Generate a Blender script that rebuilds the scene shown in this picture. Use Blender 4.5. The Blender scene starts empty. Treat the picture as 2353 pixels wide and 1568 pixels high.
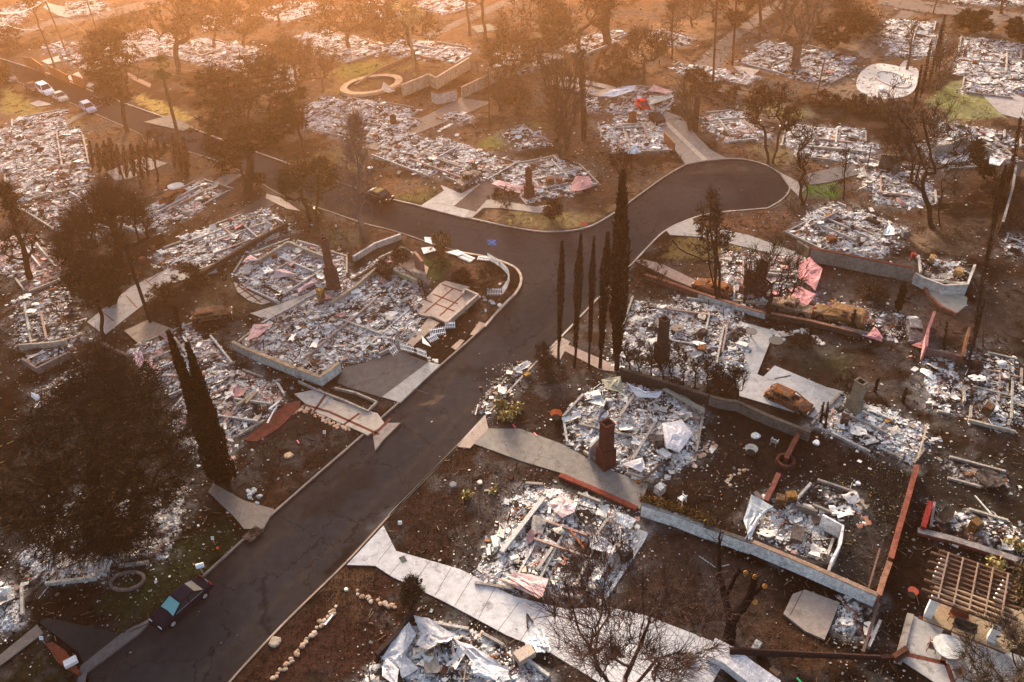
import bpy, math, random
import numpy as np
from mathutils import Vector, Matrix
R = random.Random(7); NR = np.random.RandomState(11)
S = bpy.context.scene; COL = S.collection
rad = math.radians

# ---------------- camera ----------------
IW, IH, FPX = 2353.0, 1568.0, 1890.0
PITCH, ROLL, CH = rad(38.0), rad(-2.9), 56.0
FWD = np.array([0, math.cos(PITCH), -math.sin(PITCH)]); _r = np.array([1.0, 0, 0]); _u = np.cross(_r, FWD)
RT = _r*math.cos(ROLL)+_u*math.sin(ROLL); UP = -_r*math.sin(ROLL)+_u*math.cos(ROLL)
cd = bpy.data.cameras.new("camera"); cam = bpy.data.objects.new("camera", cd); COL.objects.link(cam)
m = Matrix(((RT[0], UP[0], -FWD[0], 0), (RT[1], UP[1], -FWD[1], 0), (RT[2], UP[2], -FWD[2], CH), (0, 0, 0, 1)))
cam.matrix_world = m; cd.sensor_width = 36; cd.lens = 36*FPX/IW; cd.clip_end = 6000; S.camera = cam
# ---------------- world, sun, exposure ----------------
SUN_EL, SUN_AZ = rad(12), rad(-11)      # azimuth from +Y towards +X
w = bpy.data.worlds.new("World"); S.world = w; w.use_nodes = True
nt = w.node_tree; bg = nt.nodes["Background"]; sky = nt.nodes.new("ShaderNodeTexSky")
sky.sky_type = 'NISHITA'; sky.sun_disc = False; sky.sun_elevation = SUN_EL; sky.sun_rotation = SUN_AZ
sky.dust_density = 5; sky.ozone_density = .3; sky.air_density = .8
nt.links.new(sky.outputs[0], bg.inputs[0]); bg.inputs[1].default_value = 0.15
sl = bpy.data.lights.new("sun", 'SUN'); sl.energy = 5.0; sl.angle = rad(14); sl.color = (1, .87, .75)
so = bpy.data.objects.new("sun", sl); COL.objects.link(so)
sd_ = Vector((math.sin(SUN_AZ)*math.cos(SUN_EL), math.cos(SUN_AZ)*math.cos(SUN_EL), math.sin(SUN_EL)))
so.rotation_euler = sd_.to_track_quat('Z', 'Y').to_euler(); so.location = (0, 0, 120)
S.view_settings.view_transform = 'Standard'; S.view_settings.look = 'None'; S.view_settings.exposure = 1.75; S.view_settings.gamma = 1
S.cycles.max_bounces = 4; S.cycles.diffuse_bounces = 2; S.cycles.glossy_bounces = 2; S.cycles.volume_bounces = 0
S.cycles.transparent_max_bounces = 6; S.cycles.volume_step_rate = 4

# ---------------- helpers ----------------
GZ = 0.10
def g(px, py, z=GZ):
    d = FWD*FPX+RT*(px-IW/2)+UP*(IH/2-py); t = (z-CH)/d[2]
    return np.array([d[0]*t, d[1]*t, z])
def gv(pts, z=GZ): return np.array([g(a, b, z) for a, b in pts])
def proj(p):
    v = np.asarray(p, float)-np.array([0, 0, CH]); d = v@FWD
    return IW/2+FPX*(v@RT)/d, IH/2-FPX*(v@UP)/d
def depth(p): return float((np.asarray(p, float)-np.array([0, 0, CH]))@FWD)
def mpp(p): return depth(p)/FPX          # metres per photo pixel there
def top3(base, top):
    b = g(*base); lo, hi = 0.0, 45.0
    for _ in range(40):
        mid = (lo+hi)/2
        if proj(b+[0, 0, mid])[1] > top[1]: lo = mid
        else: hi = mid
    t = b+np.array([0, 0, lo]); dx = (top[0]-proj(t)[0])*mpp(t)
    t = t+np.array([dx, 0, 0]); return b, t
def tag(o, label=None, cat=None, group=None, kind=None):
    if label: o['label'] = label
    if cat: o['category'] = cat
    if group: o['group'] = group
    if kind: o['kind'] = kind
    return o
def empty(name, loc, label, cat, group=None, rz=0):
    o = bpy.data.objects.new(name, None); COL.objects.link(o); o.location = loc; o.rotation_euler = (0, 0, rz)
    return tag(o, label, cat, group)
class MB:
    def __init__(s): s.v = []; s.q = []; s.t = []; s.c = []; s.n = 0; s.ng = []
    def add(s, v, q=None, t=None, col=(.5, .5, .5)):
        v = np.asarray(v, float).reshape(-1, 3); k = len(v)
        c = np.asarray(col, float)
        if c.ndim == 1: c = np.tile(c[:3], (k, 1))
        s.v.append(v); s.c.append(c)
        if q is not None and len(q): s.q.append(np.asarray(q, int).reshape(-1, 4)+s.n)
        if t is not None and len(t): s.t.append(np.asarray(t, int).reshape(-1, 3)+s.n)
        s.n += k; return s
    def build(s, name, mat, parent=None, smooth=False, kind=None):
        if not s.v: return None
        v = np.concatenate(s.v); c = np.concatenate(s.c)
        me = bpy.data.meshes.new(name)
        q = np.concatenate(s.q) if s.q else np.zeros((0, 4), int); t = np.concatenate(s.t) if s.t else np.zeros((0, 3), int)
        me.vertices.add(len(v)); 
        nl = q.size+t.size+sum(len(f) for f in s.ng); npf = len(q)+len(t)+len(s.ng)
        org = np.array(parent.location) if (parent is not None and parent.get('_org')) else np.zeros(3)
        if parent is not None and parent.get('_org'):
            v = v-org; a = -parent.rotation_euler[2]
            if a: v = np.stack([v[:, 0]*math.cos(a)-v[:, 1]*math.sin(a), v[:, 0]*math.sin(a)+v[:, 1]*math.cos(a), v[:, 2]], 1)
        me.vertices.foreach_set("co", v.astype(np.float32).ravel())
        me.loops.add(nl); me.polygons.add(npf)
        li = np.concatenate([q.ravel(), t.ravel()]+[np.asarray(f) for f in s.ng]).astype(np.int32)
        tot = np.concatenate([np.full(len(q), 4), np.full(len(t), 3), np.array([len(f) for f in s.ng], int)]).astype(np.int32)
        st = np.concatenate([[0], np.cumsum(tot)[:-1]]).astype(np.int32)
        me.loops.foreach_set("vertex_index", li); me.polygons.foreach_set("loop_start", st); me.polygons.foreach_set("loop_total", tot)
        me.polygons.foreach_set("use_smooth", np.full(npf, bool(smooth)))
        a = me.color_attributes.new("Col", 'FLOAT_COLOR', 'POINT')
        a.data.foreach_set("color", np.concatenate([c, np.ones((len(c), 1))], 1).astype(np.float32).ravel())
        me.update(calc_edges=True); me.validate()
        me.materials.append(mat)
        o = bpy.data.objects.new(name, me); COL.objects.link(o)
        if parent is not None: o.parent = parent
        if kind: o['kind'] = kind
        return o
BQ = np.array([[0, 3, 2, 1], [4, 5, 6, 7], [0, 1, 5, 4], [1, 2, 6, 5], [2, 3, 7, 6], [3, 0, 4, 7]])
BV = np.array([[-1, -1, -1], [1, -1, -1], [1, 1, -1], [-1, 1, -1], [-1, -1, 1], [1, -1, 1], [1, 1, 1], [-1, 1, 1]])*.5
def box(mb, c, s, rz=0, col=(.5, .5, .5), rx=0, ry=0, taper=1.0):
    v = BV*np.array(s, float); v[4:, :2] *= taper
    M = np.array((Matrix.Rotation(rz, 3, 'Z') @ Matrix.Rotation(ry, 3, 'Y') @ Matrix.Rotation(rx, 3, 'X')))
    mb.add(v@M.T+np.array(c, float), BQ, col=col)
def bar(mb, a, b, w, h=None, col=(.5, .5, .5)):
    a = np.array(a, float); b = np.array(b, float); d = b-a; L = np.linalg.norm(d); d /= max(L, 1e-6); h = h or w
    u = np.cross(d, [0, 0, 1.0]); 
    if np.linalg.norm(u) < 1e-3: u = np.array([1.0, 0, 0])
    u /= np.linalg.norm(u); n = np.cross(u, d)
    v = [p+u*sx*w/2+n*sz*h/2 for p in (a, b) for sx, sz in ((-1, -1), (1, -1), (1, 1), (-1, 1))]
    mb.add(v, [[0, 1, 2, 3], [4, 7, 6, 5], [0, 4, 5, 1], [1, 5, 6, 2], [2, 6, 7, 3], [3, 7, 4, 0]], col=col)
def prism(mb, poly, z0, z1, col):
    p = np.asarray(poly, float)[:, :2]; n = len(p)
    A = 0.5*np.sum(p[:, 0]*np.roll(p[:, 1], -1)-np.roll(p[:, 0], -1)*p[:, 1])
    if A < 0: p = p[::-1]
    n0 = mb.n
    v = np.concatenate([np.c_[p, np.full(n, z0)], np.c_[p, np.full(n, z1)]])
    q = [[i, (i+1) % n, n+(i+1) % n, n+i] for i in range(n)]
    mb.add(v, q, col=col); mb.ng.append([n0+n+i for i in range(n)])
def cyl(mb, c, r, h, n=12, col=(.5, .5, .5), r2=None, cap=True, axis=None, wob=0):
    r2 = r if r2 is None else r2
    a = np.linspace(0, 2*math.pi, n, endpoint=False); n0 = mb.n
    ra = 1+wob*NR.uniform(-1, 1, n)
    v = np.concatenate([np.c_[r*ra*np.cos(a), r*ra*np.sin(a), np.zeros(n)], np.c_[r2*ra*np.cos(a), r2*ra*np.sin(a), np.full(n, h)]])
    if axis is not None:
        M = np.array(Vector(axis).to_track_quat('Z', 'Y').to_matrix()); v = v@M.T
    mb.add(v+np.array(c, float), [[i, (i+1) % n, n+(i+1) % n, n+i] for i in range(n)], col=col)
    if cap: mb.ng.append([n0+n+i for i in range(n)]); mb.ng.append([n0+n-1-i for i in range(n)])
def tubes(mb, A, B, ra, rb, col, sides=4):
    A = np.asarray(A, float); B = np.asarray(B, float); n = len(A)
    if n == 0: return
    ra = np.asarray(ra, float); rb = np.asarray(rb, float)
    d = B-A; d /= np.maximum(np.linalg.norm(d, axis=1, keepdims=True), 1e-6)
    ref = np.where(np.abs(d[:, 2:3]) > .9, [[1.0, 0, 0]], [[0, 0, 1.0]])
    u = np.cross(d, ref); u /= np.linalg.norm(u, axis=1, keepdims=True); w_ = np.cross(d, u)
    an = np.linspace(0, 2*math.pi, sides, endpoint=False)
    ring = np.cos(an)[None, :, None]*u[:, None, :]+np.sin(an)[None, :, None]*w_[:, None, :]
    v = np.concatenate([A[:, None]+ring*ra[:, None, None], B[:, None]+ring*rb[:, None, None]], 1).reshape(-1, 3)
    base = (np.arange(n)*2*sides)[:, None, None]
    q = np.array([[i, sides+i, sides+(i+1) % sides, (i+1) % sides] for i in range(sides)])[None]+base
    c = np.asarray(col, float)
    if c.ndim == 2: c = np.repeat(c, 2*sides, 0)
    mb.add(v, q.reshape(-1, 4), col=c)
# numpy value noise
_L = NR.rand(256, 256)
def vn(x, y, s=1.0, seed=0):
    x = np.asarray(x, float)*s+seed*17.3; y = np.asarray(y, float)*s+seed*31.7
    xi = np.floor(x).astype(int); yi = np.floor(y).astype(int); fx = x-xi; fy = y-yi
    fx = fx*fx*(3-2*fx); fy = fy*fy*(3-2*fy)
    a = _L[xi & 255, yi & 255]; b = _L[(xi+1) & 255, yi & 255]; c = _L[xi & 255, (yi+1) & 255]; d = _L[(xi+1) & 255, (yi+1) & 255]
    return (a*(1-fx)+b*fx)*(1-fy)+(c*(1-fx)+d*fx)*fy
def fbm(x, y, s=1.0, o=4, seed=0):
    t = 0; a = .5; tot = 0
    for k in range(o): t = t+a*vn(x, y, s*2.03**k, seed+k); tot += a; a *= .55
    return t/tot
def sdist(P, poly):
    poly = np.asarray(poly, float)[:, :2]; x, y = P[:, 0], P[:, 1]
    ins = np.zeros(len(P), bool); dm = np.full(len(P), 1e9)
    for i in range(len(poly)):
        x1, y1 = poly[i]; x2, y2 = poly[(i+1) % len(poly)]
        c = (y1 > y) != (y2 > y)
        with np.errstate(divide='ignore', invalid='ignore'): ins ^= c & (x < (x2-x1)*(y-y1)/(y2-y1+1e-12)+x1)
        ex, ey = x2-x1, y2-y1; t = np.clip(((x-x1)*ex+(y-y1)*ey)/(ex*ex+ey*ey+1e-9), 0, 1)
        dm = np.minimum(dm, np.hypot(x-x1-t*ex, y-y1-t*ey))
    return np.where(ins, dm, -dm)
def sst(a, b, x): t = np.clip((x-a)/(b-a), 0, 1); return t*t*(3-2*t)

# ---------------- materials ----------------
def mat(name, rough=.85, nscale=6.0, lo=.6, hi=1.25, bump=.3, bscale=14.0, metallic=0.0, spec=.3, detail=6, stain=None, fine=None, crack=None):
    m = bpy.data.materials.new(name); m.use_nodes = True; t = m.node_tree; N = t.nodes; Lk = t.links
    b = N["Principled BSDF"]; b.inputs["Roughness"].default_value = rough; b.inputs["Metallic"].default_value = metallic
    b.inputs["Specular IOR Level"].default_value = spec if spec > .3 else 0
    geo = N.new("ShaderNodeNewGeometry"); at = N.new("ShaderNodeAttribute"); at.attribute_name = "Col"
    no = N.new("ShaderNodeTexNoise"); no.inputs["Scale"].default_value = nscale; no.inputs["Detail"].default_value = detail; no.inputs["Roughness"].default_value = .65
    Lk.new(geo.outputs["Position"], no.inputs["Vector"])
    mr = N.new("ShaderNodeMapRange"); mr.inputs[1].default_value = .3; mr.inputs[2].default_value = .7; mr.inputs[3].default_value = lo; mr.inputs[4].default_value = hi
    Lk.new(no.outputs[0], mr.inputs[0])
    vm = N.new("ShaderNodeVectorMath"); vm.operation = 'SCALE'
    Lk.new(at.outputs["Color"], vm.inputs[0]); Lk.new(mr.outputs[0], vm.inputs["Scale"]); out = vm.outputs[0]
    if stain:   # (colour, scale, threshold lo, hi, amount)
        n2 = N.new("ShaderNodeTexNoise"); n2.inputs["Scale"].default_value = stain[1]; n2.inputs["Detail"].default_value = 8; n2.inputs["Roughness"].default_value = .7
        Lk.new(geo.outputs["Position"], n2.inputs["Vector"])
        m2 = N.new("ShaderNodeMapRange"); m2.inputs[1].default_value = stain[2]; m2.inputs[2].default_value = stain[3]; m2.inputs[4].default_value = stain[4]
        Lk.new(n2.outputs[0], m2.inputs[0])
        mx = N.new("ShaderNodeMix"); mx.data_type = 'RGBA'; Lk.new(m2.outputs[0], mx.inputs[0]); Lk.new(out, mx.inputs[6]); mx.inputs[7].default_value = (*stain[0], 1); out = mx.outputs[2]
    if fine:   # (scale, lo, hi)
        n5 = N.new("ShaderNodeTexNoise"); n5.inputs["Scale"].default_value = fine[0]; n5.inputs["Detail"].default_value = 3; n5.inputs["Roughness"].default_value = .6
        Lk.new(geo.outputs["Position"], n5.inputs["Vector"])
        m5 = N.new("ShaderNodeMapRange"); m5.inputs[1].default_value = .38; m5.inputs[2].default_value = .64; m5.inputs[3].default_value = fine[1]; m5.inputs[4].default_value = fine[2]
        Lk.new(n5.outputs[0], m5.inputs[0]); v5 = N.new("ShaderNodeVectorMath"); v5.operation = 'SCALE'; Lk.new(out, v5.inputs[0]); Lk.new(m5.outputs[0], v5.inputs["Scale"]); out = v5.outputs[0]
    if crack:  # (scale, width, darkening)
        vo = N.new("ShaderNodeTexVoronoi"); vo.feature = 'DISTANCE_TO_EDGE'; vo.inputs["Scale"].default_value = crack[0]
        nz = N.new("ShaderNodeTexNoise"); nz.inputs["Scale"].default_value = 1.1; nz.inputs["Detail"].default_value = 4; Lk.new(geo.outputs["Position"], nz.inputs["Vector"])
        va = N.new("ShaderNodeVectorMath"); va.operation = 'MULTIPLY_ADD'; Lk.new(nz.outputs["Color"], va.inputs[0]); va.inputs[1].default_value = (2.2, 2.2, 0); Lk.new(geo.outputs["Position"], va.inputs[2]); Lk.new(va.outputs[0], vo.inputs["Vector"])
        m6 = N.new("ShaderNodeMapRange"); m6.inputs[1].default_value = 0; m6.inputs[2].default_value = crack[1]; m6.inputs[3].default_value = crack[2]; m6.inputs[4].default_value = 1
        Lk.new(vo.outputs["Distance"], m6.inputs[0]); v6 = N.new("ShaderNodeVectorMath"); v6.operation = 'SCALE'; Lk.new(out, v6.inputs[0]); Lk.new(m6.outputs[0], v6.inputs["Scale"]); out = v6.outputs[0]
    Lk.new(out, b.inputs["Base Color"])
    if bump:
        n3 = N.new("ShaderNodeTexNoise"); n3.inputs["Scale"].default_value = bscale; n3.inputs["Detail"].default_value = 4
        Lk.new(geo.outputs["Position"], n3.inputs["Vector"])
        bp = N.new("ShaderNodeBump"); bp.inputs["Strength"].default_value = bump; bp.inputs["Distance"].default_value = .1
        Lk.new(n3.outputs[0], bp.inputs["Height"]); Lk.new(bp.outputs[0], b.inputs["Normal"])
    return m
M_GROUND = mat("soil", nscale=1.8, lo=.45, hi=1.55, fine=(11, .6, 1.5), bump=.6, bscale=5, stain=((.015, .011, .009), .9, .52, .66, .75), detail=9)
M_ROAD = mat("asphalt", rough=.95, nscale=1.2, lo=.8, hi=1.2, bump=.1, bscale=40, spec=.08, stain=((.06, .053, .05), .25, .58, .8, .3), fine=(22, .82, 1.25), crack=(.16, .012, .45))
M_CONC = mat("concrete", rough=.85, nscale=1.5, lo=.78, hi=1.12, bump=.1, fine=(9, .9, 1.08), crack=(.22, .01, .6), stain=((.05, .035, .028), .8, .56, .78, .7))
M_ASH = mat("ash", nscale=4, lo=.45, hi=1.3, bump=1.0, bscale=9, detail=10, fine=(13, .45, 1.3), stain=((.02, .018, .017), 2.2, .51, .58, .85))
M_CHIP = mat("debris", nscale=5, lo=.6, hi=1.2, bump=.3, bscale=12)
M_BARK = mat("bark", nscale=8, lo=.6, hi=1.3, bump=.5, bscale=20, spec=.15)
M_LEAF = mat("foliage", nscale=2.2, lo=.5, hi=1.5, bump=0, spec=.15)
M_WALL = mat("masonry", nscale=2.5, lo=.6, hi=1.15, bump=.4, fine=(8, .75, 1.15), stain=((.05, .04, .036), .9, .52, .75, .75))
M_PAINT = mat("paint", rough=.5, nscale=3, lo=.85, hi=1.08, bump=0, spec=.5)
M_RUST = mat("rusted_metal", rough=.85, nscale=3, lo=.35, hi=1.3, bump=.4, stain=((.13, .1, .085), 1.6, .47, .58, .75), fine=(8, .6, 1.3))
M_CAR = mat("car_paint", rough=.5, nscale=3, lo=.93, hi=1.05, bump=0, spec=.1)
M_GLASS = mat("car_glass", rough=.3, nscale=3, lo=.95, hi=1.05, bump=0, spec=.35)
# ---------------- roads and ground ----------------
MAIN = [(110,1700),(196,1568),(190,1538),(280,1457),(356,1426),(465,1328),(560,1241),(640,1170),(817,1016),(926,918),(1001,851),(1113,753),(1158,701),(1189,673),(1200,645),(1192,623),(1172,609),(1122,592),(1027,575),(912,533),(836,516),(730,478),(646,453),(575,405),(500,370),(380,335),(302,300),(235,270),(168,240),(31,185),(-60,155),(-200,100),
  (-200,60),(-60,115),(25,143),(132,176),(202,207),(302,244),(406,280),(482,312),(643,370),(760,412),(825,436),(892,458),(965,474),(1066,500),(1223,534),(1297,534),(1353,525),(1404,496),(1446,466),(1522,410),(1580,376),(1619,368),(1704,365),(1759,379),(1790,398),(1808,415),(1817,433),(1803,458),(1764,480),(1694,486),(1640,490),(1591,502),(1530,528),(1493,564),(1449,612),(1373,687),(1292,774),(1236,830),(1116,957),(1052,1027),(895,1186),(794,1298),(668,1418),(565,1527),(450,1660),(380,1740)]
ROADS = [MAIN, [(0,85),(0,102),(110,62),(250,42),(330,22),(420,0),(420,-12),(330,2),(240,22),(120,42)],
  [(960,85),(985,92),(1150,20),(1215,-5),(1215,-30),(1130,10)],
  [(1590,150),(1650,165),(1680,130),(1690,100),(1800,15),(1900,-40),(1850,-40),(1740,28),(1640,100)],
  [(2020,-10),(2010,8),(2110,28),(2240,40),(2353,55),(2440,62),(2440,35),(2353,30),(2240,18),(2120,2),(2060,-15)],
  [(1960,128),(2000,140),(2060,62),(2110,30),(2070,20),(2030,60)], [(2210,85),(2260,95),(2300,55),(2330,38),(2290,34),(2270,60)]]
def chaikin(P, closed=True, it=2):
    P = np.asarray(P, float)
    for _ in range(it):
        Q = []; n = len(P); m_ = n if closed else n-1
        for i in range(m_):
            a, b = P[i], P[(i+1) % n]; Q += [a*.75+b*.25, a*.25+b*.75]
        P = np.array(Q) if closed else np.array([P[0]]+Q+[P[-1]])
    return P
rw = [gv(chaikin(p) if k == 0 else p, 0)[:, :2] for k, p in enumerate(ROADS)]
# one wide sheet, its rows growing with the distance
ROWS, COLS = 620, 560
yy = 18*np.exp(np.linspace(0, 1, ROWS)*math.log(620/18.0)); uu = np.linspace(-1, 1, COLS)
gx = uu[None, :]*(26+yy[:, None]*.86); gy = np.repeat(yy[:, None], COLS, 1)
PX, PY = gx.ravel(), gy.ravel(); PP = np.c_[PX, PY]
n1 = fbm(PX, PY, .05, 5, 1); n2 = fbm(PX, PY, .35, 4, 5); n3 = fbm(PX, PY, 1.6, 3, 9)
def lerp(a, b, t): return a*(1-t)[:, None]+b*t[:, None]
c = lerp(np.tile([.088, .046, .03], (len(PX), 1)), np.tile([.13, .073, .047], (len(PX), 1)), sst(.35, .65, n2))
c = lerp(c, np.tile([.036, .023, .018], (len(PX), 1)), sst(.46, .62, n1)*.8)
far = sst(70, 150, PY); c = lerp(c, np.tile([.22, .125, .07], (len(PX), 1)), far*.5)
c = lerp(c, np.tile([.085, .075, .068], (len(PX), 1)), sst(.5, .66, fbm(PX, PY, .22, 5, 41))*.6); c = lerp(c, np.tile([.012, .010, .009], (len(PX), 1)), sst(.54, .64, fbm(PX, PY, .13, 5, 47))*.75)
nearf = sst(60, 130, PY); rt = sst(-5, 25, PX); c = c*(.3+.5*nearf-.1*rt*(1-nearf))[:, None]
PAINT = [  # polygon in photo px, colour, softness m, strength
 ([(880,1210),(1050,1030),(1160,1060),(1260,1080),(1130,1200),(1060,1300),(920,1270)],(.07,.034,.022),1.2,.7),
 ([(540,1566),(800,1300),(930,1330),(930,1400),(860,1568)],(.085,.036,.023),1.2,.8),
 ([(720,1370),(800,1300),(860,1330),(800,1400)],(.16,.085,.045),1.2,.7),
 ([(550,1130),(640,1020),(740,960),(820,990),(700,1100),(620,1180)],(.06,.031,.022),1,.8),
 ([(570,1180),(650,1080),(690,1120),(640,1170)],(.12,.06,.032),1,.6),
 ([(1400,1270),(1480,1200),(1760,1310),(1790,1460),(1700,1500),(1560,1430),(1390,1390)],(.13,.075,.05),1.2,.85),
 ([(1740,1460),(1830,1400),(1950,1520),(1800,1568)],(.13,.062,.032),1.5,.7),
 ([(280,1440),(230,1380),(400,1240),(540,1190),(560,1240),(400,1380)],(.05,.06,.022),1,.85),
 ([(0,1568),(110,1470),(200,1568)],(.07,.055,.025),1,.6),
 ([(1600,990),(1850,1000),(2100,1090),(2000,1290),(1760,1130),(1620,1090)],(.036,.024,.02),1.5,.8),
 ([(1090,960),(1220,850),(1420,860),(1330,920),(1290,990),(1200,1000)],(.045,.028,.022),1.5,.8),
 ([(2150,1010),(2353,1090),(2353,1200),(2130,1160)],(.04,.033,.023),1.5,.7),
 ([(1790,840),(1850,790),(2040,830),(2070,930),(1940,900),(1820,880)],(.085,.052,.036),1,.8),
 ([(1840,800),(1960,810),(1940,860),(1850,850)],(.065,.07,.03),1,.6),
 ([(2240,660),(2353,640),(2353,800),(2240,800)],(.09,.065,.055),2,.8),
 ([(1890,620),(2100,640),(2230,700),(2230,790),(1900,720),(1860,660)],(.12,.07,.05),1,.9),
 ([(2060,500),(2260,510),(2250,590),(2100,570)],(.10,.07,.05),2,.8),
 ([(2080,540),(2160,530),(2130,580)],(.35,.22,.13),1,.6),
 ([(1500,640),(1560,590),(1700,640),(1660,690),(1560,660)],(.09,.055,.035),1,.8),
 ([(1560,545),(1620,535),(1790,560),(1760,600),(1640,600),(1520,590)],(.2,.14,.055),.8,.85),
 ([(1600,510),(1690,495),(1800,480),(1830,500),(1790,540),(1660,530)],(.14,.07,.045),1,.9),
 ([(1900,432),(1870,400),(1925,420)],(.06,.13,.03),.4,.2),
 ([(1850,425),(1925,407),(1930,455),(1835,450)],(.07,.14,.025),.35,1),
 ([(1070,520),(1130,475),(1270,495),(1400,490),(1440,460),(1570,380),(1450,440),(1350,520),(1270,532)],(.2,.12,.07),1,.9),
 ([(1140,500),(1210,480),(1330,490),(1390,500),(1340,520),(1240,525)],(.27,.2,.085),.8,.8),
 ([(830,440),(860,400),(970,420),(1015,437),(960,470),(890,450)],(.16,.085,.045),1,.8),
 ([(900,455),(1000,430),(1020,440),(985,468)],(.15,.13,.045),1,.7),
 ([(600,470),(700,480),(870,540),(870,590),(760,570),(640,520)],(.10,.06,.036),1.5,.8),
 ([(740,520),(830,535),(830,560),(760,560)],(.11,.10,.045),1.5,.6),
 ([(980,590),(1060,590),(1160,640),(1170,680),(1110,740),(1090,700),(1110,650),(980,620)],(.15,.08,.05),.8,.9),
 ([(965,590),(1010,590),(1040,610),(1000,650),(975,630)],(.05,.075,.025),.8,.8),
 ([(430,680),(560,600),(545,680),(640,705),(560,715),(480,740)],(.1,.066,.038),1,.9),
 ([(250,740),(400,620),(520,610),(420,680),(330,740)],(.09,.06,.036),1.5,.9),
 ([(300,225),(330,215),(450,270),(400,285)],(.36,.25,.08),1,.8),
 ([(70,285),(130,250),(190,275),(190,310)],(.2,.13,.05),1,.7),
 ([(60,270),(0,260),(0,200),(60,225),(100,250)],(.25,.19,.06),1,.7),
 ([(760,165),(900,130),(1000,130),(870,190),(780,215)],(.28,.17,.07),3,.8),
 ([(780,150),(900,140),(860,180),(780,175)],(.2,.2,.05),2,.6),
 ([(1100,330),(1180,290),(1240,280),(1200,310),(1140,350)],(.14,.14,.04),1.5,.8),
 ([(690,370),(760,340),(850,330),(830,390),(700,400)],(.16,.12,.055),1.5,.7),
 ([(1710,245),(1780,240),(1900,260),(1800,275)],(.2,.17,.07),1.5,.6),
 ([(1720,340),(1850,345),(1850,372),(1770,372)],(.2,.15,.07),1.5,.7),
 ([(1530,120),(1640,80),(1640,40),(1500,60),(1400,100)],(.3,.17,.09),3,.7),
 ([(1860,200),(1900,170),(1990,190),(2060,225),(2040,240),(1920,235)],(.3,.2,.13),1.5,.85),
 ([(1900,40),(2010,30),(1960,110),(1900,110)],(.2,.12,.07),2,.7),
 ([(1950,110),(1990,60),(2010,60),(1975,120)],(.4,.27,.15),1,.7),
 ([(2130,230),(2200,190),(2300,220),(2310,270),(2180,280)],(.24,.23,.1),1.5,.9),
 ([(2180,190),(2210,200),(2190,260),(2160,240)],(.15,.17,.05),1.5,.6),
 ([(1990,1070),(2110,1070),(2090,1180),(2010,1370),(1930,1310),(1950,1200),(1800,1130)],(.03,.024,.022),1,.7),
 ([(1900,1320),(1950,1210),(2060,1200),(2010,1360)],(.13,.115,.11),.8,.45),
 ([(1090,920),(1150,830),(1230,800),(1240,850),(1130,960)],(.10,.095,.1),.8,.8),
]
def soft(P, poly, s, seed):
    lo = poly.min(0)-s*2-1; hi = poly.max(0)+s*2+1
    ix = np.where((P[:, 0] > lo[0]) & (P[:, 0] < hi[0]) & (P[:, 1] > lo[1]) & (P[:, 1] < hi[1]))[0]
    d = sdist(P[ix], poly)+(fbm(P[ix, 0], P[ix, 1], .8/s, 4, seed)-.5)*s*3
    return ix, sst(-s*.6, s*.6, d)
for k, (pl, cc, sf, st) in enumerate(PAINT):
    ix, a = soft(PP, gv(pl)[:, :2], sf, k+20)
    c[ix] = c[ix]*(1-a*st)[:, None]+(np.array(cc)*(.55+.4*nearf[ix].mean()))*(a*st)[:, None]
# ash fallen round every ruin is laid on below (RUINS is read here)
exec_ruins = []
zz = GZ+(n3-.5)*.07-.01
ap = sst(.48, .62, fbm(PX, PY, .5, 5, 52))*sst(.45, .6, fbm(PX, PY, .06, 3, 58)); c = c*(1-ap*.4)[:, None]+np.array([.1, .092, .086])*(ap*.4)[:, None]
rd = np.full(len(PX), -9.0)
for p in rw:
    lo = p.min(0)-3; hi = p.max(0)+3
    ix = np.where((PX > lo[0]) & (PX < hi[0]) & (PY > lo[1]) & (PY < hi[1]))[0]
    rd[ix] = np.maximum(rd[ix], sdist(PP[ix], p))
RDIST = rd
zz = np.where(rd > 0, -.15, zz)
u6 = lambda *p: ((600+p[0]/3.3614)*.9412, (400+p[1]/3.3614)*.9412)
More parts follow.
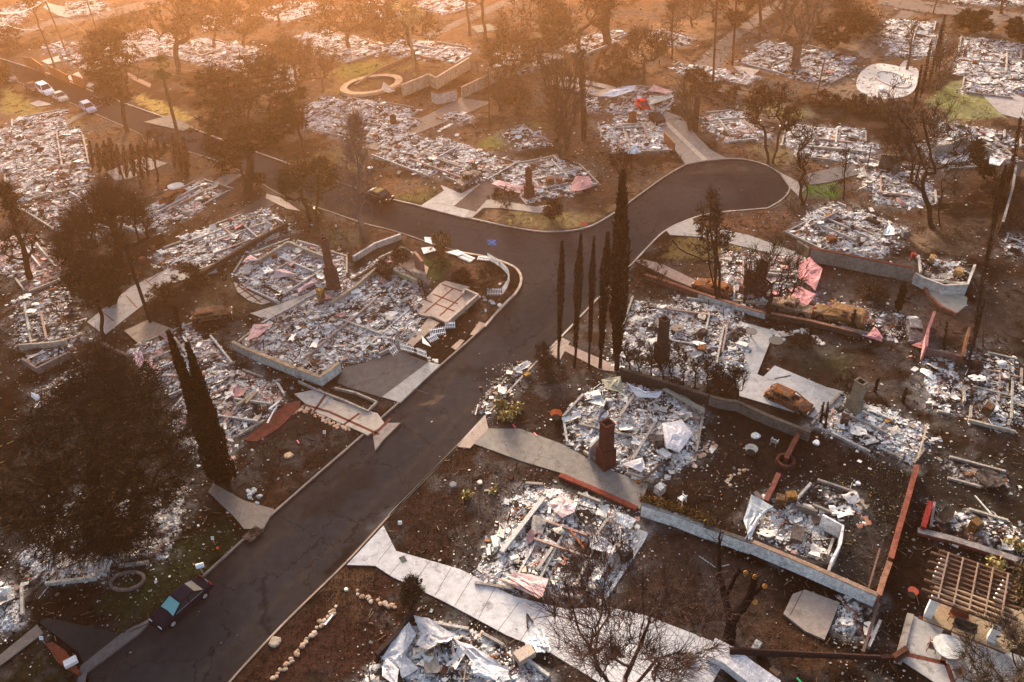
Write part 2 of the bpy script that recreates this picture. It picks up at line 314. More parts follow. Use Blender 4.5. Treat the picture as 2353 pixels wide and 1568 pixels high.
# RUINS: name key -> polygon (photo px), mound, tone 0..1 (1 = whitest), pinkness, chip density, label
RU = [
 ([(540,793),(600,745),(700,690),(800,640),(850,600),(890,590),(965,640),(985,700),(965,765),(905,805),(850,830),(800,842),(778,850),(745,885),(690,868),(560,815)],.5,.62,.1,1.3,"large grey ash bed of a burned house inside a white block foundation"),
 ([(560,590),(665,550),(735,570),(800,590),(800,640),(745,665),(640,700),(555,660),(535,630)],.35,.72,.35,1.2,"burned house ruin around a lone brick chimney beside the tiled round patio"),
 ([(350,600),(460,525),(590,480),(655,500),(650,535),(560,590),(430,640),(380,640)],.35,.6,.15,1,"long narrow strip of house rubble beside a low dark wall and concrete drive"),
 ([(300,505),(400,440),(520,425),(530,450),(440,500),(330,548)],.35,.6,.15,1,"house rubble strip with an orange burned car at its upper end"),
 ([(-20,280),(90,280),(180,330),(220,400),(120,420),(60,470),(-20,480)],.5,.55,.15,1,"collapsed ruin with bent pale roof sheets at the left border"),
 ([(60,480),(200,410),(330,480),(240,540),(130,540)],.4,.45,.4,.8,"pinkish ruin behind the broad dark leafless tree"),
 ([(-20,560),(90,520),(160,600),(120,660),(0,640)],.35,.4,.6,.8,"pink plaster ruin at the left border below the dark tree"),
 ([(20,700),(100,665),(190,700),(210,770),(130,830),(30,810)],.5,.4,.1,1,"dark ruin with white sheets and a bent pale wall, left of the narrow drive"),
 ([(310,800),(400,755),(500,780),(540,830),(530,860),(400,880),(325,875)],.45,.55,.25,1.1,"ruin with fallen pink panel and cream boards behind the twin cypresses"),
 ([(470,850),(560,850),(640,880),(670,930),(610,970),(540,1010),(540,1080),(430,1050),(380,960)],.45,.5,.4,1.2,"ruin of mixed boards and pink plaster beside the red brick path"),
 ([(640,270),(740,215),(800,240),(890,240),(970,250),(960,300),(860,320),(790,320),(700,300)],.5,.66,.05,1,"long ruin full of white ash below the round pool"),
 ([(860,330),(960,310),(1060,325),(1150,370),(1130,420),(1060,432),(950,400),(870,370)],.45,.6,.05,1,"grey and white ash bed with stubs of walls above the kerb with two driveways"),
 ([(1120,410),(1200,372),(1330,370),(1370,410),(1345,445),(1260,465),(1140,440)],.4,.62,.35,1.1,"ruin with a single tall chimney above the corner lawn"),
 ([(1010,262),(1040,252),(1100,270),(1040,290),(1005,275)],.15,.9,0,.6,"small flat bed of white ash beside stepping stones"),
 ([(1150,315),(1200,288),(1245,300),(1250,330),(1180,352)],.4,.5,.1,1,"ruin with pale folded roof sheets beside the vase shaped burned tree"),
 ([(1370,295),(1440,268),(1530,300),(1545,345),(1450,355),(1380,335)],.4,.7,.1,1.1,"ruin with blue grey sheet metal beside the two old cars"),
 ([(1370,250),(1420,205),(1470,198),(1560,218),(1540,250),(1400,262)],.5,.6,.2,1.1,"ruin of crumpled silver and pink sheets behind the red car"),
 ([(1600,275),(1660,255),(1760,285),(1740,325),(1640,325)],.4,.65,.35,1,"ruin with curled cream sheets right of the shared driveway"),
 ([(1790,320),(1840,290),(1960,295),(2020,300),(2020,350),(1940,378),(1800,345)],.35,.72,.1,1,"white ash ruin behind the top of the cul de sac"),
 ([(2010,130),(2040,60),(2100,45),(2165,65),(2150,140)],.4,.7,0,1,"long ash bed beside the grey drive at the upper edge above the oval pool"),
 ([(2195,120),(2240,85),(2370,135),(2370,235),(2260,225),(2200,190)],.5,.72,.08,1,"big bluish white ruin at the right border above the dry lawn"),
 ([(1680,125),(1760,90),(1880,110),(1900,140),(1990,155),(1960,175),(1760,165)],.4,.62,.05,1,"ash ruin at the foot of the huge leafless tree"),
 ([(1545,150),(1580,145),(1700,165),(1740,190),(1700,200),(1560,172)],.35,.6,.1,1,"low strip of white debris left of the upper grey drive"),
 ([(1470,80),(1540,75),(1620,95),(1560,115)],.3,.6,0,.7,"distant white ruin behind scorched bushes"),
 ([(1975,410),(2040,375),(2150,385),(2160,475),(2060,478),(1970,445)],.4,.6,.1,1.1,"ruin between the small green lawn and a charred bare tree"),
 ([(2090,330),(2180,318),(2330,355),(2340,385),(2200,392),(2120,360)],.4,.6,.05,1.1,"ruin with long cream wall panels at the right border"),
 ([(1825,500),(1900,462),(2010,488),(2090,525),(2080,570),(1960,600),(1860,570)],.45,.62,.1,1.2,"ruin above the long grey retaining wall"),
 ([(2105,595),(2230,600),(2240,640),(2190,655),(2110,640)],.2,.4,.05,1,"burned garage floor with crumpled white door at the end of the retaining wall"),
 ([(1650,600),(1730,575),(1880,590),(1890,690),(1790,710),(1700,680)],.45,.55,.5,1.1,"ruin of pink stucco sheets around two charred chimneys"),
 ([(1440,690),(1500,670),(1640,690),(1750,730),(1740,800),(1660,860),(1560,880),(1425,845)],.35,.66,0,1.3,"pale ash bed with a dark chimney behind the row of five cypresses"),
 ([(1290,960),(1345,900),(1400,870),(1560,905),(1620,950),(1600,1060),(1500,1112),(1400,1080),(1300,1020)],.45,.78,.1,1.5,"bright white ruin with a leaning brick chimney beside the curved drive"),
 ([(1080,1310),(1110,1260),(1200,1110),(1280,1115),(1450,1180),(1480,1240),(1430,1320),(1385,1385),(1220,1365),(1090,1345)],.35,.8,.22,1.6,"pale pinkish ruin in front of the bright concrete driveway"),
 ([(820,1590),(850,1530),(960,1425),(1100,1450),(1200,1505),(1310,1590)],.5,.7,.08,1.7,"ruin with big pale concrete sheets at the bottom border"),
 ([(1702,1230),(1732,1145),(1850,1160),(1935,1215),(1905,1300),(1820,1290)],.3,.72,.05,1.5,"small roofless outbuilding full of ash beside the white wall"),
 ([(1890,935),(1980,905),(2100,960),(2150,1010),(2110,1072),(1970,1035),(1880,975)],.4,.82,.05,1.6,"bright ash ruin beyond the rusty burned hatchback"),
 ([(2200,920),(2215,860),(2240,800),(2370,830),(2370,1015),(2250,980)],.5,.35,0,1.4,"dark bluish ruin at the right border behind the dead trees"),
 ([(2125,1215),(2170,1150),(2370,1215),(2370,1310),(2150,1240)],.35,.28,.02,1.2,"blackened ruin with a red brick sill at the right border"),
 ([(2290,590),(2310,545),(2370,540),(2370,610)],.3,.5,0,1,"small patch of pale ruin at the right border beyond the dead tree row"),
 ([(1890,1440),(1925,1370),(2010,1395),(2040,1410),(1990,1490)],.15,.5,0,1.3,"square of grey ash between the old concrete slab and the terrace"),
 ([(1790,1190),(1870,1100),(1960,1130),(2000,1180),(1950,1200),(1850,1160)],.08,.3,.1,.5,"scorched patch of rubble behind the roofless outbuilding"),
 ([(-20,1470),(-20,1340),(20,1350),(60,1400),(50,1450)],.5,.75,.05,1,"pile of white sheets and dust at the left border near the grey drive"),
 ([(90,1170),(250,1120),(420,1100),(440,1160),(330,1330),(160,1350),(40,1250)],.35,.6,.15,1.2,"ash ruin glimpsed under the great dark cedar"),
 ([(1880,730),(2080,720),(2150,740),(2140,800),(2060,790),(1900,750)],.25,.35,.1,1,"ruin of a garage with pink uprights behind the rusty van"),
 ([(2110,830),(2200,810),(2220,900),(2180,960),(2110,900)],.2,.55,0,1,"scatter of ash and small stones beside the dead tree row"),
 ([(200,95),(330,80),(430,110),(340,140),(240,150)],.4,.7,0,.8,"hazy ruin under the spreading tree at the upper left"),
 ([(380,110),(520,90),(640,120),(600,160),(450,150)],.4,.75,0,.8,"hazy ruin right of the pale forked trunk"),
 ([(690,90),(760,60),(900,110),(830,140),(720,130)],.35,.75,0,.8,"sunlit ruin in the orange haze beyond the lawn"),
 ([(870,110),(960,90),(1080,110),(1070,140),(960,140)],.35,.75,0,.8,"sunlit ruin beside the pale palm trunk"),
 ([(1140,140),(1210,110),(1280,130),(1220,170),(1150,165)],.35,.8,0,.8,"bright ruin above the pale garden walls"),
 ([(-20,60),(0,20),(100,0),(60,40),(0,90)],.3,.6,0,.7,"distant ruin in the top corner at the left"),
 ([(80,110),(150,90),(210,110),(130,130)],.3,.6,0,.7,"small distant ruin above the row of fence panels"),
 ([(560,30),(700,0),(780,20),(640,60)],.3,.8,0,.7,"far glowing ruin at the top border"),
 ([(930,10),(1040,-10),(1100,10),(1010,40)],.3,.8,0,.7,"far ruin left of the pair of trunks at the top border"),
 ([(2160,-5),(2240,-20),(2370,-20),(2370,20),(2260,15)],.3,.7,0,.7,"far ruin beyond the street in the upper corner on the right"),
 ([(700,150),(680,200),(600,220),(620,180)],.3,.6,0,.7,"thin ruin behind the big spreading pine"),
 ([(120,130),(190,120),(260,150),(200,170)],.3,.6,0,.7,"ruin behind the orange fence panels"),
]
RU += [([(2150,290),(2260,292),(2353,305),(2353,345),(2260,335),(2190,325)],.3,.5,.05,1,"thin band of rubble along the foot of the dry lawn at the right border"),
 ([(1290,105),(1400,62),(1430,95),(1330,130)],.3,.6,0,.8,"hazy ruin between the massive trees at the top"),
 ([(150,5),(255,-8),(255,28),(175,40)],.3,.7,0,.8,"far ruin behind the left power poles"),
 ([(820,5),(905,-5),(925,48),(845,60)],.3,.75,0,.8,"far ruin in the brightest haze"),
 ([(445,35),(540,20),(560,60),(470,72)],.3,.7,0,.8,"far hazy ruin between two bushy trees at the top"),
 ([(60,890),(200,842),(235,895),(90,935)],.2,.3,.1,.9,"dark plank strewn strip above the great cedar"),
 ([(2150,1040),(2353,1100),(2353,1150),(2160,1100)],.06,.15,0,.4,"scatter of dark scraps in the right hand yard"),
 ([(1330,215),(1370,200),(1385,250),(1350,265)],.2,.45,.2,.8,"small heap of pale blocks beside the angular pool"),
 ([(1960,385),(2010,365),(2040,385),(1985,410)],.25,.4,0,.9,"charred heap at the foot of the standing fireplace wall")]
RU.append(([(1085,950),(1130,885),(1195,825),(1232,835),(1190,900),(1120,962)],.08,.25,0,1.2,"dark ash and debris swept over the road edge beside the burned front garden"))
def square(p):
    best = None; ang = [math.atan2(*(p[(i+1) % len(p)]-p[i])[::-1]) for i in range(len(p))]
    for a in ang:
        u = np.array([math.cos(a), math.sin(a)]); v = np.array([-u[1], u[0]]); q = np.c_[p@u, p@v]; lo, hi = q.min(0), q.max(0); ar = np.prod(hi-lo)
        if best is None or ar < best[0]: best = (ar, u, v, lo, hi)
    A = abs(0.5*np.sum(p[:, 0]*np.roll(p[:, 1], -1)-np.roll(p[:, 0], -1)*p[:, 1])); ar, u, v, lo, hi = best
    if A/ar < .66: return p
    c_ = (lo+hi)/2; h = (hi-lo)/2*.94; w_, d_ = h
    L = [(-w_, -d_), (w_*.45, -d_), (w_*.45, -d_*.72), (w_, -d_*.72), (w_, d_*.6), (w_*.8, d_*.6), (w_*.8, d_), (-w_*.3, d_), (-w_*.3, d_*.8), (-w_, d_*.8)]
    return np.array([(c_[0]+x)*u+(c_[1]+y)*v for x, y in L])
ruin_polys = [gv(r[0])[:, :2] if k in (0, 1, 9, 30, 31, 32) else square(gv(r[0])[:, :2]) for k, r in enumerate(RU)]
for k, r in enumerate(RU):      # dust blown round each ruin
    ix, a = soft(PP, ruin_polys[k], 1.6, 90+k)
    a2 = a*(.35+.65*sst(.4, .6, fbm(PX[ix], PY[ix], 1.2, 4, k)))*.8
    t = r[2]; cc = np.array([.24*t+.03, .22*t+.028, .205*t+.026])
    c[ix] = c[ix]*(1-a2)[:, None]+cc*a2[:, None]
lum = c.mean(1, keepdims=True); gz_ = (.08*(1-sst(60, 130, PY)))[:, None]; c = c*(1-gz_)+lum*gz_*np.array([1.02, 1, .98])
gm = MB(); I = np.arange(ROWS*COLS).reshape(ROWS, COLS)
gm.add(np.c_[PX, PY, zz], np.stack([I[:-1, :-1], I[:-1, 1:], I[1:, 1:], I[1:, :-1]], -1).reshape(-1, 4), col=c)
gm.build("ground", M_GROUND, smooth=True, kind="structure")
fm = MB(); fm.add([(-4000, -500, -.3), (4000, -500, -.3), (4000, 5000, -.3), (-4000, 5000, -.3)], [[0, 1, 2, 3]], col=(.17, .10, .065)); fm.build("terrain", M_GROUND, kind="structure")

def sheet(poly, step, z, col_fn):
    poly = np.asarray(poly)[:, :2]; lo = poly.min(0); hi = poly.max(0)
    xs = np.arange(lo[0], hi[0]+step, step); ys = np.arange(lo[1], hi[1]+step, step)
    return xs, ys
# main road: a gridded sheet cut by its outline (the ground dips under it); kerbs are real strips
def road(k, step, name):
    p = rw[k]; lo = p.min(0)-1; hi = p.max(0)+1
    lo[1] = max(lo[1], 15); hi[1] = min(hi[1], 520); lo[0] = max(lo[0], -380); hi[0] = min(hi[0], 380)
    if k == 0: ys = 18*np.exp(np.arange(0, 1.0001, .0024)*math.log(hi[1]/18.0)); ys = ys[ys > lo[1]]
    else: ys = np.arange(lo[1], hi[1]+step, step)
    xs = np.arange(lo[0], hi[0]+step, step); nx, ny = len(xs), len(ys)
    X, Y = np.meshgrid(xs, ys); P = np.c_[X.ravel(), Y.ravel()]
    d = sdist(P, p); n = fbm(P[:, 0], P[:, 1], .5, 5, 3); n_ = fbm(P[:, 0], P[:, 1], .07, 4, 8); n4 = fbm(P[:, 0]*.6+P[:, 1]*.2, P[:, 1]*.35-P[:, 0]*.2, 1.3, 4, 15)
    cc = np.tile([.018, .0185, .0215] if k == 0 else [.15, .12, .10], (len(P), 1))
    cc = lerp(cc, np.tile([.028, .027, .03], (len(P), 1)), sst(.4, .6, n_)*(1 if k == 0 else 0))
    if k == 0:
        e = sst(2.9, .5, d+(n-.5)*3.2+(n4-.5)*1.5)
        near = sst(95, 55, P[:, 1])
        cc = lerp(cc, np.tile([.034, .027, .024], (len(P), 1)), e*(.25+.35*near))
        e2 = np.exp(-((d-2.3-(n-.5)*1.6)/.3)**2)*near; cc = lerp(cc, np.tile([.07, .05, .035], (len(P), 1)), e2*.25)
        blk = [(([(1060,930),(1100,880),(1180,800),(1240,790),(1250,840),(1130,960)]), (.05,.045,.047), 1.2, .85), ([(1050,850),(1080,840),(1150,860),(1110,880)], (.02,.017,.016), 1, .6),
               ([(735,1320),(800,1250),(820,1255),(760,1325)], (.02,.014,.012), .5, .8), ([(1010,955),(930,1010),(960,1000),(1060,940)], (.1,.075,.055), 1, .4), ([(960,930),(1020,910),(990,935)], (.3,.19,.12), .4, .5),
               ([(700,1180),(760,1120),(850,1060),(870,1080),(780,1180)], (.03,.023,.02), 1.2, .6), ([(850,1215),(910,1160),(940,1165),(900,1200)], (.2,.19,.2), .9, .35), ([(900,1140),(960,1180),(1000,1110)], (.06,.05,.05), 1, .3),
               ([(600,395),(700,450),(840,500),(900,520),(700,470)], (.14,.09,.06), 1, .5), ([(1580,400),(1640,375),(1760,390),(1620,400)], (.13,.1,.08), 1, .4)]
        for q, (pl, c2, sf, st) in enumerate(blk):
            ix, a = soft(P, gv(pl, 0)[:, :2], sf, 60+q); cc[ix] = cc[ix]*(1-a*st)[:, None]+np.array(c2)*.6*(a*st)[:, None]
        sk = P[:, 0]*.3; 
    I = np.arange(nx*ny).reshape(ny, nx); ok = (d > -.25).reshape(ny, nx)
    f = np.stack([I[:-1, :-1], I[:-1, 1:], I[1:, 1:], I[1:, :-1]], -1)[(ok[:-1, :-1] & ok[:-1, 1:] & ok[1:, 1:] & ok[1:, :-1])]
    b = MB(); b.add(np.c_[P, np.where(d > -.2, 0.0, -.02)+.01*(n-.5)], f, col=cc)
    me = b.build(name, M_ROAD, kind="structure", smooth=True)
    return me
road(0, .35, "road")
for k in range(1, 7): road(k, .8, "street" if k in (1, 2, 4) else "driveway")
def kerb(pts, w=.2, z1=.15, col=(.33, .28, .24)):
    P = gv(chaikin(pts, False), 0)[:, :2]; Q = []
    for i in range(len(P)-1):
        n = max(1, int(np.linalg.norm(P[i+1]-P[i])/1.5)); Q += [P[i]+(P[i+1]-P[i])*t/n for t in range(n)]
    Q.append(P[-1]); Q = np.array(Q); T = np.gradient(Q, axis=0); T /= np.linalg.norm(T, axis=1, keepdims=True); Nn = np.c_[-T[:, 1], T[:, 0]]
    A = Q-Nn*w/2; B = Q+Nn*w/2; n = len(Q)
    v = np.concatenate([np.c_[A, np.full(n, -.05)], np.c_[A, np.full(n, z1)], np.c_[B, np.full(n, z1)], np.c_[B, np.full(n, -.05)]])
    q = [[j*n+i, j*n+i+1, (j+1)*n+i+1, (j+1)*n+i] for j in range(3) for i in range(n-1)]
    cc = np.array(col)*NR.uniform(.6, 1.25, (len(v), 1)); b = MB(); b.add(v, q, col=cc); b.build("kerb", M_CONC, kind="structure")
kerb(MAIN[1:6], w=.3, col=(.16,.13,.12)); kerb(MAIN[5:31], col=(.25,.2,.17)); kerb(MAIN[33:51], col=(.42,.36,.31)); kerb(MAIN[50:61], col=(.3,.26,.22)); kerb(MAIN[60:73], col=(.42,.35,.3)); kerb(MAIN[71:79], w=.16, col=(.4,.29,.22))
kerb([(1113,753),(1158,701),(1189,673),(1200,645),(1192,623),(1172,609),(1122,592),(1060,582)], w=.3, z1=.17, col=(.45,.35,.27))

# ---------------- slabs, drives and paths ----------------
SLABS = []
def slab(name, pts, z=.17, col=(.42, .38, .34), joints=(), jcol=(.12, .09, .075), jw=.06, jz=.004, mat_=None):
    SLABS.append(gv(pts, z)[:, :2]); b = MB(); prism(b, gv(pts, z), -.1, z, col)
    for (a, e) in joints:
        A, B = g(*a, z), g(*e, z); A[2] = B[2] = z+jz-.01; bar(b, A, B, jw, .02, jcol)
    return b.build(name, mat_ or M_CONC, kind="structure")
BR = (.16, .055, .04)
slab("driveway", [(881,1208),(910,1266),(1057,1308),(1180,1370),(1300,1400),(1400,1395),(1485,1415),(1590,1455),(1685,1492),(1650,1545),(1600,1640),(1480,1640),(1380,1570),(1265,1500),(1165,1460),(1020,1382),(900,1325),(862,1300),(797,1298)], z=.172, col=(0.508,0.492,0.492),
  joints=[((915,1232),(868,1292)),((948,1258),(895,1322)),((1000,1272),(945,1348)),((1048,1285),(1000,1368)),((1095,1310),(1045,1392)),((1142,1342),(1100,1420)),((1192,1385),(1140,1455)),((1245,1400),(1190,1480))], jw=.04)
slab("driveway", [(1116,985),(1195,985),(1290,1020),(1400,1080),(1490,1112),(1470,1170),(1300,1090),(1200,1060),(1090,1020),(1052,1027)], col=(0.221,0.197,0.172), z=.168)
slab("driveway", [(1116,957),(1122,985),(1080,1030),(1052,1027)], col=(0.344,0.271,0.221), z=.173)
slab("driveway", [(920,925),(878,912),(985,832),(1012,838)], col=(0.328,0.312,0.295), joints=[((948,893),(985,905))])
slab("driveway", [(790,845),(850,830),(920,808),(985,832),(880,914),(800,890),(775,880)], z=.165, col=(0.107,0.098,0.094))
slab("patio", [(722,945),(770,920),(868,950),(885,975),(845,1000),(790,975)], z=.19, col=(0.451,0.377,0.312), joints=[((757,947),(870,998)),((857,1001),(897,962)),((790,976),(826,950)),((700,930),(757,947)),((722,945),(755,898))], jcol=BR, jw=.28)
slab("patio", [(676,905),(722,945),(757,947),(770,920),(735,893)], z=.186, col=(0.410,0.369,0.328))
slab("apron", [(857,1001),(884,972),(920,972),(881,1010),(862,1035)], z=.17, col=(0.295,0.246,0.213))
slab("brick_path", [(560,1012),(590,985),(650,930),(690,920),(690,935),(640,985),(590,1015)], z=.18, col=BR, mat_=M_WALL)
slab("path", [(490,1110),(560,1150),(630,1170),(605,1215),(560,1215),(540,1190),(478,1130)], z=.165, col=(0.213,0.180,0.156))
slab("driveway", [(90,1430),(110,1420),(270,1455),(290,1450),(190,1545),(210,1600),(180,1600),(200,1545),(180,1500)], z=.16, col=(0.029,0.029,0.029))
slab("apron", [(200,1545),(196,1568),(190,1600),(170,1600),(185,1530),(280,1455),(300,1452),(340,1435),(320,1455)], z=.167, col=(0.131,0.115,0.111))
slab("path", [(0,1505),(85,1435),(100,1455),(0,1530)], z=.16, col=(0.139,0.123,0.115))
slab("brick_planter", [(105,1480),(120,1475),(150,1495),(185,1545),(178,1550),(130,1520)], z=.45, col=(0.205,0.057,0.033), mat_=M_WALL)
slab("driveway", [(965,474),(1020,438),(1012,425),(1060,445),(1085,432),(1190,378),(1120,460),(1066,500)], z=.168, col=(0.410,0.369,0.336), joints=[((1000,466),(1090,482))])
slab("driveway", [(1066,500),(1085,478),(1120,452),(1160,462),(1230,475),(1262,470),(1270,478),(1240,490),(1150,478),(1110,478),(1085,500)], z=.172, col=(0.344,0.295,0.254))
slab("driveway", [(1042,474),(1120,410),(1150,425),(1094,487)], z=.174, col=(0.107,0.082,0.074))
slab("driveway", [(1530,528),(1591,502),(1600,515),(1720,540),(1830,580),(1810,590),(1740,575),(1620,545),(1540,540)], col=(0.295,0.271,0.254))
slab("path", [(1460,600),(1475,595),(1520,606),(1560,625),(1610,650),(1590,660),(1540,640),(1490,615)], z=.166, col=(0.287,0.213,0.180))
slab("driveway", [(1575,378),(1550,343),(1527,314),(1474,274),(1451,252),(1460,235),(1494,246),(1522,252),(1566,269),(1600,311),(1633,344),(1672,365),(1617,370)], z=.168, col=(0.246,0.213,0.189), joints=[((1510,262),(1620,368))], jcol=(.42,.36,.3), jw=.8)
slab("driveway", [(1630,720),(1780,760),(1740,860),(1900,930),(1870,960),(1700,910),(1690,865),(1660,860),(1720,800)], z=.175, col=(0.410,0.394,0.385))
slab("driveway", [(1780,840),(1900,890),(1980,910),(1900,950),(1740,880)], z=.171, col=(0.394,0.385,0.377))
slab("patio", [(1285,800),(1300,790),(1440,850),(1425,855),(1380,850)], z=.16, col=(0.287,0.213,0.180))
slab("path", [(1261,809),(1290,775),(1310,785),(1285,830)], z=.163, col=(0.312,0.246,0.205))
slab("sidewalk", [u6(1685,1505),u6(1725,1530),u6(1795,1450),u6(1760,1440)], z=.166, col=(0.344,0.254,0.189))
u6 = lambda *p: ((600+p[0]/3.3614)*.9412, (400+p[1]/3.3614)*.9412)
slab("patio", [u6(1430,1240),u6(1380,1170),u6(1500,1080),u6(1590,985),u6(1640,960),u6(1840,1010),u6(1790,1040),u6(1905,1075),u6(1640,1300),u6(1540,1255)], z=.33, col=(0.369,0.295,0.246),
  joints=[(u6(1465,1225),u6(1705,1020)),(u6(1590,1250),u6(1785,1075)),(u6(1535,1070),u6(1740,1150)),(u6(1610,990),u6(1780,1050)),(u6(1560,1150),u6(1715,1212)),(u6(1460,1110),u6(1530,1140))], jcol=BR, jw=.22)
slab("sidewalk", [u6(1840,1400),u6(1875,1410),u6(1965,1310),u6(1915,1295)], z=.166, col=(0.344,0.254,0.189))
slab("path", [u6(1320,1470),u6(1375,1495),u6(1590,1305),u6(1500,1265)], z=.17, col=(0.312,0.246,0.197))
slab("patio", [(860,615),(890,600),(940,585),(985,615),(975,650),(910,640)], z=.2, col=(0.328,0.238,0.189))
slab("patio", [(575,720),(640,700),(745,660),(800,640),(825,650),(770,690),(690,735),(640,745)], z=.18, col=(0.410,0.361,0.320), joints=[((620,735),(700,680)),((660,742),(745,672)),((600,712),(665,738)),((690,683),(720,720))], jw=.05)
slab("patio", [(537,648),(560,660),(640,690),(600,700),(570,690),(545,670)], z=.176, col=(0.410,0.344,0.279),
  joints=[((545,655),(600,696)),((560,662),(625,694)),((541,662),(556,652)),((550,675),(580,662)),((565,686),(598,672)),((585,694),(618,682))], jcol=(.12,.05,.035), jw=.2)
slab("driveway", [(200,740),(300,660),(380,620),(410,590),(440,580),(470,600),(450,630),(420,640),(400,640),(330,700),(240,770)], z=.17, col=(0.328,0.295,0.279), joints=[((232,715),(262,738)),((290,680),(315,708)),((330,640),(362,668)),((385,605),(420,640)),((340,648),(415,595))], jcol=(.2,.1,.08), jw=.15)
slab("patio", [(360,640),(430,600),(490,600),(500,625),(430,640),(400,650)], z=.176, col=(0.369,0.336,0.312))
slab("driveway", [(245,395),(330,360),(385,375),(300,410),(265,415)], z=.17, col=(0.295,0.246,0.221))
slab("path", [(450,450),(515,400),(560,400),(500,440),(440,460)], z=.17, col=(0.246,0.197,0.164))
slab("apron", [(612,445),(646,455),(690,485),(660,480),(610,455)], z=.17, col=(0.410,0.328,0.271))
slab("driveway", [(520,500),(612,450),(640,465),(560,510),(440,560)], z=.166, col=(0.107,0.082,0.074))
slab("patio", [(285,760),(340,735),(395,755),(380,790),(330,800)], z=.18, col=(0.295,0.230,0.180))
slab("patio", [(100,890),(200,830),(240,840),(135,915)], z=.18, col=(0.271,0.213,0.180))
slab("patio", [(484,880),(530,870),(540,890),(500,920)], z=.18, col=(0.328,0.271,0.230), joints=[((490,905),(530,885))], jcol=BR)
slab("driveway", [(830,340),(1060,225),(1130,235),(1050,270),(900,330),(870,345)], z=.168, col=(0.262,0.205,0.164))
slab("path", [(330,280),(390,265),(450,295),(420,300)], z=.17, col=(0.246,0.205,0.164))
for a in ([(95,140),(110,148),(140,140),(135,128)], [(150,178),(180,165),(190,178),(175,190)], [(205,190),(235,200),(215,205),(198,198)], [(68,238),(85,245),(120,240),(88,230)]): slab("apron", a, z=.17, col=(0.492,0.410,0.344))
slab("driveway", [(150,290),(235,240),(180,262),(110,300)], z=.17, col=(0.246,0.197,0.148))
slab("patio", [(1800,1410),(1822,1365),(1850,1355),(1930,1385),(1895,1470),(1850,1450)], z=.28, col=(0.287,0.238,0.205), joints=[((1845,1357),(1815,1415))], jcol=(.1,.05,.04))
slab("patio", [(2060,1510),(2090,1410),(2110,1420),(2175,1440),(2400,1530),(2400,1640),(2180,1590)], z=.17, col=(0.410,0.385,0.361),
  joints=[((2065,1500),(2175,1525)),((2175,1525),(2190,1568)),((2175,1440),(2180,1470)),((2180,1470),(2165,1525)),((2110,1418),(2310,1500))], jcol=BR, jw=.35)
slab("patio", [(2120,1425),(2150,1340),(2360,1400),(2370,1470),(2310,1500),(2175,1445)], z=.185, col=(0.426,0.312,0.197))
slab("path", [(2055,1520),(2085,1408),(2100,1412),(2072,1525)], z=.3, col=(0.410,0.344,0.287))
slab("path", [(1395,1375),(1480,1245),(1490,1225),(1465,1215),(1440,1290),(1370,1400)], z=.175, col=(0.476,0.467,0.467))
slab("patio", [(2240,200+0),(2330,215),(2353,225),(2353,275),(2300,262)], z=.17, col=(0.344,0.312,0.295))
slab("sidewalk", [(1790,395),(1830,415),(1855,430),(1835,450),(1817,433)], z=.17, col=(0.295,0.262,0.230))
slab("driveway", [(1855,400),(1960,375),(1975,400),(1900,420),(1860,425)], z=.166, col=(0.139,0.127,0.123))

T0 = lambda *p: (p[0]/3.3614*.9412, p[1]/3.3614*.9412); T6 = lambda *p: ((600+p[0]/3.3614)*.9412, p[1]/3.3614*.9412); T12 = lambda *p: ((1200+p[0]/3.3614)*.9412, p[1]/3.3614*.9412)
slab("patio", [T0(350,60),T0(385,25),T0(570,65),T0(560,100),T0(640,115),T0(600,150),T0(480,130)], z=.17, col=(.36,.31,.27))
slab("patio", [T6(1410,335),T6(1600,340),T6(1650,390),T6(1540,395),T6(1420,370)], z=.17, col=(.55,.45,.38))
slab("patio", [T6(1850,215),T6(2000,195),T6(2080,240),T6(1900,270)], z=.17, col=(.2,.19,.15))
slab("path", [T12(1980,540),T12(2070,550),T12(2200,575),T12(2080,675),T12(2040,600)], z=.17, col=(.4,.34,.3))
slab("driveway", [T6(900,380),T6(1100,340),T6(1140,360),T6(960,410)], z=.17, col=(.5,.4,.32))
slab("path", [T0(1040,590),T0(1240,690),T0(1230,720),T0(1020,620)], z=.17, col=(.3,.2,.14))
# ---------------- rubble ----------------
WH = [(.85,.83,.82),(.76,.74,.73),(.62,.6,.58),(.46,.42,.39),(.36,.33,.31),(.24,.2,.18),(.1,.08,.07),(.035,.028,.025),(.03,.024,.022),(.55,.44,.34),(.5,.3,.26),(.33,.12,.05),(.42,.19,.05),(.16,.07,.045)]
WW = np.array([5,5,5,4,3,2.5,2.5,3,2,2,1.2,.5,.35,1.0])
WHA = np.array(WH)
def pick(n, tone, pink):
    w_ = WW.copy(); w_[:3] *= .4+2.2*tone; w_[5:9] *= 1.7-1.5*tone; w_[10] *= .3+5*pink; w_ /= w_.sum()
    return WHA[NR.choice(len(WH), n, p=w_)]*NR.uniform(.8, 1.1, (n, 1))*np.array([1.04, 1, .93])
def boxes(mb, C, Sz, yaw, tilt, cols):
    n = len(C); ca, sa = np.cos(yaw), np.sin(yaw); ct, st = np.cos(tilt), np.sin(tilt)
    v = BV[None]*Sz[:, None, :]
    x = v[..., 0]; y = v[..., 1]; z = v[..., 2]
    x2 = x*ct[:, None]+z*st[:, None]; z2 = -x*st[:, None]+z*ct[:, None]
    X = x2*ca[:, None]-y*sa[:, None]; Y = x2*sa[:, None]+y*ca[:, None]
    V = np.stack([X, Y, z2], -1)+C[:, None, :]
    F = (BQ[None]+(np.arange(n)*8)[:, None, None]).reshape(-1, 4)
    mb.add(V.reshape(-1, 3), F, col=np.repeat(cols, 8, 0))
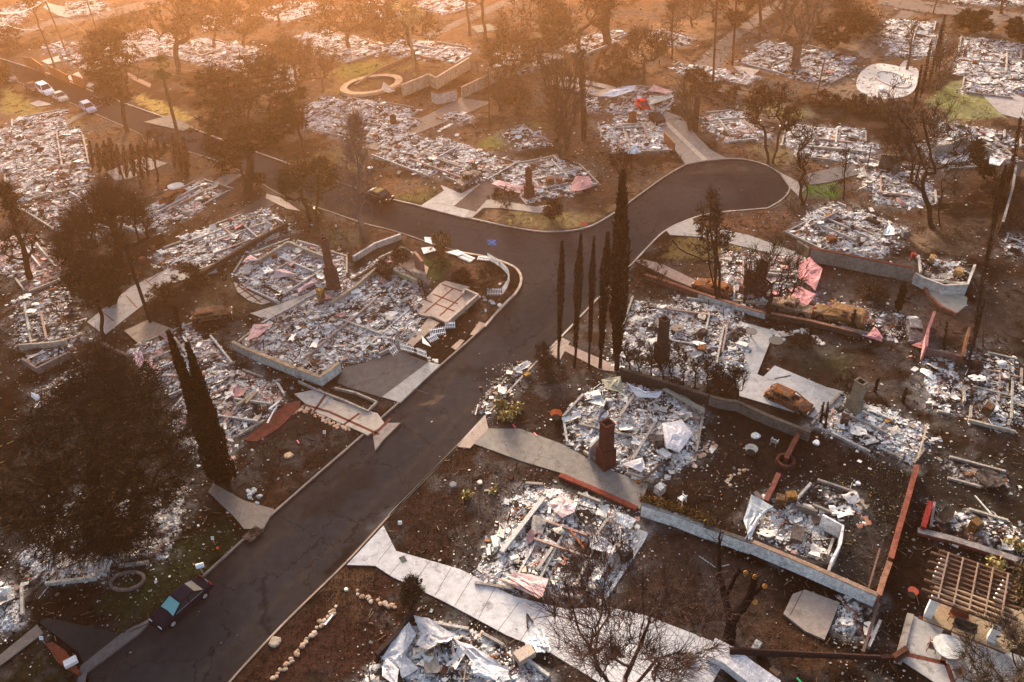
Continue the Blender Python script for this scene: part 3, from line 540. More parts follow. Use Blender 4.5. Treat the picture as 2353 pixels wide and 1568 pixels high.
def inside(poly, n, margin=.2):
    lo, hi = poly.min(0), poly.max(0); out = np.zeros((0, 2)); 
    for _ in range(30):
        P = NR.uniform(lo, hi, (max(n*3, 60), 2)); P = P[sdist(P, poly) > margin]; out = np.concatenate([out, P])
        if len(out) >= n: break
    return out[:n]
def hf(P, poly, mound, seed):
    d = sdist(P, poly)+(fbm(P[:, 0], P[:, 1], .7, 4, seed)-.5)*.9
    m_ = sst(-.1, 1.2, d)
    z = .03+m_*(.1+mound*(.1+.5*fbm(P[:, 0], P[:, 1], .3, 3, seed+3))) + m_*.2*(fbm(P[:, 0], P[:, 1], 1.7, 3, seed+6)-.35)
    return d, z
def sheetpiece(mb, c3, L, W, yaw, tiltx, curl, col, seed, n=6):
    u, v = np.meshgrid(np.linspace(-.5, .5, n), np.linspace(-.5, .5, n)); u = u.ravel(); v = v.ravel()
    r = random.Random(seed); k1, k2, ph = r.uniform(2, 5), r.uniform(2, 5), r.uniform(0, 6)
    z = curl*(u*u*2*r.uniform(-.3, 1)+v*v*1.5*r.uniform(-.5, 1)+.22*np.sin(u*k1+ph)+.18*np.sin(v*k2+ph*2))
    z = z+curl*.12*(NR.rand(len(u))-.5)
    x = u*L*(1+.12*np.sin(v*5+ph)); y = v*W*(1+.12*np.sin(u*6+ph))
    x = x+(NR.rand(len(u))-.5)*L*.05; y = y+(NR.rand(len(u))-.5)*W*.05
    M = np.array(Matrix.Rotation(yaw, 3, 'Z') @ Matrix.Rotation(tiltx, 3, 'Y'))
    V = np.c_[x, y, z]@M.T+np.array(c3); I = np.arange(n*n).reshape(n, n)
    f = np.stack([I[:-1, :-1], I[:-1, 1:], I[1:, 1:], I[1:, :-1]], -1).reshape(-1, 4)
    keep = NR.rand(len(f)) > (.06 if n > 4 else 0)
    cc = np.array(col)*NR.uniform(.82, 1.1, (len(V), 1)); V2 = V.copy(); V2[:, 2] -= .03
    mb.add(V, f[keep], col=cc); mb.add(V2, f[keep][:, ::-1], col=cc*.8)
ruins = []
for k, (pl, mound, tone, pink, dens, label) in enumerate(RU):
    poly = ruin_polys[k]; ctr = poly.mean(0); dist = np.hypot(ctr[0], ctr[1]); lod = 1.0 if dist < 80 else max(.25, 80/dist)
    root = empty("house_ruin" if "swept" not in label else "debris_pile", (ctr[0], ctr[1], 0), label, "ruin", "burned house ruins"); root['_org'] = 1; ruins.append((root, poly))
    lo, hi = poly.min(0)-1, poly.max(0)+1; step = .22/lod**.8
    X, Y = np.meshgrid(np.arange(lo[0], hi[0], step), np.arange(lo[1], hi[1], step)); sh = X.shape
    P = np.c_[X.ravel(), Y.ravel()]+NR.uniform(-.3, .3, (X.size, 2))*step
    d, z = hf(P, poly, mound, k*3); z = z+NR.uniform(-.04, .05, len(z))
    a = fbm(P[:, 0], P[:, 1], .55, 4, k+40); b_ = fbm(P[:, 0], P[:, 1], 2.8, 4, k+50); e = NR.rand(len(P))
    white = np.tile([.82, .80, .79], (len(P), 1)); dark = np.tile([.03, .025, .022], (len(P), 1)); mid = np.tile([.3, .27, .255], (len(P), 1))
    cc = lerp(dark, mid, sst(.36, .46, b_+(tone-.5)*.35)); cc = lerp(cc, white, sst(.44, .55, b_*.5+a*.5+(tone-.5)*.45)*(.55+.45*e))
    cc = lerp(cc, np.tile([.02, .017, .016], (len(P), 1)), sst(.53, .6, fbm(P[:, 0], P[:, 1], .8, 4, k+70)-(tone-.6)*.12)*.95)
    cc = lerp(cc, np.tile([.5, .31, .27], (len(P), 1)), sst(.62-.25*pink, .7-.2*pink, fbm(P[:, 0], P[:, 1], .45, 3, k+80))*min(1, pink*1.6))
    cc = lerp(cc, np.tile([.2, .09, .05], (len(P), 1)), sst(.64, .7, fbm(P[:, 0], P[:, 1], .9, 3, k+95))*.7)
    I = np.arange(sh[0]*sh[1]).reshape(sh); ok = (d > -.3).reshape(sh)
    f = np.stack([I[:-1, :-1], I[:-1, 1:], I[1:, 1:], I[1:, :-1]], -1)[ok[:-1, :-1] & ok[:-1, 1:] & ok[1:, 1:] & ok[1:, :-1]]
    used = np.unique(f); rm = -np.ones(len(P), int); rm[used] = np.arange(len(used))
    mb = MB(); mb.add(np.c_[P, z][used], rm[f], col=cc[used]); mb.build("ash_bed", M_ASH, root, kind="stuff")
    # loose pieces
    A = abs(0.5*np.sum(poly[:, 0]*np.roll(poly[:, 1], -1)-np.roll(poly[:, 0], -1)*poly[:, 1]))
    mb = MB()
    def zat(Q): return hf(Q, poly, mound, k*3)[1]
    n = int(min(12000, A*36*dens*lod**1.6)); Q = np.concatenate([inside(poly, n, -.3), inside(poly, n//6, -2.2)])
    if len(Q): Q = Q[(fbm(Q[:, 0], Q[:, 1], .75, 3, k+200)+NR.normal(0, .07, len(Q))) > .55-.13*tone]
    if len(Q):
        s = np.exp(np.where(NR.rand(len(Q)) < .85, NR.normal(-2.65, .35, len(Q)), NR.normal(-1.7, .45, len(Q))))/lod**.6; Sz = np.c_[s*NR.uniform(.7, 2, len(Q)), s*NR.uniform(.5, 1.1, len(Q)), s*NR.uniform(.12, .35, len(Q))]
        boxes(mb, np.c_[Q, zat(Q)+Sz[:, 2]*.4], Sz, NR.uniform(0, 6.28, len(Q)), NR.normal(0, .22, len(Q)), pick(len(Q), tone, pink))
    n = int(min(180, A*.35*dens*lod)); Q = inside(poly, n, 0)
    if len(Q):
        L = np.exp(NR.normal(-.1, .45, len(Q))); Sz = np.c_[L, NR.uniform(.04, .1, len(Q)), NR.uniform(.03, .07, len(Q))]/np.array([1, lod, lod])
        base = R.choice([.1, .6]); yaw = base+NR.choice([0, 1.57], len(Q))+NR.normal(0, .5, len(Q))
        wcol = np.array([(.03,.025,.022),(.03,.025,.022),(.55,.53,.5),(.32,.26,.2),(.25,.09,.04)])[NR.choice(5, len(Q), p=[.3,.25,.2,.15,.1])]
        boxes(mb, np.c_[Q, zat(Q)+.12], Sz, yaw, NR.normal(0, .18, len(Q)), wcol)
    mb.build("rubble", M_CHIP, root, kind="stuff")
    # bent sheets, each one a part
    n = int(min(16, 2+A/14*dens*(.6 if lod > .7 else .35)))
    for j, q in enumerate(inside(poly, n, .6)):
        b = MB(); L = R.uniform(.6, 1.9); W_ = R.uniform(.5, 1.2); zc = zat(q[None])[0]
        col = pick(1, min(1, tone+.15), pink*1.6)[0]; 
        if col[0]/max(col[2], .01) > 1.7: col = np.array([.5, .45, .4])
        if R.random() < pink: col = np.array([.5, .27, .25])
        sheetpiece(b, (q[0], q[1], zc+.25), L, W_, R.uniform(0, 3.14), R.gauss(0, .22), R.uniform(.1, .5), col, k*50+j)
        b.build("roof_sheet", M_CHIP, root)
    # inner foundation walls of the lost rooms
    ed = np.roll(poly, -1, 0)-poly; el = np.linalg.norm(ed, axis=1); ux = ed[np.argmax(el)]/el.max(); uy = np.array([-ux[1], ux[0]]); pr = np.c_[(poly-ctr)@ux, (poly-ctr)@uy]; l0, h0 = pr.min(0)*.8, pr.max(0)*.8
    for j in range(5 if lod > .6 else 2):
        if A < 60: break
        f = R.uniform(.12, .88); s0 = R.uniform(0, .35); s1 = min(1, s0+R.uniform(.45, .65)); h = R.uniform(.4, .62)
        if j % 2: a_, b2 = (l0[0]+(h0[0]-l0[0])*f, l0[1]+(h0[1]-l0[1])*s0), (l0[0]+(h0[0]-l0[0])*f, l0[1]+(h0[1]-l0[1])*s1)
        else: a_, b2 = (l0[0]+(h0[0]-l0[0])*s0, l0[1]+(h0[1]-l0[1])*f), (l0[0]+(h0[0]-l0[0])*s1, l0[1]+(h0[1]-l0[1])*f)
        A_ = ctr+ux*a_[0]+uy*a_[1]; B_ = ctr+ux*b2[0]+uy*b2[1]
        if min(sdist(np.array([A_, B_]), poly)) < .2: continue
        b = MB(); bar(b, (*A_, h/2), (*B_, h/2+R.uniform(-.05, .05)), .2/lod**.4, h, R.choice([(.5,.46,.4),(.4,.36,.31),(.56,.53,.5),(.42,.3,.25)])); b.build("wall", M_WALL, root)
    # low foundation stubs
    edges = list(range(len(poly)))
    for j in R.sample(edges, min(len(edges), 6 if lod > .4 else 2)):
        a0, a1 = poly[j], poly[(j+1) % len(poly)]; L = np.linalg.norm(a1-a0)
        if L < 2.5 or 'swept' in label: continue
        t0 = R.choice([0, .1, .3]); t1 = R.choice([.6, .85, 1]); 
        b = MB(); cin = (ctr-(a0+a1)/2); cin /= np.linalg.norm(cin); off = np.array([-(a1-a0)[1], (a1-a0)[0]])/L; off = off*np.sign(off@cin)*.15
        A_ = a0+(a1-a0)*t0+off; B_ = a0+(a1-a0)*t1+off; h = R.uniform(.3, .5)
        bar(b, (*A_, h/2), (*B_, h/2), .22, h, R.choice([(.42,.37,.3),(.35,.3,.26),(.5,.46,.42)])); b.build("wall", M_WALL, root)
def rz(px, py):      # height of rubble there
    p = g(px, py)[:2][None]
    for k, r in enumerate(RU):
        if sdist(p, ruin_polys[k])[0] > 0: return float(hf(p, ruin_polys[k], r[1], k*3)[1][0])
    return GZ
def rpar(px, py):
    p = g(px, py)[:2][None]; best = max(range(len(RU)), key=lambda k: sdist(p, ruin_polys[k])[0]); return ruins[best][0]

def onslab(Q):
    o = np.zeros(len(Q), bool)
    for p in SLABS:
        ix = np.where((Q[:, 0] > p[:, 0].min()) & (Q[:, 0] < p[:, 0].max()) & (Q[:, 1] > p[:, 1].min()) & (Q[:, 1] < p[:, 1].max()))[0]
        if len(ix): o[ix] |= sdist(Q[ix], p) > -.1
    return o
# litter and dead grass: nobody could count them
mb = MB(); Q = np.c_[NR.uniform(-1, 1, 110000), 20*np.exp(NR.rand(110000)*math.log(11))]; Q[:, 0] *= 22+Q[:, 1]*.75
dn = fbm(Q[:, 0], Q[:, 1], .12, 3, 33)*.7
dd = np.full(len(Q), 9.0)
for p in ruin_polys:
    lo = p.min(0)-6; hi = p.max(0)+6; ix = np.where((Q[:, 0] > lo[0]) & (Q[:, 0] < hi[0]) & (Q[:, 1] > lo[1]) & (Q[:, 1] < hi[1]))[0]
    dd[ix] = np.minimum(dd[ix], -sdist(Q[ix], p))
onroad = sdist(Q, rw[0]) > -.1
keep = (NR.rand(len(Q)) < np.clip(.05+.8*np.exp(-np.maximum(dd, 0)/2.4)+(dn-.38)*1.3, 0, 1)) & (~onroad | (NR.rand(len(Q)) < .05)) & (dd > -.5)
keep &= ~(onslab(Q) & (NR.rand(len(Q)) < .85))
Q = Q[keep]; orr = onroad[keep]
s = np.exp(NR.normal(-3.05, .45, len(Q)))*(1+Q[:, 1]/110); Sz = np.c_[s*1.5, s, s*.4]; cols = pick(len(Q), .05, .1)*NR.uniform(.25, 1, (len(Q), 1))
boxes(mb, np.c_[Q, np.where(orr, .015, GZ+.02)], Sz, NR.uniform(0, 6, len(Q)), NR.normal(0, .3, len(Q)), cols)
mb.build("litter", M_CHIP, kind="stuff")
GR = [(PAINT[7][0], (.05,.06,.02)), (PAINT[8][0], (.07,.06,.025)), (PAINT[19][0], (.26,.18,.07)), (PAINT[22][0], (.07,.14,.025)), (PAINT[24][0], (.3,.21,.09)), (PAINT[26][0], (.15,.12,.045)), (PAINT[2][0], (.14,.075,.04)),
      (PAINT[1][0], (.09,.042,.028)), (PAINT[0][0], (.08,.04,.027)), (PAINT[5][0], (.07,.042,.03)), (PAINT[3][0], (.07,.035,.025)), (PAINT[48][0], (.24,.22,.09)), (PAINT[27][0], (.11,.065,.04)), (PAINT[32][0],(.1,.066,.038)), (PAINT[29][0],(.13,.07,.045))]
mb = MB()
for pl, cc in GR:
    poly = gv(pl)[:, :2]; A = np.prod(poly.max(0)-poly.min(0))*.5; Q = inside(poly, int(min(6000, A*24)), 0); n = len(Q)
    h = NR.uniform(.03, .1, n); a = NR.uniform(0, 6.28, n); wd = h*.8
    v = np.stack([np.c_[Q[:, 0]-np.cos(a)*wd, Q[:, 1]-np.sin(a)*wd, np.full(n, .06)], np.c_[Q[:, 0]+np.cos(a)*wd, Q[:, 1]+np.sin(a)*wd, np.full(n, .06)], np.c_[Q[:, 0]+NR.normal(0, .06, n), Q[:, 1]+NR.normal(0, .06, n), GZ+h]], 1)
    mb.add(v.reshape(-1, 3), t=np.arange(3*n).reshape(n, 3), col=np.repeat(np.array(cc)*NR.uniform(.5, 1.5, (n, 1)), 3, 0))
mb.build("dry_grass", M_LEAF, kind="stuff")

# burned twigs and leaf scraps lying everywhere, far too many to count
mb = MB(); Q = np.c_[NR.uniform(-1, 1, 15000), 22*np.exp(NR.rand(15000)**.8*math.log(11))]; Q[:, 0] *= 22+Q[:, 1]*.75
Q = Q[~onslab(Q) & (sdist(Q, rw[0]) < -.3) & (fbm(Q[:, 0], Q[:, 1], .15, 4, 71) > .44)]; n = len(Q); k_ = (1+Q[:, 1]/90)
Sz = np.c_[NR.uniform(.15, .7, n)*k_, .03*k_, .025*k_]; cc = np.array([(.02,.015,.012),(.05,.032,.022),(.13,.08,.05),(.25,.17,.1)])[NR.choice(4, n, p=[.45,.3,.17,.08])]
boxes(mb, np.c_[Q, np.full(n, GZ+.05)], Sz, NR.uniform(0, 6.28, n), NR.normal(0, .2, n), cc)
mb.build("twigs", M_BARK, kind="stuff")

mb = MB(); cand = np.c_[NR.uniform(-1, 1, 9000), 85*np.exp(NR.rand(9000)*1.15)]; cand[:, 0] *= 12+cand[:, 1]*.72
ok_ = (fbm(cand[:, 0], cand[:, 1], .09, 4, 77) > .5) & ~onslab(cand)
for p in rw+ruin_polys: ok_ &= sdist(cand, p) < -.6
cand = cand[ok_][:900]; leafcloud_later = cand
# ---------------- trees ----------------
CHAR = (.03, .022, .018); BROWN = (.07, .045, .03); GREYB = (.17, .13, .11)
def leafcloud(mb, C, n_each, rad_, size, cols, up=.2, squash=.6, lw=.35, flat=1):
    n = len(C)*n_each
    if n == 0: return
    ctr = np.repeat(C, n_each, 0); o = NR.normal(0, 1, (n, 3)); o /= np.linalg.norm(o, axis=1, keepdims=True); o *= (NR.rand(n, 1)**.5)*rad_; o[:, 2] *= squash
    p = ctr+o; a = NR.normal(0, 1, (n, 3)); a[:, 2] += up; a[:, 2] *= flat; a /= np.linalg.norm(a, axis=1, keepdims=True)
    b = np.cross(a, NR.normal(0, 1, (n, 3))); b /= np.linalg.norm(b, axis=1, keepdims=True)
    s = size*NR.uniform(.5, 1.5, (n, 1))
    V = np.stack([p-b*s*lw, p+b*s*lw, p+a*s*1.2], 1)
    shade = NR.uniform(.55, 1.45, (len(C), 1)); c = np.array(cols)[NR.choice(len(cols), n)]*np.repeat(shade, n_each, 0)*NR.uniform(.8, 1.2, (n, 1))
    mb.add(V.reshape(-1, 3), t=np.arange(3*n).reshape(n, 3), col=np.repeat(c, 3, 0))
GAP = [.33, 1.8]
def env(kind, n, h, cr, f0):
    u = NR.normal(0, 1, (n*2, 3)); u /= np.linalg.norm(u, axis=1, keepdims=True); r = NR.uniform(.25, 1, (n*2, 1))**.6
    if kind == 'round':
        p = u*r; P = np.c_[p[:, 0]*cr, p[:, 1]*cr, h*(f0+(1-f0)*.5)+p[:, 2]*h*(1-f0)*.5]
    elif kind == 'vase':
        t = NR.uniform(0, 1, n*2)**.6; a = NR.uniform(0, 6.28, n*2); q = NR.uniform(.1, 1, n*2)**.6
        P = np.c_[np.cos(a)*q*cr*(.2+.8*t**.8), np.sin(a)*q*cr*(.2+.8*t**.8), h*(f0+(1-f0)*t)]
    elif kind == 'layer':
        L = R.randint(5, 7); k = NR.randint(0, L, n*2); t = (k+.5)/L; a = NR.uniform(0, 6.28, n*2); q = NR.uniform(.15, 1, n*2)**.6; prof = np.sin(np.pi*(t*.72+.14))**.8
        P = np.c_[np.cos(a)*q*cr*prof, np.sin(a)*q*cr*prof, h*(f0+(1-f0)*t)+NR.normal(0, .02*h, n*2)+q*h*.02]
    elif kind == 'umbrella':
        a = NR.uniform(0, 6.28, n*2); q = NR.uniform(0, 1, n*2)**.5
        P = np.c_[np.cos(a)*q*cr, np.sin(a)*q*cr, h*(1-.35*q**2)-NR.rand(n*2)*h*.22]
    elif kind == 'slim':
        t = NR.uniform(0, 1, n*2); a = NR.uniform(0, 6.28, n*2); q = NR.uniform(.2, 1, n*2)
        P = np.c_[np.cos(a)*q*cr*(1-t*.75), np.sin(a)*q*cr*(1-t*.75), h*(f0+(1-f0)*t)]
    else: raise ValueError(kind)
    lumps = vn(P[:, 0]/cr*GAP[1]+9, P[:, 1]/cr*GAP[1]+P[:, 2]/h*3, 1, R.randint(0, 99)); P = P[lumps > GAP[0]]
    return P[:n]
def tree(name, base, top, cw, label, kind='round', n=140, f0=.35, tr=None, cols=None, leaf=0, lsize=.3, lrad=.8, bark=BROWN, twig=3, twl=.9, twr=.022, fork=1, group=None, stems=1, twup=.4, squash=.6, limbs=None, h=None, cat="tree", lw=.35, flat=1):
    b, t = top3(base, top); b = b.copy(); b[2] = 0.0
    if h: t = b+np.array([0, 0, h])
    H = t[2]; cr = cw/2*mpp(b+np.array([0, 0, H*.5])); ax = t-b
    root = empty(name, b, label, cat, group); root['_org'] = 1
    T = env(kind, n, H, cr, f0); T = T[np.argsort(T[:, 2]*.6+np.hypot(T[:, 0], T[:, 1])*.8)]
    lean = lambda z: ax[:2]*(z/H)
    nodes = []; par = []
    for s in range(stems):
        a = 6.28*s/stems+R.random(); off = np.array([math.cos(a), math.sin(a)])*(.25 if stems > 1 else 0)*min(1.5, cr*.4); spread = off*(3.0 if stems > 1 else 0)*(.5+.4*cr/ max(1, cr))
        k = 9; topf = (f0+(.35 if kind in ('layer', 'slim') else .1)) if kind != 'layer' and kind != 'slim' else .93
        for i in range(k):
            z = H*topf*i/(k-1); w_ = .03*H*math.sin(i*1.3+s*2+len(label))
            nodes.append(np.array([*(lean(z)+off+spread*(i/(k-1))+np.array([w_, w_*.5])*.35), z])); par.append(len(nodes)-2 if i else -1)
    LE = []
    if limbs:
        for pl in limbs:      # limb polylines in photo px with height fraction, first joined to nearest node
            for i, (x, y, hf_) in enumerate(pl):
                q = g(x, y, H*hf_)-np.array([b[0], b[1], 0])
                if i == 0: pi = int(np.argmin(np.linalg.norm(np.array(nodes)-q, axis=1)))
                st = nodes[pi]; nn = max(1, int(np.linalg.norm(q-st)/1.0))
                for j in range(1, nn+1): nodes.append(st+(q-st)*j/nn+np.array([R.gauss(0, .06) for _ in range(3)])); par.append(pi); pi = len(nodes)-1
            LE.append(pi)
    tips = []
    for q in T:
        q = q.copy(); q[:2] += lean(q[2]); A = np.array(nodes); dv = q-A; L = np.linalg.norm(dv, axis=1)
        cost = L*(1+.9*np.clip(-dv[:, 2]/(L+.01), 0, 1)+(.5 if kind != 'layer' else -.3)*np.clip(1-dv[:, 2]/(L+.01), 0, 1)); cost[A[:, 2] < H*f0*.55] += 50
        i = int(np.argmin(cost)); st = A[i]; d = q-st; Ld = np.linalg.norm(d)
        if Ld < .15: continue
        k = max(2, min(6, int(Ld/.8))); sag = (-.06 if kind == 'layer' else .08)*Ld; pi = i; side = np.cross(d, [0, 0, 1.0]); side /= np.linalg.norm(side)+1e-6; sg = R.gauss(0, .07)*Ld
        for j in range(1, k+1):
            f = j/k; nodes.append(st+d*f+np.array([0, 0, -sag*math.sin(f*3.14)])+side*sg*math.sin(f*3.14)+np.array([R.gauss(0, .03), R.gauss(0, .03), 0])*Ld*(f < 1)); par.append(pi); pi = len(nodes)-1
        tips.append(pi)
    A = np.array(nodes); par = np.array(par); cnt = np.zeros(len(A)); cnt[tips] = 1
    if LE: cnt[LE] += max(3, len(tips)*.1)
    for i in range(len(A)-1, -1, -1):
        if par[i] >= 0: cnt[par[i]] += max(cnt[i], .2)
    trk = tr or max(.12, H*.022); rr = trk*np.sqrt(np.maximum(cnt, .3)/max(cnt.max(), 1)); rr = np.clip(rr, twr*1.3, trk*1.2); rr[A[:, 2] < .3] *= 1.35
    ok = par >= 0; thick = rr > trk*.33; Aw = A+b*[1, 1, 0]
    for nm, sel, sd2 in (("trunk", ok & thick, 7), ("branches", ok & ~thick, 4)):
        mb = MB(); ids = np.where(sel)[0]; pi = par[ids]
        r0 = np.minimum(rr[pi], rr[ids]*1.5); cc = np.array(bark)*NR.uniform(.75, 1.25, (len(ids), 1))
        tubes(mb, Aw[pi], Aw[ids], r0, rr[ids], cc, sd2)
        if nm == "branches" and twig:
            tp = np.array(tips+[i for i in ids if R.random() < .35]); C = np.repeat(Aw[tp], twig, 0); m_ = len(C)
            ctr_ = b*[1, 1, 0]+np.array([*lean(H*.6), H*.5]); o = C-ctr_; o /= np.linalg.norm(o, axis=1, keepdims=True)+1e-6
            d = o*.7+NR.normal(0, .6, (m_, 3)); d[:, 2] += twup; d /= np.linalg.norm(d, axis=1, keepdims=True); E1 = C+d*twl*NR.uniform(.4, 1.2, (m_, 1)); d2 = d+NR.normal(0, .4, (m_, 3)); E2 = E1+d2*twl*.5
            tubes(mb, C, E1, np.full(m_, twr), np.full(m_, twr*.7), np.array(bark)*.9, 3); tubes(mb, E1, E2, np.full(m_, twr*.7), np.full(m_, twr*.4), np.array(bark)*.9, 3)
        if len(ids): mb.build(nm, M_BARK, root)
    if leaf:
        mb = MB(); sel = np.array(tips); C = Aw[sel]
        if kind == 'layer' and n < 0:
            inner = np.where((rr < trk*.3) & (A[:, 2] > H*f0))[0]; C = np.concatenate([C, Aw[inner[NR.rand(len(inner)) < .6]]])
        leafcloud(mb, C, leaf, lrad, lsize, cols or [(.05, .05, .02)], squash=squash, lw=lw, flat=flat); mb.build("crown", M_LEAF, root)
    return root
def column(name, base, top, w, label, n=2600, cols=((.03, .02, .014), (.045, .028, .018), (.015, .011, .01)), prof=None, bare=.35, group=None, cat="tree", wid=1.0):
    b, t = top3(base, top); b = b.copy(); b[2] = 0; H = t[2]; r = w/2*mpp(b+np.array([0, 0, H*.5])); ax = t-b
    root = empty(name, b, label, cat, group); root['_org'] = 1
    zs = np.linspace(0, 1, 9); mb = MB(); cc = b[None]+ax[None]*zs[:, None]; cc = cc+np.c_[NR.normal(0, .05, 9), NR.normal(0, .05, 9), np.zeros(9)]; rr = np.linspace(max(.12, r*.35), .03, 9)
    tubes(mb, cc[:-1], cc[1:], rr[:-1], rr[1:], (.028, .02, .017), 7); mb.build("trunk", M_BARK, root)
    z = NR.uniform(bare*.35, 1, n)**.95; a = NR.uniform(0, 6.28, n)
    P_ = (prof or (lambda z: np.interp(z, [0, bare, bare+.15, .75, 1], [.3, .55, 1, .85, .08])))(z)
    lump = .55+.75*vn(z*14, a*1.6, 1, R.randint(0, 99)); q = NR.rand(n)**.35*r*P_*lump
    p = b[None]+ax[None]*z[:, None]+np.c_[np.cos(a)*q, np.sin(a)*q, np.zeros(n)]
    o = np.c_[np.cos(a)*.3, np.sin(a)*.3, np.ones(n)]+NR.normal(0, .22, (n, 3)); o /= np.linalg.norm(o, axis=1, keepdims=True); s = r*NR.uniform(.25, .8, (n, 1))*wid
    bb = np.cross(o, NR.normal(0, 1, (n, 3))); bb /= np.linalg.norm(bb, axis=1, keepdims=True)
    V = np.stack([p-bb*s*.22, p+bb*s*.22, p+o*s], 1); c = np.array(cols)[NR.choice(len(cols), n)]*NR.uniform(.6, 1.3, (n, 1))
    mb = MB(); mb.add(V.reshape(-1, 3), t=np.arange(3*n).reshape(n, 3), col=np.repeat(c, 3, 0))
    mb.build("crown", M_LEAF, root)
    m_ = 50; z = NR.uniform(.12, .8, m_); a = NR.uniform(0, 6.28, m_); p = b[None]+ax[None]*z[:, None]; d = np.c_[np.cos(a), np.sin(a), NR.uniform(.4, 1.6, m_)]
    mb = MB(); tubes(mb, p, p+d*r*NR.uniform(.6, 1.4, (m_, 1)), np.full(m_, .025), np.full(m_, .012), (.03, .02, .017), 3); mb.build("branches", M_BARK, root)
    return root
PINE = [(.026,.023,.011),(.035,.027,.013),(.018,.015,.009),(.055,.033,.017)]; DEAD = [(.12,.06,.03),(.09,.045,.024),(.05,.03,.02)]; OAK = [(.06,.055,.022),(.085,.075,.03),(.05,.04,.02)]
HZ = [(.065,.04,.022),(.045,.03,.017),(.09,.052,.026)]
mb = MB(); Cs = np.c_[leafcloud_later, np.full(len(leafcloud_later), .35)]; leafcloud(mb, Cs, 26, .9, .35, [(.1,.06,.035),(.06,.04,.028),(.035,.025,.02),(.16,.1,.05)], squash=.45, lw=.12); mb.build('undergrowth', M_LEAF, kind='stuff')
# near and middle distance, each with its own label
tree("pine_tree",(567,440),(548,158),290,"big spreading pine with two dark trunks and layered flat foliage beside the side street",'layer',620,.36,.55,PINE,20,.5,.7,BROWN,3,1.1,stems=2,squash=.22,twup=0,lw=.13,flat=.3)
GAP[:] = [.46, 3.4]
tree("cedar_tree",(255,1262),(178,902),440,"huge dark cedar hanging over the rubble and lawn near the dark parked sedan",'layer',520,.12,.7,[(.013,.012,.008),(.02,.017,.01),(.06,.036,.016),(.06,.038,.02)],26,.5,.95,CHAR,6,1.7,.022,squash=.25,twup=-.2,lw=.11,flat=.3)
GAP[:] = [.36, 2.2]
column("cypress_tree",(522,1108),(432,795),50,"shorter right one of the twin dark cypresses leaning over the pink ruin",11000,((.014,.012,.009),(.024,.018,.011),(.01,.009,.008)),bare=.06,wid=.6,prof=lambda z: np.interp(z,[0,.08,.45,.8,1],[.6,1,.8,.4,.04]))
column("cypress_tree",(500,1100),(388,766),48,"taller left one of the twin dark cypresses leaning over the pink ruin",11000,((.014,.012,.009),(.024,.018,.011),(.01,.009,.008)),bare=.06,wid=.6,prof=lambda z: np.interp(z,[0,.08,.45,.8,1],[.6,1,.8,.4,.04]))
for i, (b_, t_, w_, lb) in enumerate([((1284,834),(1292,558),20,"thinnest burned cypress at the road end of the row of five"),((1320,840),(1335,541),21,"second burned cypress from the road in the row of five"),((1353,842),(1365,547),18,"middle burned cypress of the row of five by the corner"),((1379,845),(1397,539),27,"burned cypress with a full top, next to the tallest of the five"),((1416,851),(1431,400),40,"tallest burned cypress of the row of five, crowned with a ragged tip")]):
    column("burned_cypress",b_,t_,w_,lb,3000 if i < 4 else 5200,bare=[.5,.4,.55,.42,.22][i],group="row of five burned cypresses by the corner")
MS = dict(bark=CHAR)
tree("young_tree",(1650,694),(1630,440),100,"slim multi stemmed tree with dark leaf clusters above the white wall",'slim',90,.5,.16,[(.07,.045,.03),(.05,.03,.022)],14,.3,.6,CHAR,3,.8,stems=3,limbs=[[(1620,600,.45),(1560,570,.62),(1545,552,.68)]])
tree("bare_tree",(1763,732),(1790,560),150,"charred leafless tree between the chimneys and the pink stucco sheets",'round',120,.3,.25,None,0,.3,.8,CHAR,4,1.0)
tree("bare_tree",(1709,700),(1722,585),50,"thin charred sapling beside the two dark chimneys",'slim',30,.3,.09,None,0,bark=CHAR,twig=3,stems=2)
tree("bare_tree",(1845,470),(1850,285),95,"forked charred tree at the rim of the cul de sac beside green grass",'vase',80,.25,.2,None,0,bark=CHAR,twig=4,twl=.9,stems=2)
tree("bare_tree",(1938,458),(1945,345),46,"thin charred tree at the far end of the small green lawn",'slim',45,.3,.1,None,0,bark=CHAR,twig=3)
tree("bare_tree",(2150,523),(2130,225),210,"large charred tree arching over the ruin right of the green lawn",'round',200,.3,.3,None,0,bark=CHAR,twig=5,twl=1.2,twr=.018,stems=2,limbs=[[(2130,400,.5),(2090,300,.85),(2065,265,.95)],[(2150,400,.5),(2120,270,.9)]])
tree("burned_tree",(2262,410),(2240,320),70,"dark green bushy conifer behind the cream wall panels",'slim',70,.12,.15,[(.03,.03,.018),(.045,.04,.022)],22,.35,.6,CHAR,2)
tree("vase_tree",(1294,362),(1302,140),150,"vase shaped burned tree with a fan of upright fine stems",'vase',330,.18,.42,None,0,bark=(.09,.06,.045),twig=3,twl=1.5,twr=.024,twup=1.2,stems=2)
tree("small_bare_tree",(1432,462),(1430,362),70,"small leafless tree with a fan crown standing behind the tallest cypress",'vase',90,.35,.16,None,0,bark=CHAR,twig=4,twl=.9,twup=.8)
tree("brown_leaved_tree",(1771,375),(1780,195),128,"tree with rust brown leaves just beyond the cul de sac",'round',170,.4,.2,[(.1,.05,.028),(.13,.065,.03),(.06,.035,.022)],16,.3,.7,BROWN,2,stems=2)
tree("giant_bare_tree",(1829,158),(1838,-30),190,"giant pale leafless tree with a massive trunk at the upper ruins",'vase',200,.3,.8,None,0,bark=(.2,.13,.09),twig=3,twl=1.8,twr=.035,limbs=[[(1815,90,.35),(1770,80,.42),(1755,50,.55)]])
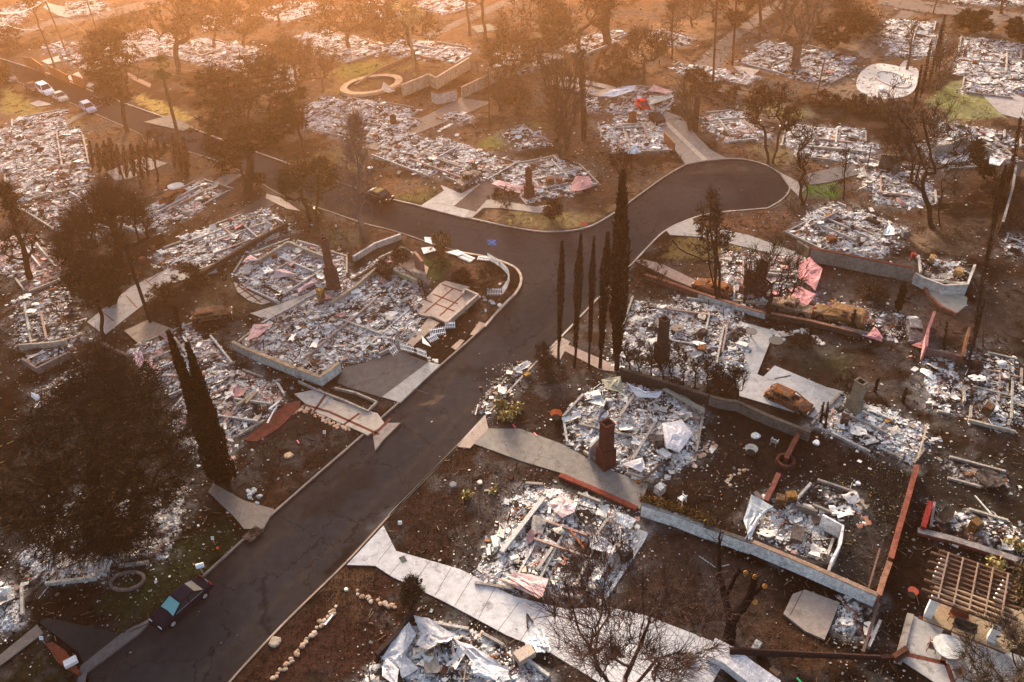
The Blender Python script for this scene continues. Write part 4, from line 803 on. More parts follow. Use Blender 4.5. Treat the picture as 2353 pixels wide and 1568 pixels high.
tree("oak_tree",(721,506),(703,352),135,"low dark green oak leaning over the side street kerb",'umbrella',200,.4,.26,OAK,16,.3,.8,BROWN,2,stems=2)
tree("sycamore_tree",(832,546),(815,270),112,"pale barked leafless sycamore beside the black sedan",'slim',200,.3,.36,None,0,bark=GREYB,twig=5,twl=1.2,twr=.025)
tree("leaning_tree",(702,358),(672,250),60,"small leaning tree with sparse dark foliage right of the big pine",'round',70,.6,.2,DEAD,14,.35,.6,BROWN,2)
tree("broad_bare_tree",(250,700),(235,445),215,"broad leafless tree with a dense dark twig crown over the left ruins",'umbrella',420,.25,.5,[(.05,.03,.025),(.035,.024,.02)],3,.25,.9,CHAR,7,1.2,.022,stems=3)
tree("dark_tree",(238,775),(212,585),150,"dark leafy tree standing on the narrow concrete drive",'round',230,.42,.2,[(.03,.024,.018),(.04,.028,.02)],11,.28,.8,CHAR,4)
tree("bent_tree",(72,642),(8,430),90,"dark bent tree leaning inward at the left border",'slim',120,.3,.35,[(.03,.022,.018)],10,.3,.7,CHAR,4)
tree("small_charred_tree",(364,418),(345,300),80,"small twisted charred tree beside the grey parking slab",'round',90,.45,.15,None,0,bark=CHAR,twig=4)
tree("hazy_cedar",(293,302),(246,75),120,"tall layered cedar beside the parked cars on the side street",'layer',240,.3,.32,HZ,13,.4,.9,BROWN,2,stems=1,squash=.4)
tree("small_pine",(105,440),(110,400),30,"stunted scorched shrub tree among left ruins",'round',30,.2,.08,None,0,bark=CHAR,twig=4)
# far side, in the smoke
FAR = [
 ((410,180),(395,-20),190,'round',200,.45,.5,1,"tall forked pale tree with a wide airy crown at the upper left"),
 ((95,75),(60,-30),60,'round',60,.4,.2,1,"hazy tree in the top corner on the left"),
 ((200,165),(215,95),80,'round',100,.2,.2,1,"bushy tree behind the orange fence panels"),
 ((270,130),(262,40),130,'round',170,.25,.3,1,"bushy scorched tree above the power lines"),
 ((690,210),(655,95),150,'round',200,.3,.3,1,"wide brown tree above the fruit tree lawn"),
 ((742,212),(738,120),100,'vase',120,.3,.2,0,"leafless many stemmed tree on the hazy lawn"),
 ((655,170),(650,90),70,'round',90,.35,.2,1,"small tree left of the hazy lawn"),
 ((560,110),(556,-10),140,'round',200,.3,.35,1,"dense tree at the top in the orange glow"),
 ((490,110),(500,0),110,'round',150,.3,.3,1,"dark hazed tree left of the glow"),
 ((640,60),(640,-40),130,'round',160,.3,.3,1,"glowing tree top at the upper border"),
 ((800,110),(790,-20),200,'round',260,.25,.4,1,"great bushy tree in the brightest haze"),
 ((880,90),(880,-10),120,'round',150,.3,.3,1,"bushy tree left of the pale palm"),
 ((958,145),(905,0),150,'umbrella',190,.35,.3,1,"tree with bent trunk beside the pale palm"),
 ((1180,190),(1165,60),150,'round',240,.2,.3,1,"bushy dark tree above the long garden wall"),
 ((1240,150),(1230,-10),190,'round',320,.2,.4,1,"massive dark tree in the haze at the top"),
 ((1330,120),(1330,-40),170,'round',280,.2,.4,1,"tall tree mass right of the glow"),
 ((1150,255),(1130,160),80,'vase',110,.25,.2,0,"leafless bush tree beside the garden wall corner"),
 ((1185,265),(1190,200),70,'round',90,.3,.16,1,"brown small tree above the corner lawn path"),
 ((1394,104),(1388,-60),110,'round',120,.5,.8,1,"thick trunked tree in the smoky middle"),
 ((1479,190),(1484,70),120,'round',170,.4,.3,1,"straight trunked tree with a dense brown crown beside the dark pool"),
 ((1544,135),(1545,10),80,'slim',110,.3,.2,0,"slender leafless tree above the white debris strip"),
 ((1590,60),(1580,0),90,'round',110,.3,.2,0,"leafless garden tree beyond the white debris strip"),
 ((1585,300),(1570,190),60,'slim',60,.25,.25,0,"broken burned trunk with bent limbs beside the cream sheets"),
 ((1652,335),(1660,240),0,'slim',0,.3,.2,0,None),
 ((1746,98),(1748,-60),70,'slim',70,.6,.3,0,"straight bare trunk left of the giant tree"),
 ((1795,90),(1812,-60),90,'slim',80,.55,.35,0,"bare trunk right behind the giant tree"),
 ((2085,160),(2100,60),50,'slim',50,.3,.2,0,"slender burned tree at the pool deck fence"),
 ((1980,80),(1975,15),110,'round',150,.1,.2,1,"bushy brown thicket tree beside the upper street"),
 ((2300,30),(2310,-60),80,'round',90,.3,.3,1,"tree at the street corner in the upper corner on the right"),
 ((1063,0),(1060,-80),50,'slim',40,.5,.3,0,None),
 ((1080,82),(1068,-30),30,'slim',30,.75,.28,0,"left one of the two bare trunks at the top border"),
 ((1116,88),(1098,-60),70,'vase',40,.45,.33,0,"right one of the two bare trunks, with a cut fork"),
 ((20,120),(15,60),60,'round',70,.2,.2,1,"dark bushy tree by the street at the left border"),
 ((12,190),(5,150),50,'round',80,.2,.2,1,"low dark tree beside the parked cars"),
 ((2215,120),(2160,110),10,'slim',0,.3,.2,0,None),
 ((1715,45),(1720,-40),70,'round',100,.3,.3,1,"hazy scorched tree beside the upper grey drive"),
 ((1640,50),(1632,-50),80,'round',120,.2,.3,1,"dense hazy tree between the drive and tall poles"),
 ((1930,30),(1935,-30),60,'round',100,.1,.2,1,"round brown bush tree beside the upper street"),
 ((2070,300),(2035,225),80,'vase',90,.2,.15,0,"leafless fan shaped shrub tree below the oval pool"),
 ((2050,205),(2075,175),60,'vase',80,.2,.12,0,"fine leafless shrub at the lower edge of the pool deck"),
 ((2150,205),(2180,110),80,'vase',120,.2,.15,0,"spiky leafless shrub beside the dead palm row"),
]
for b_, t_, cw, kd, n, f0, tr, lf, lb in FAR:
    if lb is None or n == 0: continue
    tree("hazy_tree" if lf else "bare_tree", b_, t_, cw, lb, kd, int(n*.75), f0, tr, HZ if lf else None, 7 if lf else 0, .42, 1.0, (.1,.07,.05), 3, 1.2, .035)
# burned hedge row by the dark wall: small bare trees
hb = [((1140,345),(1105,160)),((1215,370),(1200,240)),((1310,390),(1310,150)),((1410,420),(1400,260)),((1480,440),(1470,270)),((1575,470),(1570,190)),((1670,490),(1680,280)),((1770,530),(1790,250)),((1870,545),(1870,370)),((1965,585),(1990,350)),((2015,600),(2050,380))]
hl = ["first burned hedge tree, next to the tallest cypress","small burned hedge tree between the first and the tall third","tall third burned hedge tree in front of the dark chimney","thin burned hedge stem just right of the chimney","short burned hedge tree left of the fullest one","fullest and tallest burned hedge tree of the wall row","burned hedge tree right of the fullest one","densely twigged dark hedge tree above the ash bed edge","low burned hedge tree near the bright concrete yard","wide burned hedge tree, last but one before the rusty hatchback","last burned hedge tree, nearest the rusty hatchback"]
for (bb_, tt_), lb in zip(hb, hl):
    f = lambda p: ((1200+p[0]/3.361)*.9412, (800+p[1]/3.361)*.9412)
    tree("burned_hedge_tree", f(bb_), f(tt_), 34, lb, 'vase', 46, .3, .08, None, 0, bark=CHAR, twig=3, twl=.5, twr=.018, twup=.9, group="burned hedge trees along the dark wall")
# dead fence line of charred columns on the right, and other columns
dl = [((2225,832),(2262,690),10,"lowest leaning charred column of the dead fence row"),((2240,760),(2272,560),11,"charred column in the dead fence row beside the curved terrace"),((2268,610),(2290,450),11,"charred column beside the shaded yard in the dead fence row"),((2285,520),(2310,380),12,"bushy charred column beside the grey shed walls"),((2320,420),(2345,270),12,"topmost charred column at the right border"),((2115,225),(2140,95),9,"short charred palm stem at the pool deck corner"),((2135,190),(2165,60),9,"tall charred palm stem in the dead row beside the pool"),((2150,165),(2172,35),9,"tallest charred palm stem in the dead row beside the pool"),((2100,250),(2118,150),8,"lowest charred palm stem in the dead row beside the pool"),((1345,318),(1338,118),12,"dead palm trunk rising beside the vase shaped tree"),((1880,745),(1898,700),0,""),((417,775),(402,706),12,"charred stump beside the black pole"),((2063,715),(2078,655),18,"splintered charred stump in the brown yard beside the rusty van"),((1957,790),(1968,715),0,""),((1960,760),(1955,700),0,"")]
for b_, t_, w_, lb in dl:
    if w_: column("charred_trunk", b_, t_, w_, lb, 900, bare=.2, prof=lambda z: np.interp(z,[0,.2,.8,1],[.6,1,.8,.3]), wid=1.2)
for i,(x,y,hh,lb) in enumerate([(1957,758,45,"splintered charred snag standing behind the rusty van"),(1858,790,40,"charred post like snag left of the rusty van"),(2168,808,70,"black snag among the pink uprights"),(2010,900,28,"short burned post in the brown yard"),(2075,925,34,"leaning burned post right of the short one"),(1895,985,60,"burned forked snag behind the rusty hatchback"),(1885,975,50,"curved burned snag touching the rusty hatchback")]):
    column("burned_snag",(x,y),(x+8,y-hh),9,lb,300,bare=.1,prof=lambda z: np.interp(z,[0,.5,1],[1,.8,.5]),wid=1.5)
for i,(x,y) in enumerate([(205,375),(222,385),(238,382),(252,378),(268,392),(284,398),(300,395),(318,400),(332,396),(395,375),(410,385),(422,392)]):
    column("scorched_columnar_shrub",(x+8,y+10),(x,y-50-(i*37)%35),13+i%4*2,["first","second","third","fourth","fifth","sixth","seventh","eighth","last","first","second","last"][i]+" scorched columnar shrub in the "+("long row beside the side street" if i < 9 else "short row beside the palm foot"),500,((.13,.075,.04),(.09,.05,.03),(.06,.036,.025)),bare=.1,group="columnar shrubs beside the side street",cat="shrub",wid=1.1)
# hand-led trees at the bottom border
tree("twiggy_tree",(1432,1650),(1462,1365),430,"great leafless tree spreading fine red twigs over the concrete driveway",'vase',380,.25,.24,None,0,bark=(.08,.045,.035),twig=6,twl=1.3,twr=.014,limbs=[[(1400,1570,.28),(1362,1500,.45),(1333,1450,.58),(1318,1395,.7),(1297,1335,.82)],[(1440,1560,.3),(1470,1480,.5),(1499,1412,.7)],[(1460,1575,.28),(1510,1520,.42),(1560,1500,.55)]])
tree("corner_tree",(2395,1660),(2330,1470),260,"olive brown bush tree covering the bottom corner of the terrace",'round',300,.2,.25,[(.10,.075,.04),(.075,.055,.03),(.05,.04,.025)],3,.18,.6,(.07,.05,.038),8,.8,.014)
tree("side_tree",(2390,1440),(2380,1290),90,"olive brown crown entering behind the pergola at the right border",'round',150,.2,.15,[(.10,.075,.04),(.07,.05,.03)],18,.22,.6,BROWN,3,.6,.015)

b0 = g(1675, 1478, 0); pt = empty("pruned_burned_tree", b0, "black forked tree with orange sawn limb ends in the burned lawn", "tree"); pt['_org'] = 1
def limb(nm, pts, r0, r1):
    P = []; K = [g(x, y, h) for x, y, h in pts]
    for i in range(len(K)-1): P += [K[i]+(K[i+1]-K[i])*t+np.array([R.gauss(0, .05) for _ in range(3)]) for t in (0, .34, .67)]
    P.append(K[-1]); P = np.array(P); rr = np.linspace(r0, r1, len(P)); b = MB(); tubes(b, P[:-1], P[1:], rr[:-1], rr[1:], (.012,.009,.008), 9)
    tw = P[len(P)//2:]; C = np.repeat(tw, 3, 0); n = len(C); E1 = C+NR.normal(0, .5, (n, 3))+[0, 0, .4]; tubes(b, C, E1, np.full(n, .035), np.full(n, .012), (.02,.014,.012), 4); E2 = E1+NR.normal(0, .4, (n, 3)); tubes(b, E1, E2, np.full(n, .015), np.full(n, .008), (.02,.014,.012), 3)
    b.build(nm, M_BARK, pt)
limb("trunk", [(1675,1478,-.1),(1679,1450,.9),(1682,1428,1.7)], .48, .36)
limb("branches", [(1682,1428,1.6),(1668,1385,3.2),(1657,1335,4.9),(1652,1310,5.6),(1653,1262,7.0),(1655,1225,8.0)], .3, .06)
limb("branches", [(1682,1428,1.6),(1706,1398,2.6),(1724,1368,3.6),(1733,1328,5.2)], .36, .24)
limb("branches", [(1664,1375,3.4),(1680,1345,4.3),(1695,1318,5.2),(1698,1306,5.6)], .16, .1)
limb("branches", [(1720,1372,3.4),(1745,1352,4.2),(1757,1347,4.6)], .16, .12)
for q, h_ in (((1734,1326),5.2),((1757,1347),4.6),((1735,1384),3.4),((1713,1317),5.0)):
    P_ = g(q[0], q[1], h_); b = MB(); cyl(b, P_, .2, .06, 10, (.6,.25,.06), axis=(.2,-.8,.5)); bb = b.build("sawn_end", M_CHIP, pt)
# palms, shrubs, hedges
def palm(base, top, label, trunkcol=(.12,.08,.05), fc=((.2,.17,.05),(.12,.09,.035)), nf=34, L=2.2, skirt=True):
    b, t = top3(base, top); b = b.copy(); b[2] = 0; root = empty("palm_tree", b, label, "palm tree"); root['_org'] = 1; ax = t-b
    mb = MB(); z = np.linspace(0, 1, 14); c = b+ax*z[:, None]; r = np.linspace(.32, .2, 14); tubes(mb, c[:-1], c[1:], r[:-1], r[1:], np.array(trunkcol)*NR.uniform(.8, 1.2, (13, 1)), 8); mb.build("trunk", M_BARK, root)
    mb = MB()
    for i in range(nf):
        a = R.uniform(0, 6.28); el = R.uniform(-1.1, 1.2); d = np.array([math.cos(a)*math.cos(el), math.sin(a)*math.cos(el), math.sin(el)]); q = t.copy(); Lf = L*R.uniform(.7, 1.1); col = R.choice(fc) if el > -.3 else fc[-1]
        s1 = q+d*Lf*.55; mbv = s1-q; tubes(mb, [q], [s1], [.03], [.02], col, 3)
        side = np.cross(d, [0, 0, 1]); side /= np.linalg.norm(side)+1e-6; up = np.cross(side, d)
        for k in range(9):
            th = (k-4)/4*1.25; e = s1+(d*math.cos(th)+side*math.sin(th)-up*.15)*Lf*.5-np.array([0, 0, .25*abs(th)]); w_ = np.cross(e-s1, up); w_ /= np.linalg.norm(w_)+1e-6
            mb.add([s1, s1+(e-s1)*.6+w_*.09, e, s1+(e-s1)*.6-w_*.09], [[0, 1, 2, 3]], col=np.array(col)*R.uniform(.7, 1.3))
    mb.build("crown", M_LEAF, root); return root
palm((431,396),(368,152),"tall thin palm with a yellow green head leaning over the side street",nf=30,L=2.0)
palm((952,176),(938,22),"pale glowing palm with a dry fan head in the haze",(.35,.25,.15),((.4,.28,.12),(.3,.2,.1)),30,3.2)
palm((1340,322),(1335,130),"headless looking dead palm by the vase shaped tree",(.05,.035,.028),((.06,.04,.03),),10,1.4)
def shrub(px, py, wpx, hpx, label, cols, name="shrub", n=60, leaf=18, tw=5, cat="shrub", squash=.8, ls=.22, group=None):
    tree(name, (px, py), (px, py-hpx), wpx, label, 'round', n, .08, .07, cols, leaf, ls, .45, BROWN, tw, .5, .016, squash=squash, cat=cat, stems=2, group=group)
shrub(1010,585,52,52,"round dry shrub with pale yellow leaves beside the broken white fence",[(.22,.15,.07),(.16,.10,.05)],leaf=12)
shrub(1268,503,46,44,"round dark brown bush on the corner lawn",[(.07,.04,.028),(.05,.03,.022)],leaf=26)
shrub(1158,478,52,46,"leafless reddish shrub in front of the tall single chimney",[(.2,.11,.07)],leaf=4,tw=9)
shrub(1118,665,54,48,"fine leafless shrub inside the curved white picket fence",[(.09,.05,.035)],leaf=3,tw=9)
shrub(945,1395,44,62,"wiry burned shrub beside the bright concrete driveway",[(.07,.045,.028),(.05,.03,.02)],leaf=10,tw=10,n=90)
shrub(1490,690,80,95,"black multi stemmed bush above the round dark bed",[(.03,.022,.018)],leaf=2,tw=7,n=80)
shrub(2010,690,60,34,"scorched climber on the long grey retaining wall",[(.09,.055,.035),(.05,.035,.026)],leaf=20)
shrub(1850,800,70,40,"burned fine twigged bush among white round pavers",[(.05,.035,.028)],leaf=2,tw=9)
shrub(1950,905,60,46,"small leafless tree like bush in the brown yard",[(.05,.035,.028)],leaf=0,tw=8)
shrub(375,700,80,42,"trimmed brown hedge clump in the dry lawn near the black pole",[(.09,.055,.035),(.06,.04,.028)],leaf=28)
shrub(430,650,70,34,"burned low hedge along the narrow concrete drive",[(.08,.045,.03),(.05,.035,.026)],leaf=16,tw=6)
shrub(920,610,40,46,"burned rose bushes against the pale garden wall",[(.07,.04,.03)],leaf=4,tw=9)
shrub(885,640,46,46,"burned thorny bush beside the pale garden wall",[(.07,.04,.03)],leaf=4,tw=9)
shrub(1255,842,44,46,"spiky agave like plant at the foot of the five cypresses",[(.03,.025,.02)],name="agave",leaf=4,tw=12,cat="plant")
shrub(2244,72,86,48,"dark clipped hedge block in the upper corner on the right",[(.03,.026,.018),(.045,.035,.022)],name="hedge",leaf=60,n=110,cat="hedge",ls=.4)
shrub(2340,96,70,52,"dark rounded bush at the right border above the white ruin",[(.03,.026,.018),(.04,.032,.02)],name="hedge",leaf=60,n=90,cat="hedge",ls=.4)
shrub(1690,60,50,40,"brown scorched bush beside the tall poles",[(.13,.075,.045)],leaf=20,ls=.4)
shrub(1910,110,90,62,"brown hedge sloping beside the upper lawn",[(.13,.075,.045),(.09,.055,.035)],name="hedge",leaf=30,n=100,cat="hedge",ls=.4)
shrub(1950,75,90,50,"upper part of the brown hedge by the lawn",[(.13,.075,.045),(.09,.055,.035)],name="hedge",leaf=30,n=100,cat="hedge",ls=.4)
for i,(x,y,w_,h_,lb) in enumerate([(1970,250,110,26,"dark scorched brush below the bare yard of the oval pool"),(2040,262,100,24,"dark scorched brush right under the oval pool deck"),(1890,240,80,24,"scorched brush at the end of the upper brown yard"),(1640,225,150,22,"dark fallen brush in front of the white debris strip"),(1600,190,60,30,"scorched thicket left of the upper grey drive"),(1410,150,110,40,"brown grass like thicket beside the dark pool"),(1420,180,110,34,"reedy brown thicket right of the dark pool"),(580,430,60,30,"low burned brush at the foot of the big pine"),(520,395,70,34,"burned brush between the palm and the big pine"),(2290,470,60,50,"burned ivy hanging on the grey shed walls"),(1060,640,30,16,"small ring of burned twigs on the dry yard"),(730,850,10,8,""),(1100,945,10,8,"")]):
    if lb: shrub(x,y,w_,h_,lb,[(.1,.06,.04),(.07,.045,.03),(.05,.035,.026)],name="scorched_bush",leaf=16,tw=5,n=60,ls=.35)
for i,(x,y,w_,lb) in enumerate([(1162,962,34,"larger clump of pale yellow succulents beside the road"),(1150,935,26,"upper clump of pale yellow succulents beside the road"),(1188,945,22,"right clump of pale yellow succulents beside the road"),(1072,1140,14,"single pale succulent on the burned front lawn"),(1135,1130,10,"tiny scorched rosette on the burned front lawn"),(2333,1260,30,"yellow spiky agave under the blackened ruin sill"),(2290,1310,40,"scorched agave cluster above the pergola"),(610,985,10,"")]):
    if lb: shrub(x,y,w_,w_*.6,lb,[(.4,.33,.14),(.28,.25,.1),(.3,.18,.07)],name="succulent",leaf=14,tw=1,n=20,cat="plant",ls=.25)
# ivy on the white wall top
# ---------------- things ----------------
def zc(X0, Y0): return lambda *p: ((X0+p[0]/3.3614)*.9412, (Y0+p[1]/3.3614)*.9412)
T00, T60, T120, T180 = zc(0,0), zc(600,0), zc(1200,0), zc(1800,0)
U00, U60, U120, U180 = zc(0,400), zc(600,400), zc(1200,400), zc(1800,400)
V00, V60, V120, V180 = zc(0,800), zc(600,800), zc(1200,800), zc(1800,800)
W00, W60, W120, W180 = zc(0,1206), zc(600,1206), zc(1200,1206), zc(1800,1206)
def one(name, label, cat, mb, mat_, group=None, at=None):
    o = mb.build(name, mat_); tag(o, label, cat, group)
    v = np.array([o.data.vertices[0].co]); me = o.data; co = np.zeros(len(me.vertices)*3); me.vertices.foreach_get("co", co); co = co.reshape(-1, 3)
    c0 = np.array([co[:, 0].mean(), co[:, 1].mean(), co[:, 2].min()]); me.vertices.foreach_set("co", (co-c0).ravel()); o.location = c0; return o
def ribbon(mb, P, w, z0, z1, col, var=.12):
    P = np.asarray(P, float)[:, :2]; Q = [];
    for i in range(len(P)-1):
        n = max(1, int(np.linalg.norm(P[i+1]-P[i])/1.2)); Q += [P[i]+(P[i+1]-P[i])*t/n for t in range(n)]
    Q.append(P[-1]); Q = np.array(Q); T = np.gradient(Q, axis=0); T /= np.linalg.norm(T, axis=1, keepdims=True)+1e-9; Nn = np.c_[-T[:, 1], T[:, 0]]
    A = Q-Nn*w/2; B = Q+Nn*w/2; n = len(Q); z1 = z1 if np.ndim(z1) else np.full(n, z1)
    z1 = np.interp(np.linspace(0, 1, n), np.linspace(0, 1, len(z1)), z1)
    v = np.concatenate([np.c_[A, np.full(n, z0)], np.c_[A, z1], np.c_[B, z1], np.c_[B, np.full(n, z0)]])
    q = [[j*n+i, j*n+i+1, (j+1)*n+i+1, (j+1)*n+i] for j in range(3) for i in range(n-1)]+[[0, n, 2*n, 3*n], [n-1, 4*n-1, 3*n-1, 2*n-1]]
    mb.add(v, q, col=np.array(col)*NR.uniform(1-var, 1+var, (len(v), 1)))
def wall(name, toppts, h, th, label, col, cop=None, cat="wall", z0=-.1, caph=.08):
    hh = h if not np.ndim(h) else max(h); P = gv(toppts, hh); c0 = P.mean(0); root = empty(name, (c0[0], c0[1], 0), label, cat); root['_org'] = 1
    b = MB(); ribbon(b, P, th, z0, h, col); b.build("wall_face", M_WALL, root)
    if cop is not None:
        b = MB(); hz = np.array(h)+.003; ribbon(b, P, th+.08, np.min(hz) if not np.ndim(h) else np.min(hz), hz+caph, cop, .2); b.build("coping", M_WALL, root)
    return root
BRK = (.12, .046, .036)
wall("block_wall", [V60(40,185),V60(410,335)], 1.25, .35, "longer left part of the white painted block foundation wall", (.52,.53,.49), (.42,.3,.2))
wall("block_wall", [V60(425,335),V60(610,405),V60(765,290)], 1.25, .35, "right corner of the white painted block foundation wall", (.55,.56,.52), (.42,.3,.2))
wall("block_wall", [V00(1905,115),V00(1990,160),V00(2080,200)], 1.15, .3, "stained left end of the white block foundation wall", (.36,.36,.33), (.35,.27,.2))
wall("retaining_wall", [U180(590,690),U180(860,740),U180(1150,800),U180(1455,858)], 1.9, .3, "long grey retaining wall with a red brick coping", (.27,.24,.2), BRK)
wall("retaining_wall", [U180(500,590),U180(560,650),U180(600,700)], [1.2,1.9], .3, "short dark return at the upper end of the long grey wall", (.1,.085,.07))
wall("garden_wall", [V120(1055,335),V120(1500,470),V120(1780,560)], 1.3, .3, "dark scorched block wall behind the burned hedge trees", (.055,.045,.038), (.08,.065,.055))
wall("garden_wall", [V120(1790,565),V120(1930,600),V180(0,610),V180(240,720),V180(600,860)], 1.2, .3, "grey continuation of the scorched wall below the rusty hatchback", (.16,.14,.12), (.09,.075,.065))
wall("brick_wall", [V180(525,835),V180(460,950),V180(400,1075)], .9, .35, "short red brick wall running down to a brick ring", BRK, BRK)
wall("brick_wall", [V180(340,1200),V180(290,1310),V180(235,1420)], .9, .35, "red brick wall behind the roofless outbuilding", BRK, (.24,.09,.07))
wall("brick_wall", [V180(1475,1130),W180(1410,0),W180(1340,240),W180(1260,530)], 1.1, .35, "long red brick wall on the right of the ash yard, upper stretch", BRK, (.3,.1,.065))
wall("brick_wall", [W180(1250,560),W180(1200,700),W180(1160,830)], 1.1, .35, "lower stretch of the long red brick wall meeting the white wall", (.24,.09,.06), (.33,.16,.1))
wall("white_wall", [W120(1235,85),W120(1540,180),W120(1740,260)], 1.5, .3, "ivy topped upper stretch of the white stucco wall", (.88,.86,.82), (.3,.29,.27))
wall("white_wall", [W120(1740,262),W120(2140,400)], 1.45, .3, "middle stretch of the white stucco wall below the roofless outbuilding", (.85,.83,.79), (.1,.09,.08))
wall("white_wall", [W180(130,395),W180(600,590),W180(1150,830)], 1.45, .3, "long lower stretch of the white stucco wall beside the ash yard", (.88,.86,.82), (.3,.2,.14))
wall("brick_edging", [V120(560,1205),V120(860,1330),V120(1190,1480)], .35, .5, "red brick edging along the lower side of the curved drive", (.24,.065,.045))
wall("low_wall", [U120(1260,910),U120(1560,1010),U120(1700,1060)], .7, .3, "rusty red low wall at the front of the dark pavement ash bed", (.2,.1,.07), (.25,.1,.07))
wall("low_wall", [U120(1700,1060),U120(2050,1170),U120(2250,1230)], .8, .3, "white low wall behind the young multi stemmed tree", (.58,.58,.55), (.25,.12,.09))
wall("low_wall", [U120(2250,1240),U180(280,1230),U180(600,1290),U180(1010,1390)], .7, .3, "long brown low wall below the rusty van", (.1,.065,.05), (.2,.11,.08))
wall("brick_sill", [W180(1480,300),W180(1760,370),W180(2020,450),W180(2353,560)], .45, .5, "red brick sill wall of the blackened ruin", (.2,.05,.04), (.3,.26,.24))
wall("brick_sill", [W180(1590,60),W180(1530,270)], .9, .4, "bright red brick end wall of the blackened ruin", (.3,.04,.035))
wall("planter_wall", [V60(730,490),V60(900,530),V60(1075,605),V60(1000,680),V60(800,590),V60(600,515),V60(430,435)], .4, .2, "thin pale concrete planter border beside the white block wall", (.42,.36,.3))
wall("patio_wall", [U60(1780,1060),U60(1800,1025),U60(1905,1070),U60(1640,1300)], .75, .3, "pale stucco edge wall of the brick striped patio", (.5,.4,.33))
wall("garden_wall", [U60(880,760),U60(1060,650),U60(1270,575)], .9, .3, "pale curved garden wall rising to the side street", (.5,.45,.42))
wall("garden_wall", [U00(1190,1160),U00(1500,980),U00(2060,640),U00(2353,480)], .8, .35, "long dark low wall beside the narrow house rubble strip", (.09,.06,.045))
wall("foundation_wall", [U60(100,790),U60(180,740),U60(340,640)], .8, .3, "cream foundation wall left of the lone brick chimney", (.42,.36,.27))
wall("foundation_wall", [U60(345,635),U60(520,710),U60(690,775)], .8, .3, "cream foundation wall running to the lone brick chimney", (.42,.36,.27))
wall("foundation_wall", [U60(690,1140),U60(900,1000),U60(1070,850)], .9, .3, "cream foundation wall between the two big ash beds", (.4,.33,.25))
wall("foundation_wall", [U60(1105,835),U60(1260,890),U60(1400,950)], .9, .3, "greenish cream foundation wall beside the brick fireplace", (.42,.38,.25))
wall("foundation_wall", [U60(1090,770),U60(1280,680),U60(1420,760)], .9, .25, "thin cream parapet around the upper patio room", (.45,.38,.3))
wall("garden_wall", [T60(1280,700),T60(1500,610),T60(1560,640),T60(1830,478)], 2.2, .35, "pale garden wall left of the dry lawn in the haze", (.5,.4,.3), (.55,.4,.3))
wall("garden_wall", [T60(1770,720),T60(2000,610),T60(2353,460)], 2.0, .35, "pale garden wall right of the dry lawn in the haze", (.5,.4,.3), (.4,.25,.2))
wall("garden_wall", [T60(1525,750),T60(1570,770),T60(1725,735)], 2.0, .4, "short white block wall at the end of the old driveway", (.6,.52,.46), BRK)
wall("garden_wall", [T60(900,690),T60(1100,560),T60(1380,440)], .7, .4, "long low retaining wall above the round pool", (.35,.22,.14))
wall("low_wall", [T60(1350,440),T60(1600,490)], .5, .3, "thin kerb wall at the top of the hazy dry lawn", (.35,.22,.14)) 
wall("cream_wall", [T180(1610,1200),T180(1740,1180),T180(1850,1130),T180(2100,1230)], 1.6, .25, "bent cream wall panels in the ruin at the right border", (.4,.36,.28))
wall("shed_wall", [T180(2190,1350),T180(2353,1330)], 2.2, .3, "stained tan shed wall at the right border", (.26,.2,.15), (.1,.07,.06))
wall("shed_wall", [T180(2290,1340),U180(2260,200),U180(2180,480)], 2.0, .2, "long bare metal topped fence running down beside the shed", (.06,.045,.04), (.3,.26,.24))
wall("shed_wall", [T180(1180,1270),T180(1360,1280)], 2.4, .3, "dark standing wall with a fireplace box beyond the green lawn", (.14,.11,.09), (.2,.16,.13))
wall("garage_wall", [U180(1460,900),U180(1540,940),U180(1700,1000),U180(1890,990),U180(1950,830)], 1.5, .2, "crumpled white garage wall at the end of the retaining wall", (.6,.58,.54), (.5,.45,.4))
wall("curved_wall", [U180(1540,1000),U180(1580,1080),U180(1680,1170),U180(1800,1225)], .5, .3, "curved red brick rim of the round terrace", (.3,.13,.09))
wall("boundary_wall", [U180(1910,1340),V180(1880,130),V180(1850,230)], 1.4, .25, "thin rusty wall corner beside the brown store floor", (.2,.09,.05))
wall("boundary_wall", [U180(1550,1490),V180(1560,170),V180(1840,230)], 1.0, .3, "low pink brown wall below the brown store floor", (.22,.13,.11))
wall("pink_wall", [U180(1620,1215),U180(1560,1380),U180(1550,1500)], 2.0, .2, "tall ragged pink plaster wall standing beside the silver tub", (.5,.24,.24), (.4,.17,.16))
wall("outbuilding_wall", [W180(700,170),W180(870,260),W180(850,400),W180(770,560)], 1.7, .2, "cracked white end wall of the roofless outbuilding", (.72,.71,.7))
wall("outbuilding_wall", [W180(130,355),W180(400,480),W180(640,560),W180(760,560)], .9, .25, "black scorched front wall of the roofless outbuilding", (.04,.036,.034))
wall("outbuilding_wall", [W180(480,80),W180(660,140)], .9, .25, "grey rear wall of the roofless outbuilding", (.2,.18,.16))
wall("fallen_wall", [W120(1800,1250),W120(1960,1330),W120(2100,1440),W120(2330,1600)], .9, 1.6, "thick fallen white and pink stucco wall at the bottom border", (.72,.68,.68))
wall("fallen_beam", [W60(1370,960),W60(1230,1150),W60(1070,1310)], .8, .35, "charred dark fence wall beside the pale concrete sheets", (.05,.035,.03))
wall("low_wall", [V00(830,120),V00(950,180),V00(1070,235)], .5, .3, "short brown wall below the left plastered slab", (.16,.11,.09))
wall("bent_fence", [V00(150,140),V00(400,120),V00(540,100)], 1.0, .25, "bent cream fence panel in the dark left ruin", (.4,.34,.28))
wall("bent_fence", [V00(180,250),V00(300,330),V00(560,200)], .9, .3, "sagging lower panel in the dark left ruin", (.2,.16,.15))
